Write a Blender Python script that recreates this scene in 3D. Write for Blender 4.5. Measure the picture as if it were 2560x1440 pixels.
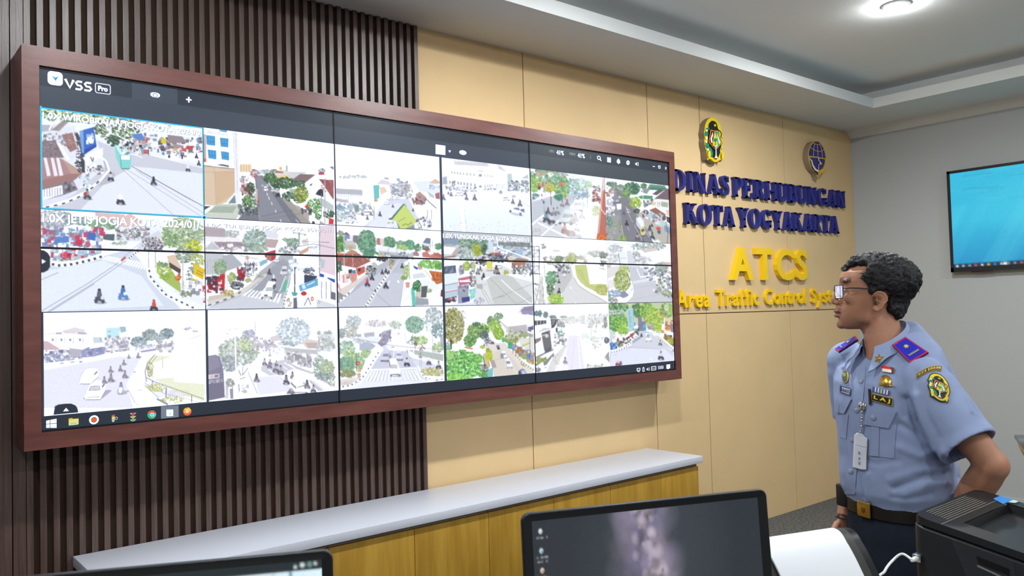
import bpy, bmesh, math, random
import numpy as np
from mathutils import Vector, Matrix
SC = bpy.context.scene
for o in list(bpy.data.objects): bpy.data.objects.remove(o)
COL = SC.collection
# ---------------------------------------------------------------- camera, ambient fill, lamps, exposure
# world: X along the screen wall, Y into the wall, Z up; screen plane Y = 0, floor Z = 0
FPX, YAW, PITCH, ROLL = 2034.393, 0.694114806, 0.0334658626, -0.0269674062
CAM = np.array([-0.581997, -3.422802, 1.605420])
def cam_axes():
    c, s = math.cos, math.sin
    f = np.array([s(YAW)*c(PITCH), c(YAW)*c(PITCH), s(PITCH)])
    r = np.array([c(YAW), -s(YAW), 0.]); u = np.cross(r, f)
    return np.stack([c(ROLL)*r+s(ROLL)*u, -s(ROLL)*r+c(ROLL)*u, f])
AX = cam_axes()
cam = bpy.data.cameras.new('camera'); co = bpy.data.objects.new('camera', cam); COL.objects.link(co)
m = Matrix.Identity(4)
for i in range(3): m[i][0], m[i][1], m[i][2], m[i][3] = AX[0][i], AX[1][i], -AX[2][i], CAM[i]
co.matrix_world = m
cam.sensor_fit = 'HORIZONTAL'; cam.sensor_width = 36.; cam.lens = FPX/2560*36.; cam.clip_start = .05
cam.dof.use_dof = True; cam.dof.focus_distance = 4.2; cam.dof.aperture_fstop = 9.
SC.camera = co
W = bpy.data.worlds.new('ambient_fill'); SC.world = W; W.use_nodes = True       # even cool fill, added to brighten the room from its unbuilt sides
W.node_tree.nodes['Background'].inputs[0].default_value = (.86, .93, 1., 1.)
W.node_tree.nodes['Background'].inputs[1].default_value = .27
SC.view_settings.view_transform = 'Standard'; SC.view_settings.look = 'None'
SC.view_settings.exposure = 0.; SC.view_settings.gamma = 1.; SC.view_settings.use_curve_mapping = False
LAMP_W, TRAY_Z, SOFFIT_Z = 66., 3.345, 3.158
LAMPS = [(x, y, a*b_*(1.8 if (x, y) == (4.15, -3.85) else 1.)) for y, a in ((-1.29, 1.6), (-3.85, .52), (-6.4, .4)) for x, b_ in ((-1.2, .2), (.32, .38), (2.23, 1.), (4.15, 1.))]  # leftmost column is unseen, added to brighten the wooden slats
# measuring helpers: a photo pixel as a sight line, cut with a plane of the room
def ray(u, v): return np.array([(u-1280)/FPX, -(v-720)/FPX, 1.]) @ AX
def onY(u, v, Y=0.): d = ray(u, v); return CAM+d*((Y-CAM[1])/d[1])
def onX(u, v, X): d = ray(u, v); return CAM+d*((X-CAM[0])/d[0])
def onZ(u, v, Z): d = ray(u, v); return CAM+d*((Z-CAM[2])/d[2])
def at(u, v, D): return CAM+D*ray(u, v)
SB = 1.222                                             # height of the screens' lower edge above the floor
# ---------------------------------------------------------------- materials
def s2l(c):
    c = np.asarray(c, float)
    return np.where(c <= .04045, c/12.92, ((c+.055)/1.055)**2.4)
def hx(s):
    s = s.strip('#'); s = ''.join(c*2 for c in s) if len(s) == 3 else s
    return [int(s[i:i+2], 16)/255 for i in (0, 2, 4)]
def lin(s): return tuple(s2l(hx(s)))+(1.,)
MATS = {}
def mat(name, col='888', rough=.6, spec=.4, metal=0., noise=0., nscale=8., bump=0., bscale=60., stretch=(1, 1, 1), col2=None, coat=0.):
    if name in MATS: return MATS[name]
    M = bpy.data.materials.new(name); M.use_nodes = True; nt = M.node_tree; b = nt.nodes['Principled BSDF']
    b.inputs['Base Color'].default_value = lin(col); b.inputs['Roughness'].default_value = rough
    b.inputs['Specular IOR Level'].default_value = spec; b.inputs['Metallic'].default_value = metal
    if coat: b.inputs['Coat Weight'].default_value = coat; b.inputs['Coat Roughness'].default_value = .15
    if noise or bump or col2:
        tc = nt.nodes.new('ShaderNodeTexCoord'); mp = nt.nodes.new('ShaderNodeMapping'); mp.inputs['Scale'].default_value = stretch
        nt.links.new(tc.outputs['Object'], mp.inputs['Vector'])
    if noise or col2:
        n = nt.nodes.new('ShaderNodeTexNoise'); n.inputs['Scale'].default_value = nscale; n.inputs['Detail'].default_value = 6.
        nt.links.new(mp.outputs['Vector'], n.inputs['Vector'])
        r = nt.nodes.new('ShaderNodeValToRGB'); a = np.array(lin(col)[:3]); c2 = np.array(lin(col2)[:3]) if col2 else None
        lo = a*(1-noise) if c2 is None else a; hi = a*(1+noise) if c2 is None else c2
        r.color_ramp.elements[0].position = .32; r.color_ramp.elements[1].position = .68
        r.color_ramp.elements[0].color = tuple(lo)+(1,); r.color_ramp.elements[1].color = tuple(hi)+(1,)
        nt.links.new(n.outputs['Fac'], r.inputs['Fac']); nt.links.new(r.outputs['Color'], b.inputs['Base Color'])
    if bump:
        n2 = nt.nodes.new('ShaderNodeTexNoise'); n2.inputs['Scale'].default_value = bscale; n2.inputs['Detail'].default_value = 4.
        nt.links.new(mp.outputs['Vector'], n2.inputs['Vector'])
        bp = nt.nodes.new('ShaderNodeBump'); bp.inputs['Strength'].default_value = bump; bp.inputs['Distance'].default_value = .01
        nt.links.new(n2.outputs['Fac'], bp.inputs['Height']); nt.links.new(bp.outputs['Normal'], b.inputs['Normal'])
    MATS[name] = M; return M
def attr_mat(name, emit=0., rough=.5, spec=.4, metal=0.):
    """colour comes from the mesh's own colour layer (print, paint or lit screen)"""
    if name in MATS: return MATS[name]
    M = bpy.data.materials.new(name); M.use_nodes = True; nt = M.node_tree; b = nt.nodes['Principled BSDF']
    a = nt.nodes.new('ShaderNodeVertexColor'); a.layer_name = 'Col'
    b.inputs['Roughness'].default_value = rough; b.inputs['Specular IOR Level'].default_value = spec; b.inputs['Metallic'].default_value = metal
    if emit:
        b.inputs['Base Color'].default_value = (.012, .013, .015, 1); nt.links.new(a.outputs['Color'], b.inputs['Emission Color'])
        b.inputs['Emission Strength'].default_value = emit; M.cycles.emission_sampling = 'NONE'
    else: nt.links.new(a.outputs['Color'], b.inputs['Base Color'])
    MATS[name] = M; return M
# ---------------------------------------------------------------- mesh helpers
class MB:
    """collects shapes for ONE mesh object"""
    def __init__(self): self.v, self.f, self.c = [], [], []
    def add(self, vs, fs, col=None):
        k = len(self.v); self.v += [tuple(map(float, p)) for p in vs]
        for f in fs: self.f.append([i+k for i in f]); self.c.append(col)
        return self
    def box(self, lo, hi, col=None):
        (a, b, c), (d, e, f) = lo, hi
        return self.add([(a, b, c), (d, b, c), (d, e, c), (a, e, c), (a, b, f), (d, b, f), (d, e, f), (a, e, f)],
                        [(0, 3, 2, 1), (4, 5, 6, 7), (0, 1, 5, 4), (1, 2, 6, 5), (2, 3, 7, 6), (3, 0, 4, 7)], col)
    def obox(self, c, ax, h, col=None):
        """box with centre c, axes ax (3 vectors) and half sizes h"""
        c = np.array(c, float); ax = [np.array(a, float) for a in ax]
        s = [(-1, -1, -1), (1, -1, -1), (1, 1, -1), (-1, 1, -1), (-1, -1, 1), (1, -1, 1), (1, 1, 1), (-1, 1, 1)]
        return self.add([c+sum(ax[i]*h[i]*q[i] for i in range(3)) for q in s],
                        [(0, 3, 2, 1), (4, 5, 6, 7), (0, 1, 5, 4), (1, 2, 6, 5), (2, 3, 7, 6), (3, 0, 4, 7)], col)
    def prism(self, pts, n, col=None, side=None):
        """flat outline pts (3-D, planar) pushed along vector n"""
        p = [np.array(q, float) for q in pts]; n = np.array(n, float); k = len(p)
        nn = sum((np.cross(p[i], p[(i+1) % k]) for i in range(k)), np.zeros(3))
        if np.dot(nn, n) > 0: p = p[::-1]
        vs = p+[q+n for q in p]
        self.add(vs, [list(range(k))], side or col)                              # near face looks against n
        self.add(vs, [list(range(2*k-1, k-1, -1))], col)
        self.add(vs, [((i+1) % k, i, k+i, k+(i+1) % k) for i in range(k)], side or col)
        return self
    def grid(self, P, closeu=False, closev=False, col=None, caps=False):
        """P[i][j] points"""
        P = np.asarray(P, float); a, b = P.shape[:2]; fs = []
        for i in range(a if closeu else a-1):
            for j in range(b if closev else b-1):
                fs.append((i*b+j, i*b+(j+1) % b, ((i+1) % a)*b+(j+1) % b, ((i+1) % a)*b+j))
        if caps: fs += [list(range(b-1, -1, -1)), list(range((a-1)*b, a*b))]
        return self.add(P.reshape(-1, 3), fs, col)
    def tube(self, pts, rad, n=12, col=None, caps=True):
        pts = np.asarray(pts, float); k = len(pts); rad = np.broadcast_to(np.asarray(rad, float), (k,)) if np.ndim(rad) < 2 else np.asarray(rad)
        t = np.gradient(pts, axis=0); t /= np.linalg.norm(t, axis=1)[:, None]+1e-12
        ref = np.array([0, 0, 1.]) if abs(t[0][2]) < .9 else np.array([1., 0, 0]); P = []
        x = np.cross(ref, t[0]); x /= np.linalg.norm(x)
        for i in range(k):
            x = x-t[i]*np.dot(x, t[i]); x /= np.linalg.norm(x); y = np.cross(t[i], x)
            r = rad[i]; rx, ry = (r, r) if np.ndim(r) == 0 else r
            an = np.arange(n)*2*math.pi/n
            P.append(pts[i]+np.outer(np.cos(an)*rx, x)+np.outer(np.sin(an)*ry, y))
        return self.grid(P, closev=True, col=col, caps=caps)
    def lathe(self, prof, c=(0, 0, 0), ax=(0, 0, 1), n=24, col=None):
        c = np.array(c, float); z = np.array(ax, float); z /= np.linalg.norm(z)
        x = np.cross(z, (1, 0, 0) if abs(z[0]) < .8 else (0, 1, 0)); x /= np.linalg.norm(x); y = np.cross(z, x)
        an = np.arange(n)*2*math.pi/n
        P = [c+z*h+np.outer(np.cos(an)*r, x)+np.outer(np.sin(an)*r, y) for r, h in prof]
        return self.grid(P, closev=True, col=col, caps=True)
    def ball(self, c, r, n=12, m_=8, col=None, ax=None):
        c = np.array(c, float); r = np.broadcast_to(np.asarray(r, float), (3,)); A = np.eye(3) if ax is None else np.array(ax, float)
        P = []
        for i in range(m_+1):
            th = math.pi*i/m_; th = min(max(th, .02), math.pi-.02)
            P.append([c+A.T@np.array([r[0]*math.sin(th)*math.cos(a), r[1]*math.sin(th)*math.sin(a), -r[2]*math.cos(th)]) for a in np.arange(n)*2*math.pi/n])
        return self.grid(P, closev=True, col=col, caps=True)
    def build(self, name, M, parent=None, smooth=False, bevel=0., seg=2, angle=40, rev=False):
        me = bpy.data.meshes.new(name); me.from_pydata(self.v, [], self.f)
        if any(c is not None for c in self.c):
            at_ = me.color_attributes.new('Col', 'FLOAT_COLOR', 'CORNER'); arr = np.ones((len(me.loops), 4), np.float32); k = 0
            for f, c in zip(self.f, self.c):
                cc = lin(c) if isinstance(c, str) else (tuple(c)[:3] if c is not None else (1, 1, 1))+(1,)
                arr[k:k+len(f)] = cc; k += len(f)
            at_.data.foreach_set('color', arr.ravel())
        me.materials.append(M)
        o = bpy.data.objects.new(name, me); COL.objects.link(o)
        if parent is not None: o.parent = parent; o.matrix_parent_inverse = Matrix.Translation(-WORLD(parent))
        if bevel:
            b = o.modifiers.new('bevel', 'BEVEL'); b.width = bevel; b.segments = seg; b.limit_method = 'ANGLE'; b.angle_limit = math.radians(angle)
            smooth = True
        if smooth:
            me.polygons.foreach_set('use_smooth', np.ones(len(me.polygons), bool))
            me.set_sharp_from_angle(angle=math.radians(angle)) if not bevel else None
        return o
def WORLD(o): return Vector(o.location) if o.type == 'EMPTY' else Vector((0, 0, 0))
def tag(o, label, cat, group=None):
    o['label'] = label; o['category'] = cat
    if group: o['group'] = group
    return o
def thing(name, label, cat, loc, group=None):
    o = bpy.data.objects.new(name, None); COL.objects.link(o); o.location = loc; o.empty_display_size = .05
    return tag(o, label, cat, group)
def struct(o): o['kind'] = 'structure'; return o
def rrect(x0, y0, x1, y1, r, n=5):
    out = []
    for cx, cy, a in ((x1-r, y1-r, 0), (x0+r, y1-r, 90), (x0+r, y0+r, 180), (x1-r, y0+r, 270)):
        for i in range(n+1):
            t = math.radians(a+90*i/n); out.append((cx+r*math.cos(t), cy+r*math.sin(t)))
    return out
def ell(cx, cy, rx, ry, n=32): return [(cx+rx*math.cos(2*math.pi*i/n), cy+ry*math.sin(2*math.pi*i/n)) for i in range(n)]
def stroke(pts, w):
    """outline of a thick open path in 2-D"""
    p = np.array(pts, float); t = np.gradient(p, axis=0); t /= np.linalg.norm(t, axis=1)[:, None]; n = np.stack([-t[:, 1], t[:, 0]], 1)
    w = np.broadcast_to(np.asarray(w, float), (len(p),))[:, None]/2
    return [tuple(q) for q in np.concatenate([p+n*w, (p-n*w)[::-1]])]
def resamp(pts, n):
    p = np.asarray(pts, float); d = np.concatenate([[0], np.cumsum(np.linalg.norm(np.diff(p, axis=0), axis=1))])
    t = np.linspace(0, d[-1], n); return np.stack([np.interp(t, d, p[:, i]) for i in range(p.shape[1])], 1)
def spline(pts, n):
    """smooth path through the given points"""
    p = np.asarray(pts, float); q = np.concatenate([[2*p[0]-p[1]], p, [2*p[-1]-p[-2]]]); out = []
    for i in range(len(p)-1):
        a, b, c, d = q[i:i+4]
        for t in np.linspace(0, 1, n, endpoint=False):
            out.append(.5*((2*b)+(-a+c)*t+(2*a-5*b+4*c-d)*t*t+(-a+3*b-3*c+d)*t**3))
    return np.array(out+[p[-1]])
_tc = {}
def glyphs(s, off=0.):
    """2-D triangles of a word in the built-in typeface (verts, faces)"""
    if (s, off) in _tc: return _tc[(s, off)]
    cu = bpy.data.curves.new('word', 'FONT'); cu.body = s; cu.offset = off; cu.resolution_u = 4
    o = bpy.data.objects.new('word', cu); COL.objects.link(o); bpy.context.view_layer.update()
    me = bpy.data.meshes.new_from_object(o.evaluated_get(bpy.context.evaluated_depsgraph_get()))
    v = np.array([x.co[:2] for x in me.vertices]).reshape(-1, 2); f = [tuple(p.vertices) for p in me.polygons]
    bpy.data.objects.remove(o); bpy.data.meshes.remove(me); bpy.data.curves.remove(cu)
    _tc[(s, off)] = (v, f); return v, f
def word(mb, s, f3, x0, z0, x1, h, col, off=0., slope=0.):
    """a word laid between x0 and x1 with cap height h; f3 maps (x, z) to 3-D"""
    v, f = glyphs(s, off)
    if not len(v): return
    a, b = v[:, 0].min(), v[:, 0].max(); cap = glyphs('H', off)[0][:, 1].max()
    q = [f3(x0+(p[0]-a)/(b-a)*(x1-x0), z0+p[1]/cap*h+slope*(p[0]-a)/(b-a)*(x1-x0)) for p in v]
    mb.add(q, f, col)
# ---------------------------------------------------------------- the room
XR, YB = 6.407, .18
paint_w = mat('ceiling_paint', 'eef0ef', .9, .15, bump=.04, bscale=40.)
paint_g = mat('wall_paint', 'aeb0b0', .9, .15, bump=.05, bscale=50.)
carpet = mat('carpet', '4b4a49', .95, .1, col2='74726f', nscale=55., bump=.6, bscale=160.)
beige = mat('beige_panel', 'd8b98a', .62, .3, noise=.03, nscale=3.)
groove = mat('panel_joint', '5f4a30', .8, .2)
slatw = mat('slat_wood', '5a463f', .36, .6, col2='43322c', nscale=6., stretch=(14, 14, .6), bump=.08, bscale=30.)
slatb = mat('slat_backing', '38291f', .8, .2)
b = MB(); b.add([(-4, -8, 0), (XR, -8, 0), (XR, .22, 0), (-4, .22, 0), (-4, -8, -.1), (XR, -8, -.1), (XR, .22, -.1), (-4, .22, -.1)],
                [(0, 1, 2, 3), (7, 6, 5, 4), (0, 4, 5, 1), (1, 5, 6, 2), (2, 6, 7, 3), (3, 7, 4, 0)])
struct(b.build('floor', carpet))
b = MB(); b.box((-4, -8, TRAY_Z), (XR+.1, .3, TRAY_Z+.1)); struct(b.build('ceiling', paint_w))
# dropped border of the ceiling with a raised lip that hides a dark trough
b = MB()
b.box((-4, -.38, SOFFIT_Z), (5.70, YB+.12, SOFFIT_Z+.03)); b.box((5.70, -8, SOFFIT_Z), (XR, YB+.12, SOFFIT_Z+.03))
b.box((-4, -.38, SOFFIT_Z+.03), (5.70, -.36, 3.236)); b.box((5.70, -8, SOFFIT_Z+.03), (5.72, -.36, 3.236))
b.box((-4, -.16, SOFFIT_Z+.03), (5.92, -.12, TRAY_Z)); b.box((5.92, -8, SOFFIT_Z+.03), (5.94, -.12, TRAY_Z))
struct(b.build('trim_1', mat('soffit_paint', 'dadcda', .9, .15, bump=.04, bscale=40.)))
b = MB(); b.prism([(6.33, -8, SOFFIT_Z), (XR, -8, SOFFIT_Z), (XR, -8, 3.098)], (0, 8.18, 0)); struct(b.build('trim_2', MATS['soffit_paint']))
b = MB(); b.box((XR, -8, 0), (XR+.1, .3, TRAY_Z)); struct(b.build('wall_right', paint_g))
b = MB(); b.box((XR-.012, -8, 0), (XR, YB, .096)); struct(b.build('baseboard_right', paint_g, bevel=.003))
# beige panels with dark joints
b = MB(); b.box((-4, YB+.012, 0), (XR+.1, .3, TRAY_Z)); struct(b.build('wall_back', groove))
SE = [1.804, 2.545, 3.65, 4.222, 5.31, XR]; g = .0032; ZJ = 1.582
b = MB()
for x0, x1 in zip(SE[:-1], SE[1:]):
    for z0, z1 in ((0, ZJ), (ZJ, SOFFIT_Z)):
        b.box((x0+g, YB, z0+(g if z0 else 0)), (x1-g, YB+.012, z1-(g if z0 == 0 else 0)))
b.box((2.5535-.004, YB-.0004, 3.117), (2.5535+.004, YB, 3.125), 'black'.replace('black', '332a1c'))
struct(b.build('wall_panelling', beige))
# dark wooden slats
b = MB(); b.box((-4, YB+.002, 0), (1.800, YB+.012, SOFFIT_Z)); struct(b.build('trim_3', slatb))
b = MB(); P_ = .0449
for k in range(-1, 40):
    x = .0223+P_*k; b.box((x, YB-.017, 0), (x+.0222, YB+.003, SOFFIT_Z-.004*((k*7) % 3 == 0)))
for k in range(60):
    x = -.0245-.0462*(k+1); b.box((x+.0035, YB-.017, 0), (x+.0462-.0005, YB+.003, SOFFIT_Z)); b.box((x+.022, YB-.0185, 0), (x+.04, YB-.016, SOFFIT_Z))
struct(b.build('wall_slats', slatw))
# downlights
steel = mat('lamp_ring', 'e2e2e2', .4, .5); glow = bpy.data.materials.new('lamp_glow'); glow.use_nodes = True
e = glow.node_tree.nodes['Principled BSDF']; e.inputs['Emission Color'].default_value = (.95, .985, 1, 1); e.inputs['Emission Strength'].default_value = 520.
for i, (lx, ly, pw) in enumerate(LAMPS):
    t = thing('downlight', 'round white downlight in the raised ceiling, bright above the television' if i == 3 else 'round white downlight in the raised ceiling outside the picture', 'ceiling light', (lx, ly, TRAY_Z), 'ceiling downlights' if i != 3 else None)
    MB().lathe([(.062, 0), (.075, 0), (.078, -.006), (.066, -.012), (.060, -.010)], (lx, ly, TRAY_Z), n=32).build('ring', steel, t, True)
    MB().lathe([(.061, -.004), (.061, -.010), (.052, -.022), (.03, -.030), (.004, -.033)], (lx, ly, TRAY_Z), n=32).build('diffuser', glow, t, True)
    L = bpy.data.lights.new('lamp', 'SPOT'); L.energy = LAMP_W*pw; L.color = (.93, .985, 1.); L.shadow_soft_size = .04; L.spot_size = math.radians(176); L.spot_blend = .5
    lo = bpy.data.objects.new('lamp', L); COL.objects.link(lo); lo.parent = t; lo.location = (0, 0, -.045)
# ---------------------------------------------------------------- the video wall
XW, ZW = 3.63, 1.36
lit = attr_mat('screen_light', 1.0, .35, .18); black = mat('black_plastic', '17181b', .45, .4); bez = mat('bezel_black', '0a0b0d', .5, .3)
frame_w = mat('frame_wood', '6e4039', .36, .5, col2='5a312b', nscale=5., stretch=(1, 3, 6), bump=.03, bscale=40.)
vw = thing('video_wall', 'wide video wall of six joined screens in a red-brown wooden frame, showing eighteen street views', 'video wall', (XW/2, .16, SB-.062))
FO, FI = (-.057, -.062, 3.683, 1.431), (0., 0., XW, ZW); b = MB()
o4 = [(FO[0], FO[1]), (FO[2], FO[1]), (FO[2], FO[3]), (FO[0], FO[3])]; i4 = [(FI[0], FI[1]), (FI[2], FI[1]), (FI[2], FI[3]), (FI[0], FI[3])]
for k in range(4):
    q = [o4[k], o4[(k+1) % 4], i4[(k+1) % 4], i4[k]]
    MB().prism([(x, -.012, z+SB) for x, z in q], (0, .174, 0)).build('frame_rail', frame_w, vw, bevel=.0025)
class Scr:
    """flat lit shapes on the screens; layer k lies k tenths of a millimetre out"""
    def __init__(self, y=-.0004): self.b = MB(); self.y = y; self.k = 0
    def f3(self, x, z): return (x, self.y-self.k*.00015, z+SB)
    def poly(self, pts, c):
        self.k += 1; c = boost(hx(c)); p = [self.f3(*q) for q in pts]
        a = sum(pts[i][0]*pts[(i+1) % len(pts)][1]-pts[(i+1) % len(pts)][0]*pts[i][1] for i in range(len(pts)))
        if a < 0: p = p[::-1]
        self.b.add(p, [list(range(len(p)))], c); return self
    def rect(self, x0, z0, x1, z1, c): return self.poly([(x0, z0), (x1, z0), (x1, z1), (x0, z1)], c)
    def ring(self, outer, inner, c):
        self.k += 1; n = len(outer); c = boost(hx(c))
        self.b.add([self.f3(*q) for q in outer]+[self.f3(*q) for q in inner], [(i, (i+1) % n, n+(i+1) % n, n+i) for i in range(n)], c); return self
    def text(self, s, x0, z0, x1, h, c, off=0.): self.k += 1; word(self.b, s, self.f3, x0, z0, x1, h, boost(hx(c)), off); return self
    def build(self, name, par): return self.b.build(name, lit, par)
def boost(c, g=1.0):
    l = s2l(c); lum = (np.asarray(l)@[.25, .6, .15])[..., None] if np.ndim(l) > 1 else float(np.dot(l, [.25, .6, .15]))
    return l*(.92+lum**8*np.array([.36, .5, .95]))*g
def S2(u, v): q = onY(u, v, 0.); return q[0], q[2]-SB
# six panels with thin black bezels
for r in range(2):
    for c in range(3):
        x0, x1, z0, z1 = c*1.21, (c+1)*1.21, r*.68, (r+1)*.68
        d = MB().box((x0+.0003, .003, z0+SB+.0003), (x1-.0003, .09, z1+SB-.0003)).build('display_panel', black, vw)
        s = Scr(.0025); bl, br = .0028, .0042
        s.rect(x0+.0028, z0+(.0045 if r else .008), x1-.0028, z1-(.0035 if r == 0 else .006), '39424f'); s.build('lit_surface', d)
        b = MB(); y0, y1 = -.0026, .003; w, hb, ht = .0028, (.004 if r else .007), (.0042 if r == 0 else .008)
        b.box((x0, y0, z0+SB), (x0+w, y1, z1+SB)); b.box((x1-w, y0, z0+SB), (x1, y1, z1+SB)); b.box((x0, y0, z0+SB), (x1, y1, z0+hb+SB)); b.box((x0, y0, z1-ht+SB), (x1, y1, z1+SB))
        b.build('bezel', bez, d)
# bars of the program window
tb = Scr(.002); tb.rect(.003, 1.206, XW-.003, 1.352, '3e4858'); tb.rect(.003, 1.288, XW-.003, 1.352, '2c3543'); tb.rect(.326, 1.287, .502, 1.352, '434d5d'); tb.rect(.003, .0, XW-.003, .057, '2a323f'); tb.rect(2.425, 1.289, XW-.003, 1.352, '353f4a'); tb.rect(2.425, 1.206, XW-.003, 1.289, '4a525a')
tbo = tb.build('program_bars', vw)
def ic(name): return Scr(.0004), name
def Q(pts): return [S2(*p) for p in pts]
def circ(u, v, rx, ry, n=20): x, z = S2(u, v); k = abs(S2(u+10, v)[0]-x)/10; q = abs(S2(u, v+10)[1]-z)/10; return ell(x, z, rx*k, ry*q, n)
def tx(s, text, u0, v0, u1, v1, hpx, c='fff', off=.03):
    x0, z0 = S2(u0, v0); x1, z1 = S2(u1, v1); zz = (z0+z1)/2; h = S2(u0, v0-hpx)[1]-z0; s.text(text, x0, zz, x1, h, c, off)
s = Scr(.0004); x0, z1 = S2(119.5, 179); x1, z0 = S2(156.5, 214); z0, z1 = 1.281+.0, 1.343
x0, x1 = S2(119, 196)[0], S2(157, 198)[0]; zc = S2(138, 196)[1]; hh = (S2(138, 179)[1]-S2(138, 213)[1])/2
s.poly(rrect(x0, zc-hh, x1, zc+hh, .014), 'ffffff'); s.poly(Q([(130, 188), (138, 194), (147, 190.5), (138.5, 203)]), '2aa4ea')
for k, (a, b_) in enumerate(((163, 186), (187, 208), (209, 231))):
    x0, x1 = S2(a, 203)[0], S2(b_, 206)[0]; zt, zb = S2(a+4, 193+k*4)[1], S2(a+4, 212+k*4)[1]
    zt, zb = 1.326, 1.290
    if k == 0: s.poly(stroke([(x0, zt), ((x0+x1)/2, zb+.004), (x1-.003, zt)], .009), 'fff')
    else: s.poly(stroke([(x1-.004, zt-.003), (x0+.01, zt-.003), (x0+.004, zt-.009), (x0+.01, (zt+zb)/2), (x1-.01, (zt+zb)/2), (x1-.004, zb+.010), (x1-.01, zb+.003), (x0+.002, zb+.003)], .008), 'fff')
xa, za = S2(237, 205); xb, zb_ = S2(277, 226); s.ring(rrect(xa, 1.288, xb, 1.329, .008), rrect(xa+.004, 1.292, xb-.004, 1.325, .005), 'dfe2f4'); s.text('Pro', xa+.011, 1.300, xb-.011, .019, 'fff', .05)
s.build('program_logo', tbo)
s = Scr(.0004); s.poly(circ(388, 236, 12, 5), 'fff').poly(circ(388, 237.5, 12, 6.5), 'fff'); s.ring(circ(388, 238.5, 6.2, 5.4), circ(388, 238.5, 4.6, 3.9), '566072'); s.poly(circ(388, 238.5, 4, 3.4), 'fff'); s.build('eye_icon', tbo)
s = Scr(.0004); s.poly(Q([(470.2, 242), (474, 242.6), (474, 256.5), (470.2, 256)]), 'fff').poly(Q([(465, 246.6), (479, 248.4), (479, 251.6), (465, 249.9)]), 'fff'); s.build('plus_icon', tbo)
s = Scr(.0004); s.poly(Q([(1089, 361), (1113.5, 364.3), (1113.5, 387.6), (1089, 385)]), 'fff')
for k in (1, 2): s.poly(Q([(1091, 361.5+8*k), (1112, 364.5+8*k-.3*k), (1112, 365.2+8*k-.3*k), (1091, 362.2+8*k)]), 'd8dce4')
s.poly(Q([(1120.5, 375.5), (1127.5, 376.5), (1124, 382)]), 'fff'); s.poly(circ(1157, 381.5, 9, 5.8), 'fff').poly(circ(1152.5, 381, 4.6, 4.2), 'fff').poly(circ(1161.5, 382, 4.6, 4.2), 'fff'); s.poly(Q([(1151, 381.3), (1163, 382.4), (1163, 383), (1151, 382)]), '99a4b4'); s.build('layout_icons', tbo)
s = Scr(.0004); tx(s, 'CPU', 1373, 380.5, 1385, 382, 6.5, 'b9c0c4', 0.); tx(s, '41%', 1391.3, 386, 1409.6, 387.5, 10.5, 'fff', .04); tx(s, 'MEM', 1424, 387.5, 1438, 389.5, 6.5, 'b9c0c4', 0.); tx(s, '41%', 1444.2, 393, 1462, 395.5, 10.5, 'fff', .04); s.poly(Q([(1475.6, 388), (1476.5, 388), (1477, 398), (1476, 398)]), '9aa2aa'); s.build('load_readout', tbo)
s = Scr(.0004); s.ring(circ(1497.3, 394.6, 4.5, 5.2), circ(1497.3, 394.6, 2.6, 3.2), 'fff'); s.poly(Q([(1499, 398.5), (1501, 397), (1503.8, 401.5), (1502.3, 403)]), 'fff')
s.poly(Q([(1518, 393), (1527.2, 394.4), (1527.2, 406.6), (1518, 405)]), 'fff')
for q in ((1521, 397.6, 1526, 398.6), (1521, 401.5, 1526, 402.4)): s.poly(Q([(q[0], q[1]), (q[2], q[1]+.6), (q[2], q[3]+.6), (q[0], q[3])]), '7f8a94')
s.poly(Q([(1541.6, 406.5), (1542.5, 400), (1546, 396.5), (1549.5, 401), (1550.6, 408)]), 'fff').poly(circ(1546, 408.6, 1.6, 1.5), 'fff')
g_ = [(1569.8+(4.8 if k % 2 else 3.8)*math.cos(k*math.pi/6), 406.8+(6.4 if k % 2 else 5.2)*math.sin(k*math.pi/6)) for k in range(12)]; s.poly(Q(g_), 'fff').poly(circ(1569.8, 406.8, 1.4, 1.8), '6c767e')
s.poly(Q([(1587.5, 408.2), (1589.6, 408), (1592.2, 405), (1592.2, 415), (1589.6, 411.6), (1587.5, 411.3)]), 'fff').poly(Q([(1594, 405.3), (1596, 405.5), (1596, 415.3), (1594, 415)]), 'dfe3e4')
s.poly(Q([(1631.5, 415), (1636.6, 415.6), (1636.6, 417.4), (1631.5, 416.8)]), 'fff'); s.ring(Q([(1645.6, 413.6), (1650.8, 414.4), (1650.8, 421.6), (1645.6, 421)]), Q([(1646.9, 415.6), (1649.8, 416.1), (1649.8, 420), (1646.9, 419.5)]), 'fff'); s.poly(Q([(1645, 417.4), (1645, 414.5), (1649.5, 415)]), 'fff')
s.poly(Q([(1662, 417.4), (1663, 417.4), (1666, 423.4), (1665, 423.6)]), 'fff').poly(Q([(1665.2, 417.8), (1666.2, 418), (1662.8, 423.6), (1661.8, 423.4)]), 'fff'); s.build('window_buttons', tbo)
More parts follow.
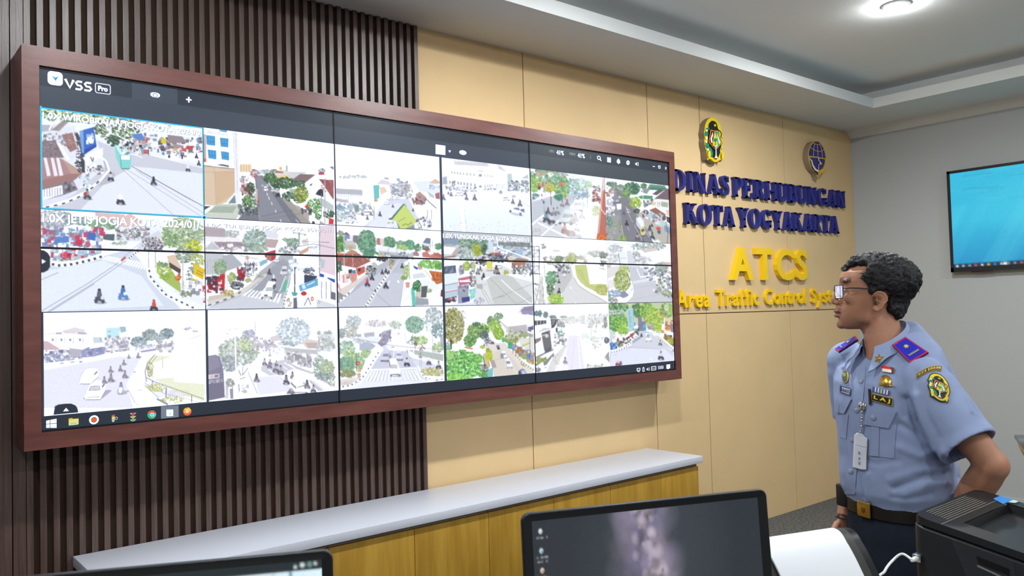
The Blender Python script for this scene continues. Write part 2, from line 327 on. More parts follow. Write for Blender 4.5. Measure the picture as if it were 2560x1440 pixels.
# task bar along the bottom
x_, z_ = S2(134, 1035)
s = Scr(-.0013); s.poly([S2(133.5, 1037), S2(136, 1022), S2(146, 1012), S2(160, 1009.5), S2(178, 1009), S2(189, 1014), S2(194, 1023), S2(195.5, 1031)], '2b3443'); s.poly(Q([(157.5, 1028.5), (165, 1019.5), (172, 1027.5)]), 'fff'); s.build('fold_out_tab', tbo)
s = Scr(.0004)
for q in ([(115.5, 1052), (124.5, 1050), (124.5, 1058.8), (115.5, 1059.6)], [(126, 1049.6), (141.4, 1047), (141.4, 1057.4), (126, 1058.6)], [(115.5, 1061), (124.5, 1060.3), (124.5, 1069.5), (115.5, 1069.8)], [(126, 1060), (141.4, 1059), (141.4, 1069.6), (126, 1069.6)]): s.poly(Q(q), 'fff')
s.build('start_icon', tbo)
s = Scr(.0004); s.poly(Q([(171.6, 1046.5), (180, 1045), (183, 1047.3), (196.5, 1046.2), (196.6, 1060.5), (192, 1062), (172, 1063.8)]), 'f6e27c').poly(Q([(171.6, 1046.5), (180, 1045), (183, 1047.3), (183, 1049.5), (171.6, 1051)]), 'eec944').poly(Q([(176, 1057), (191, 1055.6), (191.5, 1062), (187.5, 1062.4), (187, 1060), (181, 1060.4), (180.5, 1063.2), (176.5, 1063.6)]), '8fe0e6'); s.build('folder_icon', tbo)
s = Scr(.0004); s.poly(circ(235, 1049.5, 12.2, 11.2), 'fff').poly(circ(235, 1049.5, 7.4, 7), '5a2c20').poly(circ(235, 1049.5, 6, 5.6), 'ee6a2c'); s.build('record_icon', tbo)
s = Scr(.0004); s.poly(Q([(279.5, 1037.5), (287, 1036.5), (287, 1041), (279.5, 1042)]), 'e05046').poly(Q([(279.5, 1042), (287, 1041), (287, 1046), (279.5, 1047)]), 'ecd860').poly(Q([(279.5, 1047), (287, 1046), (287, 1050), (279.5, 1051)]), 'a8d8a4').poly(circ(283, 1052.5, 3.4, 2.6), 'c8ccd4').ring(circ(290.5, 1045.5, 4, 4), circ(290.5, 1045.5, 2.2, 2.2), 'b4b8c8'); s.build('mug_icon', tbo)
s = Scr(.0004)
for k, c in enumerate(('d84840', 'e8b048', '58c888')): s.poly(Q([(324+k*.3, 1033+8*k), (341, 1031.6+8*k), (336, 1037+8*k), (329, 1037.6+8*k)]), 'b8bcc0').poly(circ(332.7, 1035.4+7.2*k, 3.6, 3.6), c)
s.build('traffic_light_icon', tbo)
s = Scr(.0004); s.poly(circ(379.5, 1036.5, 11, 10.6), '48b870').poly(Q([(369.5, 1032), (373, 1028), (380, 1026), (386, 1028), (390, 1033), (379.5, 1035)]), 'ea5a44').poly(Q([(379, 1034), (390, 1033), (390.4, 1038), (386, 1044.6), (380, 1046.6), (384, 1039)]), '68c8d4').poly(circ(380, 1036.4, 4.8, 4.6), 'e8f8fa').poly(circ(380, 1036.4, 3.6, 3.5), '6cd0e0'); s.build('browser_icon', tbo)
s = Scr(.0004); s.poly(Q([(402.5, 1016), (446.5, 1013), (446.8, 1046.5), (402.5, 1050.5)]), '7a8596').poly(Q([(402.5, 1049.5), (446.8, 1045.4), (446.8, 1048.6), (402.5, 1052.6)]), '84dcd4').poly(Q([(416, 1024.6), (418, 1024), (433, 1023.8), (433, 1040), (418, 1041), (416, 1039)]), 'f6fcfc').poly(Q([(421, 1030), (424.6, 1034), (429, 1028.8), (424.8, 1037)]), '58c0b0'); s.build('open_program_icon', tbo)
s = Scr(.0004); s.poly(circ(468.5, 1029.5, 10.4, 9.6), 'f0604c').poly(circ(467.8, 1026.5, 9.4, 7.6), 'f8a83c').poly(Q([(459, 1024), (464, 1021), (469, 1022), (471, 1018), (475, 1021), (478, 1027)]), 'fbd24e').poly(circ(468, 1028.4, 4.4, 3.8), 'fae0b0'); s.build('flame_icon', tbo)
s = Scr(.0004); s.ring(Q([(1592, 920.6), (1600.8, 919.6), (1600.8, 926.2), (1592, 927.6)]), Q([(1593.6, 922), (1599.4, 921.3), (1599.4, 925), (1593.6, 925.8)]), 'f4f6f8'); s.poly(Q([(1594, 928.6), (1599.5, 928), (1599.5, 929.6), (1594, 930.2)]), 'f4f6f8')
s.ring(Q([(1606, 921), (1608, 917), (1610.6, 919), (1611.6, 929), (1606.4, 930)]), Q([(1607.4, 922), (1608.4, 920), (1609.4, 921), (1610, 927.4), (1607.6, 928)]), 'eef0f2'); s.poly(Q([(1616.4, 921.6), (1618, 921.4), (1620, 918.6), (1620, 927), (1618, 924.8), (1616.4, 924.8)]), 'eef0f2'); s.poly(Q([(1621.4, 919), (1622.2, 919), (1622.2, 926.6), (1621.4, 926.6)]), 'd8dce0').poly(Q([(1623.2, 918), (1624, 918), (1624, 927.4), (1623.2, 927.4)]), 'd8dce0')
s.ring(Q([(1628, 916.4), (1640, 915), (1640, 925.2), (1628, 926.6)]), Q([(1629.4, 918), (1638.6, 916.8), (1638.6, 924), (1629.4, 925.2)]), 'f2f4f6'); s.poly(Q([(1630, 921), (1638, 920), (1638, 921.6), (1630, 922.6)]), 'd0d4d8'); tx(s, '13:53', 1645.6, 922.4, 1658.2, 921.2, 7.2, 'fff', .02)
s.poly(Q([(1665.8, 911.6), (1675, 910.6), (1675, 920.6), (1672, 921.2), (1670.2, 923.8), (1668.4, 921.8), (1665.8, 922)]), 'fff'); s.poly(Q([(1683.2, 905.5), (1683.6, 905.5), (1684.8, 927), (1684.4, 927)]), '8a929a'); s.build('clock_area', tbo)
# ---------------------------------------------------------------- pictures on the screens (drawn with numpy)
def hexc(s):
    s = s.strip('#')
    if len(s) == 3: s = ''.join(c*2 for c in s)
    return np.array([int(s[i:i+2], 16)/255 for i in (0, 2, 4)])
class Pic:
    """a small painter: shapes are given in a source frame, mapped on to the picture's own grid"""
    def __init__(self, w, h, fmap, seed=0, bg='fff'):
        self.w, self.h, self.f = w*2, h*2, fmap
        self.a = np.ones((self.h, self.w, 3))*hexc(bg)
        self.r = np.random.RandomState(seed)
        o = self.f(np.array([[0., 0.], [100., 0.], [0., 100.]]))*2
        self.k = 0.5*(np.linalg.norm(o[1]-o[0])+np.linalg.norm(o[2]-o[0]))/100
    def m(self, p): return self.f(np.asarray(p, float))*2
    def put(self, x0, y0, mask, c, al):
        s = self.a[y0:y0+mask.shape[0], x0:x0+mask.shape[1]]
        mm = (mask*al)[..., None]
        s *= (1-mm); s += mm*c
    def box(self, q):
        x0 = max(0, int(np.floor(q[:, 0].min()))); x1 = min(self.w, int(np.ceil(q[:, 0].max()))+1)
        y0 = max(0, int(np.floor(q[:, 1].min()))); y1 = min(self.h, int(np.ceil(q[:, 1].max()))+1)
        return x0, y0, x1, y1
    def polyq(self, c, q, al=1.):
        x0, y0, x1, y1 = self.box(q)
        if x1 <= x0 or y1 <= y0: return
        yy, xx = np.mgrid[y0:y1, x0:x1]; xx = xx+.5; yy = yy+.5
        ins = np.zeros(xx.shape, bool)
        for i in range(len(q)):
            ax, ay = q[i]; bx, by = q[(i+1) % len(q)]
            if ay == by: continue
            cond = (ay > yy) != (by > yy)
            ins ^= cond & (xx < (bx-ax)*(yy-ay)/(by-ay)+ax)
        self.put(x0, y0, ins.astype(float), hexc(c) if isinstance(c, str) else c, al)
    def P(self, c, pts, al=1.): self.polyq(c, self.m(np.array(pts, float).reshape(-1, 2)), al)
    def R(self, c, x0, y0, x1, y1, al=1.): self.P(c, (x0, y0, x1, y0, x1, y1, x0, y1), al)
    def L(self, c, wd, pts, al=1.):
        q = self.m(np.array(pts, float).reshape(-1, 2)); hw = max(wd*self.k/2, .6)
        for i in range(len(q)-1):
            d = q[i+1]-q[i]; n = np.linalg.norm(d)
            if n < 1e-6: continue
            d = d/n; t = np.array([-d[1], d[0]])*hw
            self.polyq(c, np.array([q[i]+t, q[i+1]+t, q[i+1]-t, q[i]-t]), al)
    def E(self, c, x, y, rx, ry, al=1., soft=0.):
        q = self.m([[x, y]])[0]; rx = max(rx*self.k, .7); ry = max(ry*self.k, .7)
        bx = self.box(np.array([[q[0]-rx, q[1]-ry], [q[0]+rx, q[1]+ry]]))
        x0, y0, x1, y1 = bx
        if x1 <= x0 or y1 <= y0: return
        yy, xx = np.mgrid[y0:y1, x0:x1]
        d = ((xx+.5-q[0])/rx)**2+((yy+.5-q[1])/ry)**2
        mk = (d < 1).astype(float) if soft == 0 else np.clip((1-d)/soft, 0, 1)
        self.put(x0, y0, mk, hexc(c) if isinstance(c, str) else c, al)
    def V(self, c0, c1, y0, y1):
        """vertical gradient over the whole width between two source heights"""
        a = self.m([[0, y0]])[0][1]; b = self.m([[0, y1]])[0][1]
        t = np.clip((np.arange(self.h)-a)/(b-a), 0, 1)[:, None, None]
        g = hexc(c0)*(1-t)+hexc(c1)*t
        sel = (np.arange(self.h) >= min(a, 0)) & (np.arange(self.h) <= b)
        self.a[sel] = (g*np.ones((1, self.w, 1)))[sel]
    def F(self, x, y, rx, ry, cols, n=80, s=14, al=.9):
        cols = cols.split(); r = self.r; n = int(n*1.7); s = s*.75
        for i in range(n):
            an = r.rand()*6.283; rr = np.sqrt(r.rand())
            c = hexc(cols[r.randint(len(cols))])*(.88+.24*r.rand())
            k = s*(.45+.8*r.rand())
            self.E(np.clip(c, 0, 1), x+rx*rr*np.cos(an), y+ry*rr*np.sin(an), k*(.7+.6*r.rand()), k*(.5+.6*r.rand()), al)
    def S(self, x0, y0, x1, y1, cols, n, a, b, sk=0., al=.9):
        """clutter of small upright patches, the far shop fronts and parked things"""
        cols = cols.split(); r = self.r
        for i in range(n):
            u = r.rand(); x = x0+(x1-x0)*u; y = y0+(y1-y0)*r.rand()+sk*u
            w = a+(b-a)*r.rand(); h = a+(b-a)*r.rand()
            self.R(cols[r.randint(len(cols))], x-w/2, y-h/2, x+w/2, y+h/2, al)
    def W(self, c, y0, y1, xs, wd, al=.9):
        for x in xs: self.L(c, wd, (x, y0, x, y1), al)
    def B(self, x, y, s, top='445', bike='334', flip=1, head='333', al=.95):
        """a rider on a motorbike, wheels at y"""
        self.E('556', x+.1*s, y, .5*s, .12*s, .35*al)
        self.E(bike, x-.25*s*flip, y-.15*s, .15*s, .2*s, al); self.E(bike, x+.28*s*flip, y-.12*s, .15*s, .2*s, al)
        self.P(bike, (x-.35*s*flip, y-.45*s, x+.1*s*flip, y-.5*s, x+.35*s*flip, y-.3*s, x+.1*s*flip, y-.12*s, x-.25*s*flip, y-.2*s), al)
        self.P(top, (x-.2*s, y-.45*s, x-.16*s, y-.85*s, x+.14*s, y-.88*s, x+.22*s, y-.5*s, x+.05*s, y-.38*s), al)
        self.E(head, x+.0*s, y-.98*s, .13*s, .14*s, al)
    def C(self, x, y, w, h, body='f4f5f8', glass='889', lean=0., al=1., sh=.3):
        """a car seen from the front and above; (x, y) middle of its bumper line, lean shifts the roof"""
        self.P('667', (x-.55*w, y+.02*h, x+.6*w, y+.04*h, x+.62*w+lean, y-.5*h, x+.3*w, y-.6*h), sh*al)
        self.P(body, (x-.5*w, y, x-.5*w, y-.35*h, x-.38*w+lean*.5, y-.62*h, x-.34*w+lean, y-h, x+.34*w+lean, y-h, x+.44*w+lean*.5, y-.6*h, x+.5*w, y-.3*h, x+.48*w, y), al)
        self.P(glass, (x-.36*w+lean*.45, y-.42*h, x-.3*w+lean*.6, y-.66*h, x+.3*w+lean*.6, y-.66*h, x+.36*w+lean*.45, y-.42*h), .8*al)
        self.P(glass, (x+.42*w+lean*.5, y-.4*h, x+.36*w+lean*.7, y-.66*h, x+.36*w+lean*.95, y-.9*h, x+.46*w+lean*.8, y-.55*h), .7*al)
        self.L('778', .05*h, (x-.42*w, y-.08*h, x+.42*w, y-.08*h), .8*al)
        self.E('445', x-.4*w, y-.02*h, .09*w, .07*h, .7*al); self.E('445', x+.4*w, y-.02*h, .09*w, .07*h, .7*al)
    def Z(self, c, a, b, d, e, n, fr=.5, al=.9):
        """zebra stripes between edge a-b and edge d-e"""
        a, b, d, e = map(lambda p: np.array(p, float), (a, b, d, e))
        for i in range(n):
            t0 = i/n; t1 = (i+fr)/n
            self.P(c, np.concatenate([a+(b-a)*t0, a+(b-a)*t1, d+(e-d)*t1, d+(e-d)*t0]), al)
    def K(self, pts, wd, n, c0='fff', c1='445', fr=.42):
        """painted kerb in dark and light blocks along a path"""
        q = np.array(pts, float).reshape(-1, 2); self.L(c0, wd, pts)
        sl = np.linalg.norm(np.diff(q, axis=0), axis=1); cu = np.concatenate([[0], np.cumsum(sl)])
        at = lambda t: np.array([np.interp(t*cu[-1], cu, q[:, 0]), np.interp(t*cu[-1], cu, q[:, 1])])
        for i in range(n): self.L(c1, wd*.75, np.concatenate([at((i+.3)/n), at((i+.3+fr)/n)]))
    def H(self, x, y, rx, ry, al, c='fff'): self.E(c, x, y, rx, ry, al, 1.)
    def T(self, x0, y0, x1, y1, n, s, c='99a', al=.35):
        """the camera's own line of lettering, too burnt out to read: broken ticks"""
        for i in range(n):
            t = (i+.5)/n; x = x0+(x1-x0)*t; y = y0+(y1-y0)*t
            if self.r.rand() < .22: continue
            self.L(c, s*.16, (x-.2*s, y-.4*s, x-.2*s, y+.4*s), al)
            if self.r.rand() < .6: self.L(c, s*.14, (x-.2*s, y-.4*s, x+.25*s, y-.4*s), al*.8)
            if self.r.rand() < .5: self.L(c, s*.14, (x+.25*s, y-.3*s, x+.25*s, y+.4*s), al*.8)
    def done(self, noise=.012):
        g = self.a.reshape(self.h//2, 2, self.w//2, 2, 3).mean((1, 3))
        b = g.copy(); b[1:-1, 1:-1] = .5*g[1:-1, 1:-1]+.125*(g[:-2, 1:-1]+g[2:, 1:-1]+g[1:-1, :-2]+g[1:-1, 2:])
        return np.clip(b+self.r.normal(0, noise, b.shape[:2])[..., None], 0, 1)
GR = '4a7a4a 3d6b45 6d9a58 8bb070 5b8a66 a7c48a'; HZ = 'c5d2d6 b6c8cc d5dde0 a9bcc0 e4e9ea'
CL = 'e8e8ee c9c9d4 8f93a4 b7a9ab 6c7080 dcd6d2 f6f6f8 a99aa0'
def feed_a(p):                                   # wide junction with a turquoise bus, roofs at the left
    p.V('eef0fa', 'e2e4f0', 300, 1400); p.P('d6d9e6', (780, 470, 1000, 560, 2200, 820, 2200, 1440, 60, 1440, 500, 1150, 900, 800))
    p.P('e9ebf6', (1250, 800, 2200, 900, 2200, 1440, 500, 1440, 900, 1000))
    p.F(600, 130, 560, 110, GR+' c9d78a d9dfb0 eef', 230, 26); p.F(1050, 330, 300, 150, '4d6b50 5d7f5e 3c5a45 7f9a74 a8b98a', 160, 22); p.F(1000, 470, 80, 70, '4d6b50 3c5a45', 40, 20)
    p.F(1500, 250, 300, 70, 'e0d3d8 c9bcc4 b9c3a8 eee', 80, 20)
    p.P('e8e8f0', (75, 230, 500, 300, 560, 660, 400, 760, 75, 520)); p.P('bfc0cc', (75, 270, 215, 275, 220, 340, 75, 360)); p.P('a79fa2', (200, 340, 350, 210, 420, 235, 300, 350)); p.L('fff', 16, (70, 250, 210, 262, 170, 340)); p.L('8f8890', 8, (250, 330, 380, 225)); p.L('e9e9f2', 14, (330, 330, 400, 260, 520, 300))
    p.S(80, 380, 540, 520, CL+' 9fb0d8', 60, 14, 44)
    p.P('a67f7c', (330, 400, 470, 370, 530, 580, 440, 620)); p.F(430, 500, 70, 80, 'b48f8b 9a6f6d 8c6a6c c9a9a4', 60, 12)
    p.P('8d7d86', (78, 480, 250, 470, 360, 690, 78, 690)); p.F(200, 590, 130, 90, '8b7b84 9d8d95 756872 a99aa0', 70, 14); p.L('f2f2f8', 40, (290, 500, 420, 720))
    p.P('b79196', (78, 690, 300, 690, 610, 880, 420, 980, 80, 1080)); p.P('c9a69c', (330, 700, 610, 880, 470, 930, 400, 800))
    for x in (100, 190, 260): p.P('f0eaf0', (x, 690, x+40, 690, x+95, 920, x+45, 930))
    p.P('a9807f', (80, 980, 420, 900, 600, 890, 500, 975, 80, 1090)); p.P('8a8492', (80, 1090, 480, 980, 540, 1100, 350, 1170, 90, 1240)); p.P('f4f4fa', (80, 1100, 340, 1040, 350, 1160, 90, 1240)); p.W('8e8a98', 1075, 1190, range(110, 340, 34), 8, .7)
    p.S(370, 1000, 500, 1110, '55515e 8a8492 6d6874 b5aeb8', 26, 14, 40)
    p.L('4a4a58', 42, (520, 380, 600, 600, 610, 880)); p.F(570, 640, 50, 260, '3f3f4c 5f5f70 7b7b8c', 80, 14); p.F(560, 770, 60, 40, '333 445', 30, 14)
    p.P('3d6fd0', (560, 350, 740, 300, 780, 540, 600, 670)); p.P('2c4fb0', (600, 600, 770, 520, 780, 550, 605, 660)); p.P('7fb0f0', (560, 350, 610, 338, 620, 640, 590, 620)); p.S(660, 380, 740, 500, 'cfe0ff 9fc0ff fff', 16, 20, 60)
    p.P('f3f1f4', (600, 690, 860, 560, 860, 660, 660, 790)); p.P('fff', (630, 850, 770, 760, 770, 850, 660, 900)); p.L('556', 10, (700, 680, 730, 740, 740, 690)); p.S(650, 800, 860, 900, CL+' 445', 40, 12, 40)
    p.P('c3c5d2', (860, 700, 960, 860, 1020, 900, 990, 1000, 800, 1060, 900, 900)); p.L('fff', 26, (770, 640, 900, 730, 940, 850, 830, 980, 640, 1130, 400, 1240, 100, 1330))
    p.K((100, 1330, 350, 1280, 560, 1190, 720, 1080, 830, 970), 22, 8); p.S(560, 920, 700, 1080, 'dfe8f4 fff 99a 445 bcd', 30, 14, 46)
    p.P('8ee0dc', (1010, 530, 1160, 525, 1225, 660, 1215, 830, 1090, 830, 1030, 690)); p.P('c9f4f0', (1020, 535, 1150, 530, 1215, 650, 1085, 655)); p.P('f8ffff', (1090, 665, 1205, 660, 1205, 715, 1095, 715)); p.L('5fb5b5', 10, (1085, 655, 1095, 825)); p.L('4c8c90', 12, (1100, 832, 1205, 832))
    p.S(1080, 480, 1400, 640, CL+' 445 223', 110, 12, 40, 30); p.S(1250, 380, 2130, 620, CL+' 7fb0e0 d4504a 556', 150, 14, 60, 60); p.P('5d8fd8', (1240, 390, 1360, 380, 1400, 470, 1250, 440)); p.P('9c8f98', (1690, 400, 1880, 420, 1930, 500, 1700, 500)); p.P('a89aa4', (1760, 510, 1900, 540, 1820, 580, 1760, 570)); p.P('e8d030', (1605, 440, 1675, 450, 1670, 515, 1605, 500)); p.P('c8504a', (1930, 540, 2030, 540, 2010, 580, 1930, 580)); p.E('e0c040', 1790, 585, 32, 20)
    p.P('fdfdff', (1680, 610, 1960, 640, 2140, 620, 2140, 720, 1800, 720, 1670, 690)); p.S(1700, 610, 1930, 690, 'fff dde 334 889', 20, 20, 60)
    p.L('fff', 8, (700, 250, 1000, 400, 1280, 500), .9); p.L('fdfdff', 10, (1230, 640, 1370, 690)); p.L('fff', 8, (1480, 660, 1800, 740, 2140, 820))
    for a in ((1230, 800, 2180, 1330), (1150, 830, 2120, 1440), (1100, 830, 1780, 1440), (1280, 850, 2150, 1400)): p.L('8d8fa0', 6, a, .55)
    p.L('556', 7, (1230, 800, 1900, 1180, 2180, 1330), .8)
    p.B(660, 1220, 120, '9aa', '556', 1, '445'); p.P('c85050', (615, 1135, 660, 1130, 655, 1170, 610, 1170)); p.B(960, 985, 100, 'dde', '445'); p.B(1085, 1285, 135, 'f4f6fa', '445', 1, 'eee'); p.B(1510, 1040, 100, '334', '556'); p.B(1950, 865, 80, 'eef', '445', 1, 'eee'); p.B(2060, 700, 60, '445'); p.B(2090, 790, 60, '556')
def feed_b(p):                                   # street between a white block with blue windows and tiled houses
    p.V('ffffff', 'fdfdfd', 0, 760); p.P('7d7f8c', (790, 740, 900, 740, 1000, 880, 1520, 1440, 500, 1440, 640, 1250, 830, 1240)); p.P('9093a0', (800, 740, 860, 740, 960, 880, 1330, 1440, 860, 1440, 840, 1000))
    p.P('b9b3ac', (1200, 1100, 1420, 1180, 1800, 1440, 1560, 1440)); p.P('a9a49e', (1180, 1080, 1300, 1100, 1500, 1330, 1600, 1440, 1480, 1440))
    p.P('fdfcfd', (60, 60, 480, 110, 500, 620, 60, 590)); p.P('efedf0', (470, 110, 550, 120, 590, 1140, 510, 1140)); p.L('c9c9d2', 6, (515, 120, 540, 1000)); p.L('d6d6dd', 5, (480, 130, 500, 620))
    for x, y, w, h in ((90, 165, 130, 150), (290, 200, 120, 140), (115, 370, 120, 140), (305, 395, 115, 130)):
        p.P('3f9ad8', (x, y, x+w, y+16, x+w, y+h, x+12, y+h-14)); p.W('6fc0ec', y+20, y+h-16, (x+w*.35, x+w*.7), 8); p.L('2f80c0', 8, (x+10, y+h*.6, x+w, y+h*.66))
    p.P('d9b0a8', (55, 150, 85, 150, 95, 520, 55, 520)); p.P('e8693c', (55, 495, 92, 505, 92, 550, 55, 550)); p.P('556', (245, 590, 320, 580, 420, 600, 415, 620))
    p.P('e4cdb4', (55, 610, 500, 650, 505, 1000, 380, 1130, 230, 1170, 55, 1160)); p.P('dcbf9f', (210, 690, 500, 670, 505, 1000, 240, 1160)); p.L('9a958c', 14, (55, 600, 500, 650)); p.L('c9b59a', 7, (55, 690, 500, 700)); p.L('cbb394', 8, (210, 640, 235, 1160))
    p.P('7d93a0', (380, 1140, 500, 1000, 520, 1140)); p.P('f4f4f2', (360, 1150, 500, 985, 510, 1010, 400, 1150)); p.P('55505c', (60, 1180, 160, 1180, 60, 1240))
    p.P('d5dacd', (60, 1300, 250, 1150, 620, 1150, 620, 1250, 520, 1370, 60, 1360)); p.P('aebdb0', (240, 1170, 540, 1170, 470, 1280, 120, 1270)); p.P('edefe4', (520, 1370, 610, 1170, 625, 1250, 540, 1370)); p.L('d5dccf', 8, (150, 1180, 560, 1180)); p.L('dde2d4', 7, (100, 1275, 500, 1285))
    p.P('fff', (580, 640, 700, 680, 780, 770, 790, 830, 590, 830)); p.P('f0dfc0', (575, 575, 745, 580, 745, 700, 575, 690)); p.W('e0a860', 590, 690, (590, 630, 670, 710), 14, .6); p.F(640, 800, 70, 50, 'eee dcd8d4 b08080 778', 40, 16)
    p.P('e8dcd6', (590, 850, 790, 850, 780, 890, 590, 890)); p.S(600, 880, 760, 1010, 'a04050 8c3a46 c9b9b4 445 d8c8c0 5a6a55', 40, 16, 60); p.F(730, 930, 60, 90, '3f5a45 55704f 2f4a3c', 50, 18); p.F(710, 1120, 100, 100, '56804f 3f6a45 7da56a 9fc088 2f4f3a', 120, 18); p.S(560, 1170, 840, 1300, '445 667 56705a 8a8f98 778', 60, 16, 50); p.W('8a929a', 1000, 1330, (790,), 12); p.P('d8b8b8', (800, 920, 830, 940, 835, 1110, 805, 1100)); p.P('c83a3a', (820, 1090, 850, 1100, 850, 1135, 825, 1130)); p.F(740, 1260, 40, 60, 'cfd8d4 7d9a88 445', 30, 12)
    p.F(780, 720, 60, 70, 'b06070 a04858 c9a0a8 e0d0d0', 60, 14); p.F(920, 690, 180, 30, 'c9d0d6 a9b4bc d9dde0 8f9fa4', 80, 16); p.F(1060, 680, 50, 30, '6a8a78 567a68', 30, 14)
    p.P('e7dfd9', (1060, 680, 1200, 660, 1290, 690, 1290, 790, 1060, 790)); p.P('b06a60', (1060, 700, 1110, 675, 1200, 690, 1190, 710)); p.P('f0d890', (1120, 740, 1290, 735, 1290, 790, 1130, 790)); p.E('efc060', 1160, 640, 24, 24); p.P('a9c4b8', (1235, 600, 1262, 600, 1262, 680, 1235, 680)); p.P('d5dadd', (1280, 690, 1540, 690, 1400, 790, 1290, 790))
    p.P('8d7078', (1330, 800, 1440, 720, 1660, 730, 1530, 830)); p.P('eef0f2', (1520, 840, 1690, 730, 1700, 750, 1545, 850)); p.P('fcfcfd', (1540, 850, 1690, 770, 1760, 900, 1920, 1110, 1920, 1230, 1760, 1180, 1580, 1030)); p.P('a0565a', (1690, 790, 1920, 800, 1920, 1090)); p.F(1830, 900, 90, 90, 'b0686a 8d4a50 c08080 a85a5c', 50, 12); p.L('f6f6f8', 22, (1690, 780, 1800, 930, 1920, 1110)); p.P('334', (1660, 1010, 1700, 950, 1740, 930, 1770, 960, 1775, 1050)); p.P('556', (1570, 880, 1620, 850, 1600, 890)); p.P('fafafc', (1740, 740, 1850, 620, 1920, 640, 1920, 810, 1700, 790)); p.P('8f7a82', (1860, 620, 1920, 612, 1920, 660)); p.P('c04858', (1700, 700, 1780, 690, 1790, 730, 1710, 735)); p.F(1750, 670, 50, 30, '556 778', 24, 10)
    p.F(1010, 780, 90, 70, '4c7048 39603f 6d9058 2f5238', 90, 20); p.F(1200, 850, 190, 80, '3f6442 2f5238 55784f 6d8f5c', 150, 22); p.F(1110, 900, 60, 50, '2f4f38 3f5f44', 40, 18); p.P('a8c0ac', (1270, 940, 1390, 930, 1400, 970, 1300, 1090, 1290, 960)); p.F(1270, 1040, 90, 60, '35543f 56786a 8fae98 2f4a3a', 70, 18); p.F(1430, 1080, 90, 60, '3c4f40 2f4038', 50, 20); p.F(1460, 1010, 105, 120, '8a9a38 a2b048 70852f c0c868 5d7a34', 190, 18); p.F(1640, 1180, 110, 110, '4f8a48 74b060 3a6f40 9fce80', 130, 17); p.F(1420, 860, 110, 50, '56705a 6d8a68 3f5a48', 60, 20); p.F(1850, 1290, 80, 60, '3d5f44 2f4f3a 56785a', 60, 18)
    p.S(1450, 1210, 1600, 1300, '556 778 445 8a8f8a', 30, 14, 40); p.P('e04a40', (1500, 1180, 1540, 1165, 1570, 1190, 1530, 1220)); p.P('c8cdd4', (1690, 1060, 1780, 1080, 1920, 1170, 1920, 1260, 1760, 1190)); p.W('b9bec8', 780, 1440, (1795,), 18); p.W('8a8f98', 1000, 1310, (1745,), 10); p.P('fff', (1570, 1310, 1660, 1310, 1720, 1370, 1720, 1440, 1600, 1440, 1565, 1380)); p.E('445', 1630, 1420, 26, 26); p.P('e03030', (1855, 1350, 1920, 1370, 1920, 1440, 1850, 1440)); p.F(1700, 1330, 40, 50, '4f8a48 3a6f40', 30, 14)
    for x, y in ((965, 1010), (990, 1065), (1030, 1140), (1085, 1250), (1160, 1390)): p.P('fff', (x-7, y-20, x+3, y-20, x+14, y+22, x+2, y+22))
    p.L('fff', 7, (1375, 1370, 1420, 1420)); p.L('dfe2e8', 6, (800, 880, 850, 1300, 860, 1440), .7); p.C(950, 965, 60, 70, 'f6f8fa', '778', -8); p.C(1045, 975, 50, 55, 'e8eaee'); p.C(1110, 985, 60, 60, 'd8dce2'); p.C(900, 900, 30, 26, 'eee'); p.C(1120, 1050, 70, 60, '445', '223'); p.C(970, 905, 40, 36, 'dde'); p.L('6c6e7c', 14, (880, 1330, 1340, 1230), .5); p.L('6c6e7c', 10, (900, 1370, 1440, 1290), .4)
    p.T(110, 100, 980, 205, 34, 26, 'a9b0bc', .4); p.P('2f8ed8', (285, 70, 390, 85, 390, 125, 285, 110), .75)
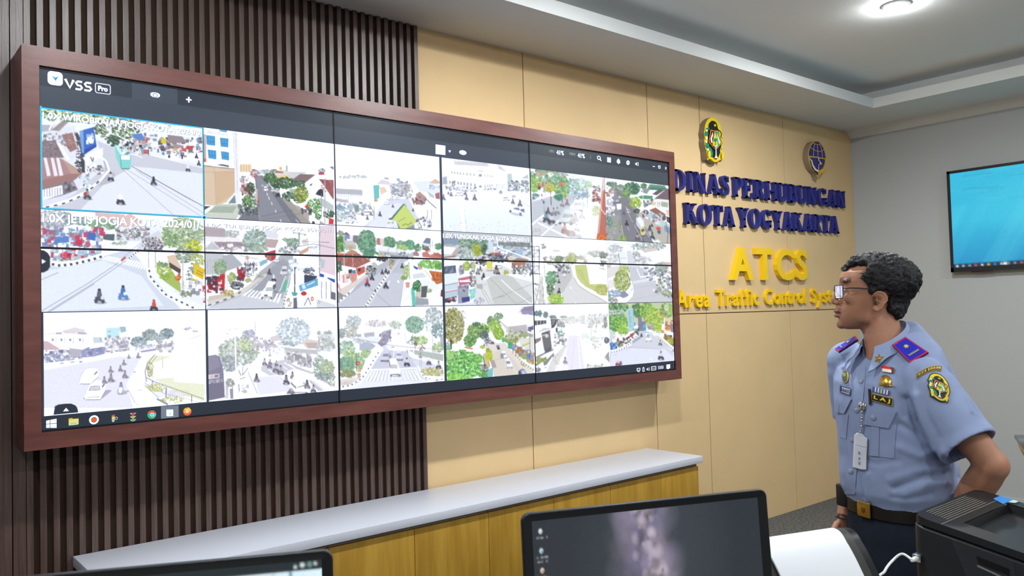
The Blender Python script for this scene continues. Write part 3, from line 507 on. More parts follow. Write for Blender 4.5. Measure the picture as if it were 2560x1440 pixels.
def feed_c(p):                                   # burnt-out shopping street with a yellow flag
    p.V('ffffff', 'ffffff', 0, 600); p.V('ffffff', 'f4f5fb', 600, 1300); p.P('dfe2ef', (780, 900, 1100, 900, 1330, 1370, 420, 1330, 640, 1150)); p.P('e8eaf5', (700, 1000, 1000, 960, 1100, 1370, 500, 1330))
    p.F(320, 590, 220, 22, 'd4d9d6 c4ccc9 e4e7e5', 70, 16); p.P('fff', (60, 610, 550, 640, 580, 710, 60, 720)); p.P('c9ccd6', (60, 750, 440, 780, 440, 850, 60, 830)); p.W('8f93a4', 760, 880, range(80, 440, 26), 8, .5); p.P('c9c2d0', (60, 890, 250, 930, 230, 960, 60, 940)); p.S(60, 960, 560, 1130, 'dfe3ea c9d2de 9fb0c0 eee bcc 8a94a4', 80, 14, 46); p.F(120, 1030, 70, 40, '8fb4cc 6a94b4 aac8d8', 40, 16); p.P('b9cde0', (240, 990, 300, 990, 300, 1060, 240, 1060)); p.P('8f9f98', (320, 1000, 390, 990, 390, 1090, 330, 1090)); p.P('a9bfd0', (440, 990, 490, 980, 490, 1050, 445, 1050)); p.F(120, 1150, 80, 90, 'cfe0e2 a4c8c8 dde8ea b4bcc8', 80, 16)
    p.P('76ccd0', (595, 710, 680, 705, 680, 890, 610, 930)); p.P('e8a060', (605, 920, 660, 915, 655, 945, 610, 945)); p.P('f4d6c0', (685, 740, 750, 730, 800, 800, 700, 850)); p.P('e8dcdf', (640, 690, 720, 620, 830, 660, 830, 710)); p.P('a9b2cc', (740, 600, 800, 600, 830, 630, 770, 625)); p.P('b4bfd4', (920, 630, 950, 600, 985, 630, 980, 680)); p.S(840, 660, 1080, 880, 'c4c8d4 a9aebe 8b91a4 e4e6ee d4d8e2', 160, 12, 40); p.F(1100, 800, 60, 110, 'cdb9b4 9c8f94 a9b4c0 c9d4d8', 70, 14)
    p.P('e7ecf2', (1160, 660, 1400, 640, 1560, 720, 1560, 840, 1260, 800)); p.P('e8c4b4', (1395, 680, 1480, 615, 1550, 660, 1545, 690)); p.P('8fa8cc', (1400, 705, 1460, 712, 1455, 750, 1405, 745)); p.S(1370, 720, 1540, 760, 'fff c9d4e4', 20, 14, 40); p.P('c8505c', (1195, 900, 1262, 895, 1250, 985, 1205, 985)); p.P('c49a98', (1200, 840, 1260, 800, 1350, 880, 1340, 980, 1260, 980)); p.S(1150, 880, 1360, 990, '8f6f78 b48f90 556 a9a0a8', 40, 12, 36); p.P('b8707a', (1480, 830, 1545, 810, 1550, 910, 1490, 900)); p.P('fdfdfd', (1350, 840, 1560, 1040, 1560, 1370, 1430, 1360, 1360, 1180)); p.L('778', 12, (1345, 900, 1420, 970, 1500, 1040)); p.W('667', 1060, 1290, (1370, 1430), 8, .8); p.P('9fc0b8', (1370, 800, 1470, 850, 1470, 900, 1400, 870), .6)
    p.C(510, 1140, 165, 90, 'fff', '99a', 10, 1, .2); p.L('8c90a0', 5, (420, 1110, 440, 1060, 490, 1050, 580, 1050, 600, 1110, 600, 1135, 420, 1135)); p.E('667', 440, 1120, 20, 20); p.E('667', 560, 1120, 20, 20); p.E('dde', 440, 1120, 9, 9); p.E('dde', 560, 1120, 9, 9)
    p.C(840, 1250, 75, 110, 'eef0f6', '667', 0); p.C(845, 920, 55, 45, 'fafafa', 'aab'); p.C(790, 985, 60, 55, 'fff', 'bbc'); p.C(935, 910, 50, 45, 'fafafa', '99a'); p.C(830, 1330, 90, 40, 'fff', 'aab')
    p.P('4d7d70', (840, 1190, 1010, 990, 1040, 970, 1220, 1240, 1050, 1350, 960, 1330, 930, 1230)); p.P('d2e480', (865, 1200, 1040, 985, 1120, 1080, 1220, 1240, 1040, 1345, 980, 1330, 930, 1230)); p.L('9aa858', 8, (950, 1230, 1060, 1170)); p.L('8c9a50', 12, (1010, 1290, 1060, 1260, 1090, 1280, 1150, 1240)); p.P('8f9ca0', (1060, 1345, 1225, 1250, 1260, 1330, 1180, 1350))
    p.B(510, 1200, 50, '667', '556'); p.B(690, 1150, 60, '556', '445'); p.B(875, 1025, 40, '778'); p.B(1165, 1080, 40, '556'); p.S(200, 1100, 380, 1250, 'ccd 99a eee 778 bbc', 60, 8, 26); p.S(1200, 1170, 1420, 1340, 'eee 889 ccd 667 fff', 50, 16, 50); p.L('556', 8, (1230, 1180, 1300, 1350)); p.W('99a', 1000, 1200, (600, 610), 6, .7); p.L('aab', 5, (75, 990, 250, 890))
    p.T(90, 155, 900, 245, 40, 24, '9aa', .4)
def feed_d(p):                                   # pale crossroads before a long white building
    p.V('ffffff', 'fbfbff', 0, 640); p.V('f2f4fc', 'e8eef8', 620, 1370); p.P('fdfbfa', (170, 200, 870, 240, 1160, 330, 1160, 590, 780, 620, 650, 600, 180, 540)); p.P('e7e4e6', (290, 150, 850, 190, 870, 250, 300, 205)); p.W('b8b8c4', 160, 225, range(320, 850, 20), 8, .6); p.P('dcdce4', (1015, 210, 1130, 300, 1130, 325, 1020, 280)); p.W('c9c8cc', 230, 265, range(1030, 1100, 16), 5, .5)
    for i, x in enumerate((265, 310, 355, 400, 455, 510, 568, 628)): p.R('b4b4bc', x-12, 320+i*5, x+8, 360+i*5, .8)
    for i, x in enumerate((800, 845, 880, 915)): p.R('c8bfc0', x-7, 370+i*4, x+8, 410+i*4, .8)
    p.R('a4a9b8', 700, 365, 750, 405); p.R('c4cdda', 690, 300, 770, 330, .5)
    for i, x in enumerate((230, 290, 365, 412, 462, 516, 574, 635)): p.R('b0b6c4', x-14, 470+i*7, x+14, 520+i*7, .85)
    for i, x in enumerate((803, 846, 880, 915, 990)): p.R('b8bcc6', x-8, 535-i*4, x+8, 585-i*4, .8)
    p.R('a9aebb', 705, 548, 748, 585); p.W('b4b4bc', 520, 600, range(1020, 1160, 18), 7, .6); p.S(160, 540, 660, 620, 'b4bac4 9aa2b0 c9ced8 778', 80, 8, 26, 40); p.P('b4c0cc', (110, 420, 180, 400, 190, 530, 110, 530)); p.F(290, 510, 30, 40, '8a94a8', 14, 14); p.S(790, 590, 1010, 620, 'a9b0bc 889 ccd', 30, 8, 22)
    p.P('c4dcdc', (1165, 360, 1235, 360, 1250, 520, 1170, 560)); p.S(1180, 480, 1370, 630, 'a4b4b8 8fa0a8 c4ced2 667 ccd', 80, 10, 34); p.P('c9d0d8', (1400, 430, 1500, 370, 1510, 440)); p.S(1390, 470, 1510, 660, 'b4bcc8 8fa0a4 d4d8e0 99a', 40, 14, 44); p.P('fdfdfe', (1300, 690, 1440, 660, 1520, 720, 1520, 890, 1320, 780)); p.L('c9cdd6', 8, (1320, 760, 1520, 890))
    for b in ((205, 690, 40), (250, 720, 60), (480, 700, 60), (500, 780, 70), (632, 785, 85), (1255, 845, 75), (1370, 890, 100), (175, 590, 30), (125, 780, 80)): p.B(b[0], b[1], b[2], '778', '667', 1, '556', .85)
    p.C(375, 715, 130, 80, 'fdfdfb', 'bbc', 0, 1, .2); p.C(1055, 680, 50, 50, 'c4c9d0', '778'); p.C(1145, 790, 100, 75, 'fafbfc', '99a', -20); p.C(1265, 740, 60, 40, 'eee', '889')
    p.P('b9c4e0', (1200, 1000, 1420, 1010, 1420, 1050, 1300, 1040), .6); p.P('f3f6fc', (1190, 950, 1270, 890, 1420, 890, 1450, 920, 1450, 1000, 1400, 1030, 1190, 985)); p.P('8f98b0', (1262, 930, 1290, 908, 1360, 915, 1360, 955)); p.P('8088a4', (1375, 935, 1440, 930, 1445, 990, 1385, 965)); p.E('667', 1215, 970, 20, 22); p.E('667', 1378, 1015, 24, 26); p.E('ccd', 1378, 1015, 11, 12); p.L('a9b2c8', 7, (1210, 985, 1400, 1020))
    p.P('fff', (370, 900, 480, 900, 500, 1320, 420, 1320)); p.L('dfe3ea', 8, (375, 920, 425, 1320)); p.L('b4bac4', 7, (475, 930, 470, 1000, 500, 1320)); p.T(430, 960, 455, 1300, 6, 60, 'ccd4e0', .8)
    p.F(820, 1200, 680, 130, 'dfe4ea eceff6 e4e9f2', 60, 20, .4); p.T(120, 115, 400, 150, 12, 22, '99a', .35)
def feed_e(p):                                   # trees, a jam of bikes and cars, a rusty pole
    p.V('fdfefe', 'f4f6f8', 100, 700); p.P('cfd5e0', (50, 640, 700, 560, 1000, 500, 700, 900, 60, 1130)); p.P('dfe0e4', (60, 1040, 500, 980, 700, 1300, 60, 1260)); p.P('f3f2f0', (700, 800, 1160, 500, 1250, 1300, 620, 1300))
    p.F(300, 330, 330, 190, '8fc0a0 74b08c a4cf9c 5f9f84 c4dcc0 d9a08c', 260, 30); p.F(110, 400, 80, 130, 'a4d070 8ec25a c4e090 6fae60', 120, 24); p.F(560, 460, 120, 160, '7fb890 5fa07c 9fcf9a c8d870', 170, 26); p.F(500, 600, 70, 70, '5f9f80 4f8f78', 60, 22); p.F(360, 450, 70, 80, 'c8cc58 dfae58 b4c060', 70, 20); p.F(540, 400, 60, 40, 'd8786a e09080', 26, 16); p.F(740, 420, 90, 140, 'b4ccd2 9cbcc4 8fb0a8 c4d8d4', 90, 24); p.F(900, 400, 130, 110, 'c4dcd0 aed0c0 d8e8e0 9cc4b0', 100, 24); p.F(560, 240, 100, 40, 'c9d4cc b4c4b8 8fa49c', 60, 16); p.F(200, 230, 60, 40, 'dcb4a4 c89c8c', 20, 16); p.F(1010, 400, 60, 60, 'b8d89c 98c88a', 40, 18)
    p.R('e8624a', 160, 380, 190, 440); p.R('e87050', 232, 375, 262, 440); p.E('556', 190, 460, 30, 24); p.P('fff', (210, 460, 245, 460, 240, 560, 215, 560)); p.L('a86050', 16, (228, 560, 232, 660)); p.L('6f5f58', 10, (372, 500, 380, 740)); p.L('7a6a60', 10, (605, 570, 610, 650)); p.L('b8d8d0', 10, (275, 250, 295, 830)); p.E('4f6fb0', 258, 690, 16, 26); p.L('7f8fa8', 6, (262, 700, 275, 930)); p.F(130, 600, 60, 50, '8fb0c0 5f8f9c a4b8b0', 40, 18); p.P('f8eee8', (50, 690, 180, 600, 560, 540, 430, 580, 240, 640)); p.P('e8d8d0', (60, 640, 110, 650, 60, 690))
    p.C(780, 830, 180, 200, 'fafbfb', 'c9ced4', 60, 1, .15); p.C(620, 1040, 240, 240, 'dfe4e4', '9fb0b4', 60, .95, .3); p.C(810, 640, 90, 70, 'f0f4f6', 'aab8c0', 20, 1, .1); p.C(900, 580, 80, 60, 'd4e4ec', '9fb8c8', 20); p.S(760, 520, 1010, 640, 'eef0f2 c9d8e0 a4bccc 8fb0c4', 50, 16, 50)
    for b in ((300, 1010, 150, '6f9fa4', '445'), (390, 1050, 160, 'dfe4e0', '556'), (420, 900, 110, 'c9b8b8', '889'), (330, 880, 100, '556', '556'), (480, 880, 100, 'ccc', '889'), (560, 760, 90, 'c9b4b0', '889'), (640, 740, 90, 'b07070', '778'), (600, 1190, 150, 'd8a898', 'b88'), (700, 1230, 190, 'f0eae6', 'b9a8a4'), (720, 1030, 120, 'dcbcb4', 'aaa'), (780, 1000, 120, 'd8b4b0', 'a99'), (880, 960, 130, 'b8b8bc', '99a'), (830, 1260, 110, 'eee', 'ccc'), (790, 1150, 100, 'eee4e0', 'bbb')): p.B(b[0], b[1], b[2], b[3], b[4], 1, '667', .8)
    p.L('fdfdfd', 26, (60, 1060, 260, 900)); p.L('fdfdfd', 26, (160, 1020, 640, 1260)); p.L('fdfdfd', 18, (210, 1250, 500, 990)); p.F(150, 1180, 90, 70, 'c4cccc d8dcdc b4bcbc', 50, 14, .5); p.E('e8e8ea', 220, 970, 40, 22)
    p.L('e8eef2', 34, (1060, 320, 1030, 980)); p.L('a8b8d0', 9, (975, 500, 965, 800)); p.S(1060, 430, 1170, 700, 'a05a5a 8f4a50 c8a0a0 fff 6fa0a0', 60, 14, 50); p.F(1100, 840, 60, 90, 'c8d888 d8e0a0 b4cc80', 60, 20, .7); p.H(900, 1000, 420, 400, .75, 'fffdfb'); p.H(1000, 330, 300, 160, .5)
    p.P('c8796a', (1215, 300, 1262, 300, 1275, 900, 1275, 1310, 1120, 1310, 1170, 900)); p.P('e4b4a4', (1200, 480, 1230, 480, 1190, 900, 1160, 1200, 1120, 1300, 1160, 900)); p.P('e07038', (1130, 1200, 1280, 1190, 1280, 1310, 1120, 1300)); p.F(1200, 1260, 70, 40, 'e8783c d8602c f0a070', 40, 22); p.P('ead8d4', (1215, 295, 1260, 295, 1262, 480, 1205, 520)); p.L('fff0e8', 16, (1175, 720, 1200, 820, 1280, 910))
def feed_f(p):                                   # long straight road with a box lorry
    p.V('fdfdfd', 'f2f4f5', 300, 560); p.P('9a9aa4', (1420, 470, 1480, 470, 1700, 640, 2060, 1360, 1290, 1360, 1280, 900)); p.P('8a8a94', (1440, 500, 1475, 490, 1640, 640, 1800, 1000, 2050, 1350, 1560, 1350, 1530, 900)); p.P('c9c4bc', (1790, 900, 1900, 800, 2330, 1100, 2330, 1370, 2100, 1370))
    p.P('a8a8a8', (1285, 900, 1500, 900, 1560, 1330, 1285, 1320)); p.F(1370, 1150, 90, 190, '9aa49c b4b8b4 8a9690 c8ccc8', 120, 18, .6); p.F(1330, 1010, 60, 90, '4f8078 6f9a90 9ab4ac', 50, 18); p.F(1550, 1290, 60, 60, '8fb050 a8c868 6f9448', 60, 18); p.F(1500, 1080, 24, 110, '7f9058 98a870', 30, 14)
    p.F(1370, 400, 80, 40, '6f8a78 567a68 8aa090', 50, 22); p.F(1480, 460, 110, 50, '8a9c94 7a8f88 a9b8b0', 70, 22); p.F(1700, 470, 130, 100, '5f8a68 4f7a5a 74a07c 8ab48c', 170, 24); p.F(1600, 560, 70, 60, '7fa060 98b878 5f8458', 60, 20); p.F(1890, 430, 50, 40, '56785f 6a8c70', 40, 20); p.F(1760, 700, 95, 90, 'a0c04c b8d464 7fa03c d4e488', 130, 20); p.F(1740, 480, 60, 90, '4f7a68 3f6a58', 40, 22); p.F(1780, 830, 60, 40, '4c5c50 3d4c44', 30, 16)
    p.P('f0ece8', (1275, 430, 1370, 440, 1390, 590, 1275, 540)); p.S(1280, 450, 1400, 590, '8f7f7c c9b8b0 fff a0908c', 40, 16, 60); p.P('fdfdfd', (1270, 600, 1410, 640, 1410, 850, 1285, 860)); p.S(1290, 640, 1400, 860, 'fff e8e0d0 99a ccd', 30, 18, 60); p.P('fdfefe', (1450, 720, 1530, 715, 1530, 805, 1460, 815)); p.L('99a', 8, (1510, 800, 1520, 1050)); p.S(1400, 630, 1490, 720, '556 778 ccc 8fa098', 30, 12, 36); p.S(1290, 860, 1420, 900, 'eee 99a 6f8f88', 20, 16, 44)
    p.P('6f9f88', (1990, 400, 2230, 420, 2270, 490, 1940, 490)); p.P('4f8a70', (1940, 490, 2020, 450, 2270, 465, 2230, 500)); p.P('9aa4a8', (1840, 520, 1900, 460, 2000, 480, 1940, 560)); p.P('5f9f78', (1800, 600, 1880, 580, 2040, 590, 2030, 640, 1850, 640)); p.P('7f6f78', (2060, 640, 2270, 470, 2310, 480, 2310, 660, 2150, 640)); p.P('6a5f68', (2030, 560, 2130, 490, 2220, 500, 2100, 580)); p.P('f2f0e8', (2060, 650, 2310, 670, 2320, 900, 2070, 780)); p.P('b8ccb0', (2180, 680, 2290, 700, 2290, 780, 2170, 750)); p.W('778', 690, 770, (2120, 2150, 2200, 2230, 2260), 8, .8); p.P('e8d4a0', (1975, 690, 2090, 690, 2080, 740, 1980, 730)); p.S(1890, 650, 2040, 760, 'eee 889 c8d8c0 556', 30, 16, 50); p.L('e8f0f0', 16, (1875, 490, 1885, 830))
    p.P('a07064', (1980, 820, 2080, 780, 2250, 890, 2200, 960)); p.P('7a5a58', (2170, 960, 2250, 900, 2250, 980, 2190, 1000)); p.P('c8dce0', (1990, 830, 2170, 960, 2310, 1060, 2310, 1130, 2100, 1060, 1980, 920)); p.S(2000, 880, 2200, 1040, '8fb8c8 d05060 eee 6f98a8', 40, 14, 46); p.P('8fb4dc', (2220, 1060, 2320, 1120, 2320, 1220, 2230, 1140)); p.W('667', 1080, 1180, range(2235, 2315, 20), 5, .7); p.P('556', (2260, 920, 2320, 940, 2320, 1040, 2270, 1010)); p.P('e8d8c0', (2255, 820, 2310, 820, 2320, 930, 2260, 900)); p.S(1890, 840, 1980, 960, 'eee dcd 556 fff', 24, 16, 50)
    p.P('6c6c78', (1770, 1080, 1850, 1250, 1930, 1240, 1900, 1180), .5); p.P('eff0f2', (1765, 950, 1830, 925, 1890, 990, 1905, 1080, 1845, 1150, 1770, 1060)); p.P('d8dade', (1765, 950, 1770, 1060, 1850, 1150, 1850, 1090)); p.P('e4dc90', (1835, 1120, 1900, 1070, 1920, 1180, 1910, 1230, 1860, 1240, 1840, 1200)); p.P('667', (1850, 1140, 1895, 1115, 1905, 1160, 1860, 1180)); p.L('445', 12, (1855, 1240, 1910, 1230))
    p.B(1570, 890, 60, '778', '556'); p.B(1615, 1070, 80, '445', '334'); p.B(1790, 1310, 110, 'c8a8a8', '667'); p.B(1990, 1160, 90, '445', '556'); p.B(2030, 1290, 110, '56807a', '445'); p.B(2025, 1090, 50, '334'); p.B(1880, 1350, 60, '667'); p.C(1645, 870, 60, 70, 'c9ccd4', '667', -16); p.E('e06048', 2130, 1120, 50, 32); p.P('5f6f9c', (2110, 1150, 2170, 1150, 2165, 1210, 2120, 1200)); p.C(1500, 630, 50, 36, 'eee'); p.C(1460, 690, 60, 40, 'eee')
    for a in ((1530, 1060, 1575, 1310), (1740, 1060, 1880, 1330), (1630, 1090, 1655, 1150), (1690, 970, 1712, 1015), (1920, 1170, 2060, 1350), (1600, 760, 1680, 960)): p.L('f4f4f6', 9, a, .85)
    p.P('2f4060', (1282, 1320, 1705, 1335, 1705, 1360, 1282, 1345)); p.T(1290, 1334, 1700, 1347, 22, 16, 'dde', .8); p.P('f0f0ec', (2060, 1330, 2120, 1290, 2180, 1350, 2170, 1365)); p.L('445', 10, (2250, 1000, 2285, 1200, 2275, 1360), .8)
def feed_g(p):                                   # curving junction with painted kerbs
    p.V('f2f4fa', 'e4e8f2', 30, 400); p.P('dbe2ee', (60, 720, 900, 640, 1250, 540, 1480, 800, 2290, 1370, 60, 1390)); p.P('e7ecf6', (60, 850, 900, 700, 1400, 900, 1700, 1300, 60, 1380))
    p.F(250, 150, 240, 120, 'c9ccd8 b4b8c8 a8b0c0 dcdce4 8f9fb0 d0d8d0', 150, 30); p.P('e8c8c8', (790, 60, 1180, 90, 1180, 180, 800, 150)); p.P('e8ccc8', (1080, 150, 1260, 80, 1420, 190, 1380, 240, 1080, 270)); p.F(900, 230, 190, 70, '8fb494 74a080 aac8a4', 110, 26); p.F(560, 180, 160, 60, '9cb8b8 88a8a4 b8c8c4', 60, 24); p.P('fdfeff', (360, 270, 480, 230, 740, 250, 720, 320, 520, 300)); p.P('fdfefe', (880, 340, 1000, 290, 1180, 300, 1060, 370)); p.P('5f6f78', (890, 350, 1050, 350, 1040, 440, 900, 420)); p.S(80, 280, 900, 520, 'c9d0e0 8f9fc0 6f9fd8 fff b87080 a0a8b8 e8e8f0 d04868 6a88c8', 190, 18, 70)
    p.P('5f90d8', (250, 400, 440, 380, 440, 460, 240, 470)); p.P('4a78c8', (690, 320, 800, 340, 790, 440, 690, 420)); p.P('d04060', (530, 430, 615, 420, 620, 490, 540, 500)); p.S(1060, 260, 1500, 420, CL+' 7f8f90', 110, 14, 46); p.F(1340, 360, 60, 40, '7f9088 5f7470', 30, 18); p.P('f0f2f6', (860, 460, 1300, 440, 1500, 500, 1260, 560, 880, 560)); p.F(1120, 470, 100, 24, 'a8b4a0 c4ccb8', 30, 18)
    p.F(1330, 330, 200, 100, 'dfe0e8 c9ced8 99a fff', 50, 18)
    p.P('dde0ea', (1450, 400, 1640, 300, 1720, 520, 1330, 560)); p.S(1420, 400, 1700, 560, CL+' 445 556', 120, 12, 40)
    p.F(1960, 340, 280, 210, 'a8c090 90b080 c0d0a0 8aa888 b8c8b0 d4dc98', 300, 30); p.F(1800, 420, 110, 110, '98b488 78a070 b0c898', 90, 24); p.F(2100, 520, 110, 90, 'd0d850 c0cc48 e0e478 a8b848', 90, 26); p.F(1980, 620, 130, 110, '9aac98 7f9484 b4c0b0', 110, 24); p.F(2150, 700, 90, 90, 'b8c488 d4d88c a8b880', 70, 22)
    p.F(400, 660, 220, 40, '98b480 a8c090 7f9f70', 70, 18); p.S(180, 560, 860, 680, 'fff d8dce8 a8c0e0 d84060 b0e0e8 c8ccd8 8fa0b8', 110, 22, 76); p.F(400, 630, 80, 40, 'd04068 e06080 b83050', 40, 22)
    p.K((190, 745, 330, 768, 480, 750, 640, 715, 780, 680, 900, 640), 46, 9, 'fff', '556'); p.L('f8fafc', 24, (180, 715, 330, 730, 520, 710, 700, 665, 880, 615))
    p.Z('fff', (880, 690), (1500, 830), (960, 640), (1540, 740), 17, .55, .95); p.P('d85858', (1130, 690, 1190, 645, 1200, 670, 1140, 715)); p.K((1230, 680, 1300, 620, 1370, 570), 28, 5, 'fff', '556')
    p.P('f0f2f4', (1480, 840, 1560, 850, 2250, 1300, 2250, 1370, 1950, 1370)); p.L('fff', 22, (1475, 800, 1500, 930, 1700, 1150, 2060, 1370)); p.K((1500, 800, 1530, 930, 1720, 1150, 2120, 1340), 30, 11, 'fcfcfd', '556')
    p.P('eceeec', (1560, 820, 1760, 860, 2240, 1220, 2240, 1300, 1900, 1170)); p.P('b0c868', (1600, 720, 1780, 780, 1920, 1000, 1930, 1130, 1720, 980, 1610, 860)); p.F(1720, 850, 90, 110, 'a0c050 b8d070 88a848', 90, 20); p.F(1700, 830, 70, 40, 'f0f4d8 fff', 20, 16); p.F(1690, 740, 70, 50, '8fa888 78946c', 40, 20); p.F(1890, 920, 40, 50, 'e08848 d87038', 30, 18); p.P('e8d0b8', (1740, 640, 1850, 620, 1930, 780, 1930, 860, 1770, 720)); p.P('5a4f4c', (1770, 720, 1930, 820, 1920, 880, 1780, 790)); p.P('fdfdfd', (1640, 660, 1740, 650, 1760, 730, 1650, 720))
    p.W('8a929c', 380, 800, (1590, 1500), 10, .8); p.W('c4ccd4', 640, 1200, (1955,), 20, .9); p.F(2080, 900, 80, 120, '9aa8a0 7f9088 b8c4b8', 60, 20); p.P('f0cc28', (2110, 740, 2250, 820, 2210, 1050, 2085, 960)); p.P('f8f4e8', (2090, 880, 2225, 955, 2215, 1010, 2085, 930)); p.L('806810', 8, (2140, 830, 2220, 870)); p.L('806810', 8, (2130, 860, 2215, 905)); p.S(1950, 980, 2200, 1150, 'dfe4e8 c8ccd0 99a fff', 40, 20, 70); p.S(2230, 1000, 2290, 1240, 'fff d83848 e8e8f0', 16, 30, 90); p.F(2000, 1150, 80, 40, '8a9478 788868', 30, 16)
    for a in ((60, 1380, 700, 1000, 1100, 730), (160, 1380, 800, 980, 1200, 700), (180, 1384, 780, 1010), (60, 960, 300, 860)): p.L('7f8ca8', 7, a, .7)
    p.L('8f98b4', 6, (1130, 690, 1330, 520, 1470, 400), .6)
    p.B(845, 1260, 170, '667', '556', 1, '445'); p.B(1160, 1215, 170, '4a78c8', '5f8fd8', 1, '445'); p.B(1570, 1370, 140, 'e05838', '445', 1, 'c84830'); p.E('dde8f0', 885, 1195, 24, 30); p.E('e8f0f8', 1185, 1140, 24, 26)
    p.P('2a3340', (60, 560, 110, 568, 160, 600, 190, 650, 192, 780, 160, 830, 110, 856, 60, 862)); p.P('fff', (80, 680, 138, 712, 80, 748))
def feed_h(p):                                   # tree-lined crossing with a white car on the zebra
    p.V('fefefe', 'f6f6f8', 40, 500); p.P('b9bdc9', (900, 830, 1250, 560, 1400, 560, 1350, 1000, 1240, 1390, 80, 1390, 700, 1090)); p.P('a9adba', (960, 860, 1240, 640, 1330, 700, 1240, 1150, 780, 1120)); p.P('d8dbe4', (60, 1390, 640, 1190, 1240, 1230, 1220, 1390))
    p.P('bcb0ba', (60, 160, 370, 190, 430, 320, 60, 310)); p.F(480, 270, 110, 50, 'ccd0d0 b4c0bc', 50, 24, .8); p.P('f2ece8', (60, 315, 600, 330, 600, 380, 60, 390)); p.P('ab97a2', (210, 390, 620, 390, 740, 440, 740, 500, 330, 510)); p.S(330, 430, 690, 520, 'b4a4b0 fff 889 ccc', 40, 18, 60); p.P('e4e4ea', (940, 250, 990, 210, 1140, 230, 1180, 300, 1160, 350, 960, 320)); p.P('c4b0b4', (960, 340, 1180, 360, 1130, 480, 980, 470)); p.F(820, 370, 170, 170, '9cb4ac 88a49c b0c4bc 7f9c94 c8d8d0', 240, 26); p.F(900, 500, 120, 60, 'a0b4a4 b8c4b4', 60, 20)
    p.P('d2d5de', (70, 510, 180, 380, 320, 510)); p.W('a9aeb9', 430, 510, range(100, 300, 30), 6, .7); p.P('cfd2da', (60, 560, 320, 560, 640, 740, 400, 830, 350, 880, 60, 880)); p.P('b8bcc6', (330, 600, 480, 570, 650, 740, 420, 820)); p.W('9aa0ac', 640, 860, range(80, 330, 36), 6, .6)
    p.P('f3efe8', (480, 570, 900, 590, 960, 620, 660, 740)); p.E('c9b9a8', 710, 630, 26, 34); p.P('c04050', (960, 560, 1130, 510, 1140, 640, 1070, 680, 980, 620)); p.P('b08070', (990, 590, 1070, 600, 1070, 680, 1010, 660)); p.P('fff', (830, 660, 960, 620, 1010, 630, 920, 690)); p.P('8fc4dc', (890, 690, 1010, 640, 1010, 700, 900, 760)); p.S(660, 700, 860, 900, 'e8e8ec 889 556 c0c4cc fff', 70, 14, 46); p.W('445', 680, 870, (680, 720, 800), 8, .7)
    p.F(310, 770, 90, 120, '98b090 80a07c b0c4a0', 110, 22); p.F(480, 930, 60, 90, 'b0c080 c4d090 90a868', 60, 20); p.P('a02838', (560, 830, 650, 760, 665, 960, 590, 930)); p.S(560, 780, 660, 960, 'b03040 8c2030 d88088 556', 40, 16, 50); p.P('b02838', (90, 910, 220, 920, 210, 1080, 130, 1100)); p.P('d83038', (300, 880, 380, 860, 370, 1130, 310, 1170)); p.S(80, 920, 340, 1130, '8c2434 fff 445 b03848 334', 50, 22, 70); p.P('f4c838', (0, 780, 62, 830, 62, 920, 40, 1060, 0, 1030)); p.P('f6f6f8', (60, 950, 110, 1000, 100, 1180, 60, 1170))
    p.P('e2ddd6', (100, 1240, 450, 1190, 620, 1100, 980, 860, 1000, 870, 640, 1180, 130, 1340)); p.P('d6d0c6', (130, 1200, 450, 1150, 520, 1180, 130, 1270)); p.F(560, 1040, 100, 60, '556 667 445 8fa098', 60, 18); p.F(430, 1150, 80, 50, 'd8c060 8f9a60 c8b078', 40, 18); p.F(720, 960, 50, 30, 'b4bc80 c8b888', 24, 16); p.W('dde0e4', 880, 1160, (410,), 20); p.K((90, 1350, 300, 1280, 540, 1190, 640, 1110), 26, 5, 'e8e4dc', '667'); p.F(930, 900, 70, 24, 'b4b89c 98a088', 26, 14)
    p.L('fff', 10, (620, 1200, 800, 1080, 1010, 870)); p.L('fff', 12, (1330, 800, 1260, 960, 1200, 1120, 1110, 1100)); p.P('6cc4a4', (1270, 970, 1320, 960, 1280, 1130, 1220, 1130)); p.L('fff', 9, (1350, 880, 1290, 1130)); p.L('fff', 9, (1270, 1150, 1220, 1390)); p.Z('fff', (650, 1190), (1200, 1310), (760, 1100), (1250, 1170), 10, .5, .95)
    p.C(1000, 1235, 170, 260, 'fdfdfe', 'b4c4c8', 80, 1, .4); p.P('556', (960, 1180, 1020, 1180, 1010, 1200, 965, 1200)); p.P('667', (1090, 1040, 1135, 1010, 1140, 1060, 1100, 1110)); p.C(1250, 890, 100, 140, 'dfe3e8', '667', 20); p.B(1105, 975, 90, 'eee', '445', 1, 'fff'); p.B(1040, 880, 80, '803848', '556'); p.C(1150, 690, 70, 60, 'fafafa', '889')
    p.F(1280, 370, 60, 40, 'b4c4b8 9cb4a8', 30, 18); p.F(1390, 400, 100, 60, '8aa898 a0b8a8 74947f', 70, 22); p.P('f8f8fa', (1200, 340, 1300, 400, 1300, 460, 1190, 440)); p.S(1190, 440, 1480, 580, 'e0e4e8 99a b8c4bc 778', 60, 14, 44); p.P('d8b098', (1480, 540, 1640, 460, 1620, 530, 1500, 590)); p.P('e4dcd8', (1510, 370, 1620, 330, 1640, 420, 1540, 430)); p.P('fdfcfe', (1620, 310, 1780, 270, 1790, 800, 1640, 760)); p.W('99a', 460, 620, range(1660, 1780, 26), 6, .6); p.W('8f98a4', 130, 1370, (1790,), 20, .8)
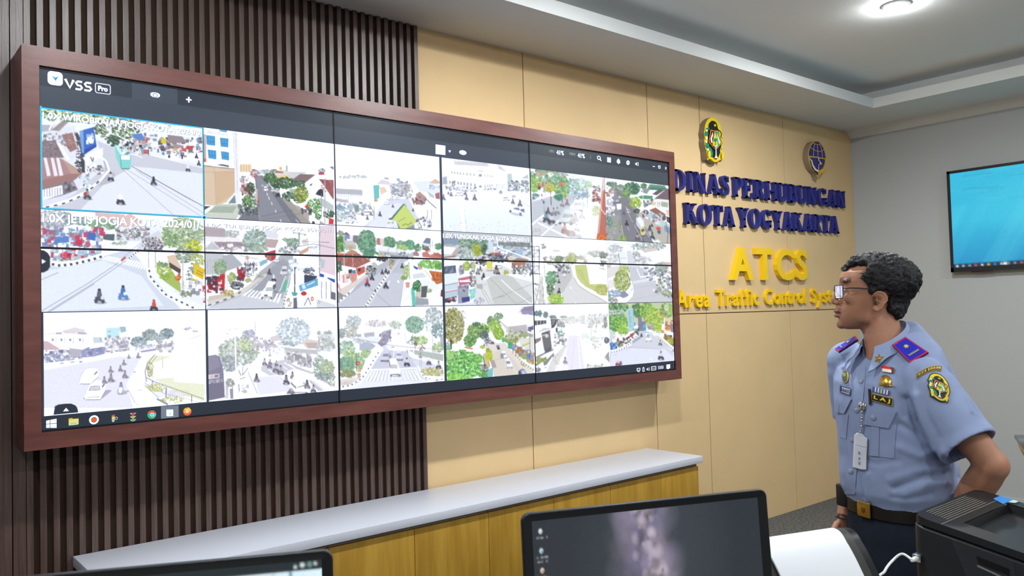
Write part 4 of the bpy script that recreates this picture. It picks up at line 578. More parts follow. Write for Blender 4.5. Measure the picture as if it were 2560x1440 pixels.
    p.P('eed8e2', (1800, 150, 2010, 130, 2030, 900, 1800, 830)); p.L('778', 7, (1400, 470, 1700, 420, 2020, 490)); p.L('889', 6, (1540, 380, 1940, 400)); p.L('889', 6, (600, 590, 1470, 780, 1800, 790), .4); p.L('889', 7, (1390, 250, 1570, 280)); p.P('9cb8b0', (1470, 250, 1500, 250, 1490, 450, 1480, 450)); p.E('a8b4b4', 1575, 285, 16, 18); p.E('b0b8b8', 1405, 255, 14, 16); p.P('c0d0dc', (1800, 640, 1870, 660, 1860, 770, 1810, 790)); p.F(1690, 470, 80, 20, '667 889', 20, 8, .7)
    p.S(1340, 650, 1700, 830, 'fff c8e0ec 8fc4e4 99a e8f0f4 d8dce4', 90, 18, 64); p.P('f2f2f6', (1330, 740, 1440, 700, 1480, 740, 1400, 780)); p.L('334', 16, (1420, 770, 1420, 1150)); p.P('eef4f6', (1300, 1090, 1400, 1050, 1420, 1260, 1370, 1200)); p.P('fff', (1460, 640, 1640, 600, 1800, 760, 1480, 790)); p.F(1640, 830, 90, 60, '445 667 889', 40, 16); p.P('3f4860', (1560, 880, 1760, 900, 1700, 980, 1560, 1000)); p.P('6fb4e0', (1480, 1040, 1760, 930, 1770, 1040, 1500, 1130)); p.P('d8eefa', (1520, 1040, 1560, 1010, 1590, 1080, 1540, 1100)); p.L('f0faff', 16, (1600, 1040, 1720, 980)); p.P('3058c0', (1800, 860, 1860, 880, 1850, 930, 1790, 910)); p.P('3058c0', (1910, 920, 2020, 950, 2020, 1000, 1900, 960)); p.P('fbfbfd', (1760, 900, 1900, 930, 2030, 1010, 2030, 1380, 1780, 1260)); p.W('9aa4b0', 980, 1240, (1820, 1890, 1960), 16, .8); p.P('778', (1960, 1130, 2030, 1150, 2030, 1260, 1960, 1240)); p.P('5fb0a0', (1370, 1140, 1470, 1150, 1440, 1200, 1390, 1190)); p.P('fdfdfd', (1510, 1170, 1730, 1190, 1720, 1385, 1470, 1385)); p.E('e06030', 1680, 1240, 26, 36); p.E('fff', 1680, 1240, 12, 20); p.E('d83030', 1555, 1160, 50, 34); p.L('445', 9, (1560, 1340, 1620, 1220, 1660, 1330)); p.P('dfe2e6', (1750, 1240, 2030, 1330, 2030, 1390, 1740, 1390)); p.K((1300, 1150, 1270, 1260, 1260, 1390), 24, 5, 'fff', '778'); p.F(1330, 1300, 40, 80, 'a8b890 c8a890 fff', 30, 16); p.P('556', (1400, 1230, 1450, 1220, 1460, 1390, 1400, 1390), .8); p.C(1775, 1300, 40, 50, 'eee', '889')
    p.T(190, 120, 780, 190, 14, 70, 'c9c4cc', .4); p.T(840, 180, 2000, 200, 22, 66, 'cfcad2', .38)
def feed_i(p):                                   # dual road with a black and white median, tiled roofs
    p.V('fefdfc', 'f6f8f6', 20, 420); p.P('bfc3d4', (600, 760, 950, 570, 1240, 580, 1180, 900, 1120, 1360, 80, 1360, 330, 1090)); p.P('d2d5e2', (100, 1300, 640, 900, 980, 640, 1240, 590, 1100, 1360, 80, 1360)); p.P('c6ccd8', (1040, 600, 1240, 600, 1230, 800, 950, 800))
    p.P('e8dcd6', (90, 1090, 420, 900, 700, 730, 760, 700, 550, 880, 170, 1200, 80, 1200)); p.F(140, 330, 90, 130, '6a9a50 568a48 88b868 4a7848', 120, 24); p.F(140, 160, 60, 40, '8aa490 a4b8a4', 30, 18); p.P('8a6a74', (180, 170, 240, 135, 290, 180, 280, 200)); p.P('8f98c8', (200, 190, 300, 190, 300, 250, 200, 250)); p.P('e8ecf2', (290, 200, 350, 180, 350, 290, 300, 290)); p.P('8d8088', (350, 190, 480, 190, 450, 330, 340, 300)); p.P('d4d0d2', (210, 270, 350, 280, 400, 350, 220, 360)); p.P('c8c4b8', (210, 330, 400, 350, 400, 420, 220, 400)); p.F(280, 400, 70, 30, 'b0ac78 c8c098', 24, 16)
    p.F(570, 300, 150, 190, '6fa284 5a8f70 86b49a 4a7c62 9cc4ac', 300, 26); p.F(630, 500, 130, 70, '4f7f68 5f9478 74a488', 90, 22); p.F(930, 310, 110, 90, '6fa080 5a8c6c 88b494', 120, 24); p.F(1110, 340, 70, 60, '80aa8c 98bca0', 50, 22); p.F(1260, 350, 90, 80, '5a9474 6fa886 88ba98', 100, 24); p.F(1150, 390, 100, 36, 'a8c878 90b868 c0d898', 60, 20); p.F(1400, 390, 60, 60, '5a8468 6f9a7c', 50, 20); p.F(1520, 380, 60, 50, '6a9078 567c66', 40, 20); p.F(1740, 370, 60, 50, '5a9068 74a880', 50, 22); p.P('b88078', (730, 240, 790, 230, 800, 350, 740, 340)); p.P('e8d8d8', (780, 230, 850, 250, 850, 350, 790, 340))
    p.P('eceef2', (700, 370, 860, 360, 1330, 470, 1330, 550, 1240, 560, 720, 440)); p.P('c4c9d4', (760, 440, 1330, 500, 1330, 560, 760, 500)); p.W('a8b0bc', 400, 520, (920, 1060), 8, .8); p.S(780, 470, 1320, 580, '889 556 aab ccc', 60, 10, 34); p.P('e8c850', (755, 505, 840, 505, 850, 530, 760, 530)); p.F(820, 580, 90, 30, '2f3438 445', 40, 18); p.P('8f9aa8', (950, 510, 1220, 530, 1220, 570, 960, 570))
    p.P('d8745c', (60, 470, 250, 490, 240, 600, 60, 640)); p.P('b06a60', (60, 560, 230, 480, 430, 480, 640, 610, 400, 720, 180, 680)); p.P('c89480', (250, 460, 330, 420, 420, 460, 400, 490, 250, 500)); p.F(350, 600, 200, 90, 'b4746a a06058 c48c80 94585a', 120, 16); p.L('e8ccc0', 10, (340, 490, 350, 700)); p.P('d06858', (390, 730, 540, 690, 540, 790, 430, 850)); p.P('4c3838', (430, 730, 470, 715, 470, 770, 435, 780)); p.P('efe8e4', (500, 680, 640, 640, 560, 690, 500, 700)); p.P('3f4448', (570, 690, 640, 670, 660, 760, 580, 800)); p.S(560, 680, 740, 820, '445 8f9898 c8c8c8 6f8080', 40, 14, 44); p.P('c8ccc0', (640, 640, 700, 620, 760, 690, 690, 720))
    p.F(110, 700, 60, 90, '3f6450 56785f 4a6a58', 60, 20); p.P('e8a094', (170, 830, 410, 790, 410, 910, 320, 970, 180, 960)); p.P('f8f0ee', (240, 870, 300, 860, 300, 950, 240, 960)); p.P('f4e0dc', (200, 800, 230, 740, 240, 960, 205, 960)); p.P('4a88c0', (330, 760, 390, 750, 390, 800, 340, 810)); p.P('2f4050', (270, 750, 330, 740, 330, 800, 275, 810)); p.S(250, 830, 320, 950, 'fff e8c0b8 889', 16, 14, 44); p.P('b8d0e0', (190, 200, 210, 200, 210, 690, 195, 690)); p.P('d89080', (118, 790, 132, 790, 132, 930, 118, 930)); p.P('7a8088', (80, 1090, 210, 1170, 80, 1290), .7); p.P('e86878', (70, 940, 130, 990, 150, 1100, 70, 1010), .5)
    p.K((90, 1290, 180, 1210, 300, 1110), 26, 4, 'fff', '556'); p.K((530, 920, 640, 840, 720, 770), 14, 6, 'd8d8dc', '556'); p.L('f4f4f8', 9, (590, 1360, 740, 1110, 960, 790, 1100, 590)); p.K((540, 1360, 720, 1090, 900, 830, 950, 740), 44, 13, 'f6f6f4', '6a6c70', .3); p.L('c8b890', 34, (950, 740, 960, 580)); p.F(960, 660, 24, 80, 'b09870 8a7858 d8c8a0', 40, 12); p.F(1000, 640, 20, 60, '6a7868 889880', 20, 12)
    p.P('fbfaf8', (1180, 620, 1250, 600, 1290, 900, 1270, 1360, 1110, 1360, 1190, 940)); p.F(1220, 780, 50, 110, '98b868 b4cc88 d8a878 c8d498', 70, 20); p.F(1180, 880, 50, 30, '7fa858 98bc70', 40, 18); p.P('e4a494', (1200, 950, 1270, 950, 1265, 1040, 1210, 1040)); p.P('c8d8c8', (1240, 620, 1265, 620, 1280, 900, 1255, 900)); p.W('c8c0bc', 1000, 1350, (1180, 1215, 1245), 6, .7); p.P('6cd0c0', (1290, 1060, 1330, 1000, 1365, 1200, 1360, 1340, 1310, 1350))
    p.P('d0857a', (1470, 470, 1600, 440, 1800, 520, 1800, 580, 1480, 540)); p.P('c07060', (1640, 500, 1720, 470, 1800, 510, 1800, 560)); p.F(1560, 420, 40, 26, 'c06058 a85048', 20, 14); p.P('f8f4f2', (1560, 460, 1660, 440, 1660, 490, 1600, 510)); p.P('b08898', (1320, 470, 1380, 440, 1420, 490, 1420, 530, 1330, 520)); p.P('7d88a0', (1480, 310, 1540, 230, 1610, 240, 1600, 330)); p.P('e4e6ea', (1480, 320, 1620, 340, 1610, 380, 1490, 350)); p.W('f4f4f6', 280, 540, (1465,), 24); p.W('dfe2e6', 270, 520, (1435,), 14); p.W('8a949c', 270, 400, (1605, 1640), 8, .8); p.P('eceff4', (1620, 430, 1800, 440, 1800, 470, 1620, 460))
    p.F(1600, 660, 200, 70, '78b858 90cc6c 60a048 a8dc88', 170, 22); p.F(1740, 700, 60, 50, '60a048 78b858', 40, 20); p.P('f4f4f6', (1290, 600, 1370, 580, 1400, 690, 1420, 760, 1270, 780)); p.P('4a58c0', (1330, 680, 1410, 720, 1390, 750, 1340, 720)); p.P('d8b0a0', (1400, 680, 1440, 680, 1480, 740, 1420, 750)); p.P('e0e4e6', (1310, 820, 1480, 790, 1560, 870, 1330, 900)); p.P('d0743c', (1580, 760, 1800, 790, 1800, 960, 1700, 990)); p.F(1720, 870, 90, 80, 'd87c44 c06430 e89460 a85830', 110, 16); p.L('d8dcdc', 20, (1500, 740, 1600, 870, 1690, 1000)); p.P('f6f8f8', (1500, 720, 1800, 770, 1800, 790, 1560, 760)); p.F(1390, 1010, 70, 90, '3f8050 559868 306840', 80, 20); p.P('eef0f0', (1420, 910, 1560, 880, 1810, 1050, 1810, 1340, 1640, 1350, 1540, 1130)); p.P('5f6870', (1460, 1020, 1560, 1010, 1540, 1200, 1370, 1200)); p.P('e8e0c8', (1440, 1000, 1460, 1000, 1455, 1190, 1440, 1190)); p.P('ded4c4', (1360, 1100, 1440, 1110, 1440, 1200, 1370, 1190)); p.P('a8acb8', (1370, 1200, 1570, 1220, 1580, 1320, 1360, 1330)); p.P('fdfdfc', (1540, 1140, 1700, 1090, 1810, 1060, 1770, 1350, 1640, 1350)); p.P('803040', (1780, 1080, 1815, 1060, 1815, 1190, 1770, 1180)); p.F(1590, 1090, 50, 30, '8aa060 a4b880', 24, 14)
    p.B(578, 1015, 110, 'd82848', '445', 1, 'd04058'); p.B(655, 915, 90, '445', '334'); p.B(880, 1050, 110, '556', '445', 1, 'ccd'); p.B(822, 820, 70, '445'); p.B(882, 800, 70, '334'); p.B(1145, 720, 70, '4f5868'); p.B(925, 810, 50, '556'); p.P('fdfdff', (905, 1000, 940, 920, 950, 930, 915, 1010)); p.P('fdfdff', (1060, 930, 1090, 915, 1100, 960, 1080, 965)); p.L('99a', 5, (610, 1040, 980, 1360), .8); p.P('556', (695, 1070, 720, 1065, 720, 1100, 698, 1105))
def feed_j(p):                                   # market street, stalls at the left
    p.V('c9cfd6', 'dde0e2', 60, 500); p.P('e4e6e4', (700, 700, 1150, 640, 1650, 900, 1650, 1320, 700, 1330, 640, 1000)); p.P('d3d6d4', (850, 850, 1250, 780, 1640, 1180, 1640, 1300, 1000, 1330)); p.F(250, 230, 160, 60, '8fa0b8 a4b4c4 7f90a8', 60, 30); p.P('93a6bc', (110, 220, 380, 180, 400, 290, 120, 300)); p.F(560, 260, 160, 90, '7f9f8c 98b4a0 688c78 b0c4b4', 130, 26); p.F(820, 270, 80, 80, '6f9080 88a898', 60, 26); p.F(700, 380, 90, 100, 'b4c050 98ac40 ccd470 808f38', 150, 22); p.F(840, 370, 60, 90, '56745c 6a8868 48644f', 60, 24)
    p.P('b4bcc4', (150, 290, 260, 270, 330, 320, 180, 320)); p.P('fbfbfc', (108, 320, 340, 340, 270, 450, 110, 440)); p.P('c8b8b8', (270, 450, 370, 340, 410, 350, 380, 470, 330, 500)); p.P('a07878', (110, 500, 340, 470, 330, 500, 120, 520)); p.P('f0f2f6', (115, 520, 350, 510, 370, 620, 120, 640)); p.P('5f6c84', (120, 660, 340, 640, 350, 770, 125, 790)); p.F(230, 710, 90, 50, '7f8ca0 4f5c74 98a4b4', 40, 20); p.P('e8eef2', (125, 800, 380, 770, 385, 930, 130, 980)); p.P('d4e2ec', (130, 990, 385, 940, 380, 1040, 130, 1080)); p.P('d8a0a8', (128, 1090, 370, 1050, 370, 1080, 130, 1120)); p.P('c0d8e8', (130, 1110, 380, 1070, 380, 1150, 130, 1200)); p.L('6f7c90', 8, (128, 985, 385, 935)); p.P('3f4860', (130, 1210, 360, 1160, 350, 1250, 150, 1280)); p.S(140, 1190, 360, 1260, 'ccd 556 d04058 fff 334', 26, 14, 44)
    p.S(400, 340, 620, 560, 'b4ccc0 8fb8a8 e8ecec a8b0b8 c8d8d4 778', 90, 18, 56); p.F(530, 650, 60, 80, 'b4d058 c8dc78 94b440', 80, 20); p.F(640, 640, 40, 80, 'd0d488 c0c878 a8b898', 40, 18); p.P('d06880', (385, 860, 590, 820, 610, 940, 400, 985)); p.L('fff', 30, (410, 915, 500, 905), .95); p.L('fff', 26, (500, 900, 580, 885), .9); p.L('c8b8c0', 8, (400, 870, 580, 835)); p.S(400, 640, 480, 800, '99a ccd b8c4c8 778', 30, 16, 50); p.S(580, 620, 680, 1000, '8f9898 c8ccc8 667 b4bcb4', 60, 12, 40)
    p.P('a8acc0', (370, 990, 560, 960, 560, 1250, 380, 1300)); p.S(420, 980, 560, 1080, '556 778 ccd', 20, 14, 40); p.P('8fdce4', (565, 1050, 680, 1030, 670, 1190, 595, 1230)); p.F(625, 1120, 36, 60, 'd0e8a0 a8f0f0', 16, 14); p.P('4a4a90', (440, 1190, 580, 1170, 580, 1250, 450, 1280)); p.P('e8eaf0', (130, 1320, 450, 1280, 700, 1250, 680, 1330, 130, 1340)); p.P('aeb4b8', (690, 960, 800, 960, 800, 1050, 700, 1030), .8); p.F(740, 1250, 90, 60, 'a8a8c8 c8c8d8', 30, 18)
    p.S(880, 250, 1630, 460, 'b4c0cc 98a8b8 e0e8f0 c8d4e0 7f90a4 fff', 160, 20, 76); p.P('d8e4f2', (890, 220, 980, 240, 980, 390, 900, 400)); p.P('b0c4e4', (1350, 370, 1480, 360, 1470, 500, 1360, 490)); p.P('fff', (1150, 500, 1230, 360, 1210, 480, 1170, 520)); p.P('e87838', (920, 430, 990, 420, 990, 465, 930, 470)); p.P('d86050', (1000, 420, 1090, 430, 1090, 480, 1010, 480)); p.L('fff', 20, (1050, 200, 1060, 330, 1620, 540)); p.P('6f7878', (1060, 240, 1620, 260, 1610, 340, 1100, 300), .7); p.S(900, 460, 1250, 580, '5f6470 445 99a 778', 100, 14, 46); p.P('b08878', (1300, 560, 1400, 510, 1580, 540, 1530, 710, 1290, 690)); p.P('c0cce0', (1540, 560, 1640, 560, 1620, 740, 1510, 730)); p.F(1280, 560, 40, 40, 'e8d0a8 f0c888', 24, 18); p.S(1300, 620, 1640, 830, 'd8d4d0 5f6870 8f8888 8fb0d0 fff', 70, 18, 54)
    p.S(680, 500, 870, 640, '334 445 778 ccd', 60, 12, 44); p.P('e4e070', (860, 590, 900, 530, 970, 600, 960, 710, 870, 700)); p.L('445', 14, (870, 730, 985, 730)); p.C(1060, 690, 120, 80, 'fafaf8', '99a', 0, 1, .2); p.B(1030, 780, 130, '5a4a50', '445'); p.B(1060, 790, 90, '443838', '445'); p.F(1200, 760, 40, 40, 'd0d070 b8b858', 24, 18); p.P('fbfbfb', (1180, 790, 1420, 790, 1640, 880, 1640, 920, 1400, 860)); p.B(715, 790, 90, '667'); p.B(760, 740, 80, '556'); p.B(815, 880, 100, '334'); p.P('f4f4f4', (790, 860, 950, 820, 880, 880, 820, 900))
    for a in ((920, 860, 1400, 1320), (820, 1050, 980, 1330), (780, 1060, 930, 1330), (960, 1220, 1640, 960), (1370, 1310, 1640, 1180)): p.L('8f9490', 7, a, .6)
    p.L('fdfdfd', 14, (1110, 880, 1300, 1060, 1640, 1310)); p.L('8f948f', 12, (1040, 1190, 1180, 1160), .6); p.L('a8aca8', 8, (820, 970, 870, 960), .6); p.P('e6e6e0', (660, 700, 1100, 710, 1120, 760, 700, 780), .5)
def feed_k(p):                                   # washed-out bend with a grass verge and a white wall
    p.V('ffffff', 'fdfdfb', 0, 420); p.P('e3e3e1', (500, 560, 720, 480, 760, 640, 900, 850, 1340, 1110, 1340, 1150, 90, 1150, 430, 1000)); p.P('cfd1d2', (520, 540, 720, 520, 740, 700, 560, 1000, 420, 1000)); p.S(260, 350, 760, 480, 'd8d8c8 b8b8a8 eeece4 a8a898 c8c8bc', 130, 14, 46); p.P('ddd0cc', (420, 230, 540, 235, 540, 270, 430, 270)); p.F(520, 400, 70, 60, '90a080 a8b498 788c70', 70, 20); p.F(740, 370, 90, 90, 'b0bc78 98a868 c4cc94', 110, 22); p.F(1150, 300, 170, 50, 'c4c8c0 b0b8b0 d8dcd4', 80, 24); p.F(1260, 330, 70, 50, '98a498 808c84', 50, 20); p.F(960, 400, 30, 50, 'b0a888 8a8468', 20, 14); p.S(820, 330, 960, 400, 'd0ccc0 e8e8e0 b8b4a8', 30, 16, 50)
    p.P('d2da92', (780, 490, 980, 480, 1040, 800, 1330, 810, 1330, 1010, 1180, 960, 960, 850, 830, 720)); p.F(1230, 900, 110, 90, 'c0c878 d0d48c b0b868 c8c488', 90, 26, .7); p.P('c8d080', (800, 560, 900, 560, 1000, 800, 1240, 900, 1000, 850), .6); p.P('fff', (1000, 380, 1060, 370, 1240, 470, 1340, 560, 1340, 800, 1040, 810, 990, 500)); p.P('fdfdfe', (990, 480, 1330, 490, 1330, 800, 1050, 800)); p.P('c8ccd0', (1160, 540, 1260, 540, 1330, 580, 1240, 560)); p.F(1260, 470, 60, 40, '889 aab 556', 26, 14); p.P('8a8a80', (1200, 400, 1320, 420, 1320, 470, 1240, 460), .6)
    p.L('fff', 34, (760, 480, 770, 640, 860, 800, 1050, 930, 1340, 1080)); p.L('b8b8b0', 9, (770, 700, 850, 840, 1050, 960, 1320, 1110), .7); p.L('e8ecc8', 12, (785, 480, 810, 680, 900, 800))
    p.S(440, 470, 700, 620, '99a 778 c8c8c4 667 eee', 90, 12, 38); p.F(390, 720, 90, 130, '88b088 70a074 9cc098 5a8c64', 130, 22); p.F(370, 900, 70, 90, '6a8468 8a9c84 556a58', 60, 20); p.F(470, 1060, 125, 95, 'a8d058 bce070 8cb840 d0e890', 170, 22); p.P('f4f0ea', (90, 660, 250, 680, 250, 1150, 90, 1150)); p.W('99a098', 640, 1150, (200, 225, 250), 7, .7); p.L('f6f6f4', 40, (240, 150, 250, 500, 290, 800, 320, 1150)); p.L('a8b0ac', 8, (275, 480, 300, 780)); p.L('8fd4c8', 16, (310, 800, 340, 750, 470, 630)); p.L('667', 10, (215, 150, 285, 140)); p.F(270, 180, 40, 40, '667 889 aab', 24, 10); p.L('778', 8, (200, 220, 190, 600)); p.L('667', 8, (80, 180, 190, 178))
    for y in (240, 350, 440, 510): p.L('667', 7, (80, y, 200, y))
    p.W('667', 180, 640, (105, 190), 9, .8); p.L('778', 7, (80, 340, 190, 240)); p.L('778', 7, (90, 640, 190, 530)); p.L('445', 12, (80, 630, 210, 640)); p.L('445', 14, (100, 800, 180, 820)); p.F(280, 380, 30, 30, '445 889', 10, 8); p.L('99a', 6, (90, 900, 200, 1150)); p.L('889', 6, (200, 800, 120, 1150)); p.L('889', 6, (250, 800, 270, 1150)); p.F(200, 930, 80, 180, 'c8ccc0 dcdcd4 b4b8ac', 50, 16, .5)
    p.B(520, 790, 60, '778'); p.B(500, 690, 50, '889'); p.B(525, 960, 80, '667'); p.P('fff', (550, 900, 580, 1020, 560, 1030)); p.C(610, 690, 60, 50, 'fafafa', 'bbb'); p.B(530, 590, 50, '778'); p.H(800, 150, 700, 250, .6)
    for y in (870, 1130): p.E('f8f8f6', 720+(y-870)*.3, y, 20, 14, .8)
def feed_l(p):                                   # hazy road with a big roadside tree
    p.V('fbfcfd', 'eef0f4', 100, 500); p.P('e0e2ea', (1660, 250, 1740, 250, 1780, 420, 2420, 1050, 2420, 1130, 1500, 1130, 1760, 900, 1690, 560)); p.P('d3d6df', (1700, 520, 1960, 540, 2100, 700, 1760, 800)); p.P('d6d8e0', (1780, 800, 2120, 760, 2430, 1060, 2430, 1130, 1640, 1130)); p.F(1480, 220, 130, 70, 'd0d4d8 bcc4c8 e0e2e6', 90, 22); p.F(2030, 180, 290, 70, 'c8d0cc b4c0bc d8dedc 9cb0a8', 170, 28); p.P('e4d4d0', (1940, 230, 2130, 200, 2200, 240, 1950, 290)); p.P('fdfdfd', (2020, 310, 2250, 230, 2400, 280, 2400, 450, 2100, 440)); p.W('c8c8d0', 340, 440, range(2030, 2100, 16), 6, .6); p.P('eceef2', (1520, 280, 1640, 265, 1660, 450, 1560, 480)); p.L('99a0a8', 12, (1525, 290, 1560, 520)); p.L('b8bcc4', 6, (1560, 380, 1660, 370)); p.P('e8dcdc', (1340, 440, 1420, 400, 1540, 410, 1400, 480)); p.P('dcc8c8', (1340, 480, 1410, 490, 1390, 530, 1340, 540)); p.P('eae4e0', (1340, 540, 1550, 500, 1560, 640, 1340, 720)); p.P('f0e8e4', (1350, 740, 1480, 720, 1500, 860, 1350, 900)); p.S(1340, 300, 1520, 430, 'eee dce0dc c8ccc8', 40, 18, 56)
    p.S(1770, 250, 1960, 440, 'd8dcdc b8c0c0 eee a8b0b4', 80, 14, 44, 60); p.S(1860, 330, 2060, 500, 'eee d8d8dc b8bcc4', 60, 14, 50); p.F(2250, 520, 120, 80, 'a8b4b0 8fa09c c0ccc8', 100, 22); p.P('d8c0b8', (2240, 440, 2400, 440, 2400, 520, 2260, 500), .8); p.F(2200, 620, 100, 60, '9ca8a4 b4c0bc 88948f', 80, 20); p.P('dcb8b0', (2310, 560, 2410, 600, 2410, 640, 2320, 620)); p.P('fff', (2270, 680, 2340, 620, 2420, 700, 2420, 800, 2300, 780)); p.S(1970, 500, 2420, 720, '778 99a fff c8ccd4 b0b8bc 5f6c88', 110, 14, 46, 120); p.S(2150, 720, 2430, 980, '8f98a4 fff c8ccd0 6a7484 b0bcb0', 90, 16, 54, 60); p.F(2230, 800, 50, 50, 'c0c498 a8b088', 30, 18); p.F(2330, 960, 90, 50, 'a0b084 8a9c78', 50, 18)
    p.F(1620, 600, 90, 110, 'b4c474 9cb060 c8d490 d8dca8', 120, 22); p.F(1590, 760, 140, 180, 'aebc6c 94a858 c4d08c 7f9450 d8dcae', 320, 22); p.P('7f84a4', (1500, 940, 1640, 930, 1700, 1000, 1600, 1040, 1500, 990), .8); p.P('fff', (1530, 1060, 1660, 1040, 1740, 930, 1780, 900, 1760, 1010, 1640, 1130, 1490, 1130)); p.L('fff', 12, (1680, 600, 1760, 840, 1775, 930, 1700, 1060, 1600, 1130)); p.F(1420, 1010, 80, 110, 'c0ccc0 a8b8ac 8a9c98', 80, 20); p.S(1350, 900, 1550, 1000, 'cfe0ec b0c4d8 eef 8fa8c0', 40, 18, 60); p.F(1490, 1090, 30, 40, 'a0808c c8a8b0', 20, 12)
    p.L('fff', 14, (1830, 540, 1890, 690, 2060, 660)); p.L('fff', 9, (1940, 540, 1990, 640)); p.L('f8f8fc', 14, (1890, 700, 2060, 670)); p.Z('fff', (1775, 800), (2070, 730), (1770, 760), (2050, 700), 16, .5, .8); p.L('fff', 9, (2020, 580, 2180, 790, 2430, 1060)); p.L('b8bac8', 6, (1780, 880, 2100, 820), .5); p.L('b4b6c4', 8, (2100, 830, 2420, 1090), .4); p.L('b4b6c4', 8, (1780, 1060, 2200, 990), .4); p.E('fdfdff', 2115, 905, 18, 16); p.P('d0e4f4', (1345, 100, 1750, 130, 1740, 180, 1700, 160, 1345, 130), .5)
def feed_m(p):                                   # white-hot junction, white cars, fenced lawn
    p.V('ffffff', 'fefefe', 40, 500); p.V('fcfbff', 'efedfa', 500, 1440); p.P('f4f2fb', (110, 820, 1150, 660, 1700, 620, 1560, 900, 1400, 1440, 100, 1440)); p.P('e9e7f6', (110, 900, 1200, 700, 1500, 720, 1300, 1100, 1400, 1440, 110, 1440), .8)
    p.P('fff', (160, 400, 770, 420, 770, 570, 300, 560, 160, 500)); p.P('eadfe2', (380, 330, 560, 280, 720, 320, 690, 350, 420, 370)); p.L('d8d0d8', 8, (110, 385, 400, 350, 770, 390)); p.R('b8b4c8', 600, 355, 730, 375); p.R('c0bccc', 290, 355, 370, 380)
    for x in (250, 375, 500, 640): p.P('aaa4b8', (x-22, 440, x+10, 445, x+10, 475, x-18, 480)); p.L('c9c4d2', 8, (x+40, 420, x+40, 510))
    p.P('ddc0cc', (108, 480, 170, 480, 330, 580, 330, 600, 110, 610)); p.S(110, 620, 660, 780, 'cfd4ea b4bcd8 98a0c8 e8e8f4 a8a4b8 778', 110, 16, 56); p.P('c4c0d0', (490, 580, 660, 600, 640, 700, 500, 700)); p.P('a4a8d0', (655, 610, 770, 560, 1000, 560, 990, 660, 830, 700, 655, 715)); p.P('e8e8f6', (710, 610, 760, 690, 740, 700)); p.P('f0f0f8', (860, 560, 890, 560, 890, 660, 865, 660)); p.F(830, 620, 120, 60, '989cc4 b0b4d8 8488b0', 60, 20); p.P('fdfdff', (770, 560, 1050, 500, 1050, 540, 780, 590))
    p.P('c9eef2', (1010, 290, 1210, 280, 1200, 420, 1010, 430)); p.R('98b8c0', 1040, 330, 1080, 350, .7); p.R('98b0b8', 1040, 395, 1080, 425); p.P('b0c8d4', (1205, 270, 1290, 270, 1300, 340, 1220, 360)); p.P('d8e0e6', (820, 420, 920, 420, 980, 500, 830, 510)); p.R('b0d0d4', 915, 425, 950, 480); p.S(1000, 430, 1340, 640, 'd8d8e4 c0c0d0 e8e8f0 a8a8b8 f0e8ec', 120, 16, 50, -20); p.P('b4b0c4', (1200, 540, 1310, 520, 1320, 570, 1210, 580))
    p.F(1480, 490, 110, 70, '9cb0b8 b4c4c8 88a0a8', 90, 22); p.F(1640, 390, 110, 80, '9fb0b0 b8c4c4 8a9ca0', 110, 22); p.F(1880, 370, 100, 70, '94a8b0 acbcc0 8498a0', 100, 22); p.F(1760, 430, 90, 50, 'a8b8c0 c0ccd0', 50, 20); p.F(2180, 300, 60, 20, 'd0d0d8 b8b8c4', 20, 14); p.R('bcbccc', 2250, 325, 2330, 350, .7); p.W('a8b4c0', 500, 620, (1440, 1490), 10, .7); p.F(1550, 550, 160, 40, 'c8d0dc e0e4ec b8c0d0', 50, 18); p.P('b0acc8', (1500, 620, 1730, 580, 1730, 610, 1520, 640)); p.S(1740, 480, 1990, 620, 'eee c8c8d0 b0b0bc', 40, 18, 60); p.R('b4b0c0', 1750, 530, 1810, 580); p.L('c4c4cc', 7, (1960, 520, 2240, 440, 2380, 390)); p.L('a8a8b4', 10, (1980, 560, 1960, 600)); p.P('fff', (2000, 500, 2420, 400, 2420, 1090, 1980, 1100, 1970, 700))
    p.P('eeefce', (1600, 760, 1700, 680, 1960, 700, 1990, 1060, 2420, 1090, 2420, 1350, 2000, 1200, 1600, 960)); p.P('f6f6e4', (1640, 800, 1960, 700, 1980, 1000, 1700, 1020)); p.L('8a8890', 9, (1710, 670, 1600, 800, 1570, 920, 1590, 1060)); p.L('a8a898', 8, (1740, 690, 1630, 830, 1600, 930)); p.F(1640, 880, 50, 110, 'b8b890 a0a07c d0d0a8', 40, 16); p.F(1720, 1150, 130, 60, 'd8dc88 c4c870 e4e8a4', 70, 18); p.F(1960, 1320, 170, 50, 'd4d890 b8bc70 e8ecc0 fff', 90, 18); p.L('8f8d98', 8, (1590, 1000, 1700, 1060, 2420, 1310)); p.L('a4a2ac', 7, (1560, 1080, 1850, 1230, 2420, 1370), .7); p.W('778', 1040, 1170, (1675,), 10); p.W('667', 1140, 1290, (1872,), 12); p.W('667', 1255, 1360, (2240,), 12); p.W('b8b8a8', 1180, 1290, range(1910, 2220, 26), 6, .7); p.L('c8c8b8', 6, (1820, 700, 1820, 870))
    p.P('fff', (1540, 950, 1560, 1100, 1850, 1380, 1480, 1410, 1340, 1180)); p.L('9c9ab4', 26, (1710, 1290, 1900, 1390)); p.P('fdfdff', (1690, 1260, 1740, 1270, 1740, 1320, 1700, 1330)); p.L('b4b2c8', 10, (1560, 1110, 1760, 1290)); p.L('b8b4bc', 8, (1340, 1190, 1420, 1350, 1480, 1410), .7); p.L('a8a4b0', 10, (1400, 920, 1435, 922)); p.L('b8b4c0', 8, (1460, 1180, 1530, 1180))
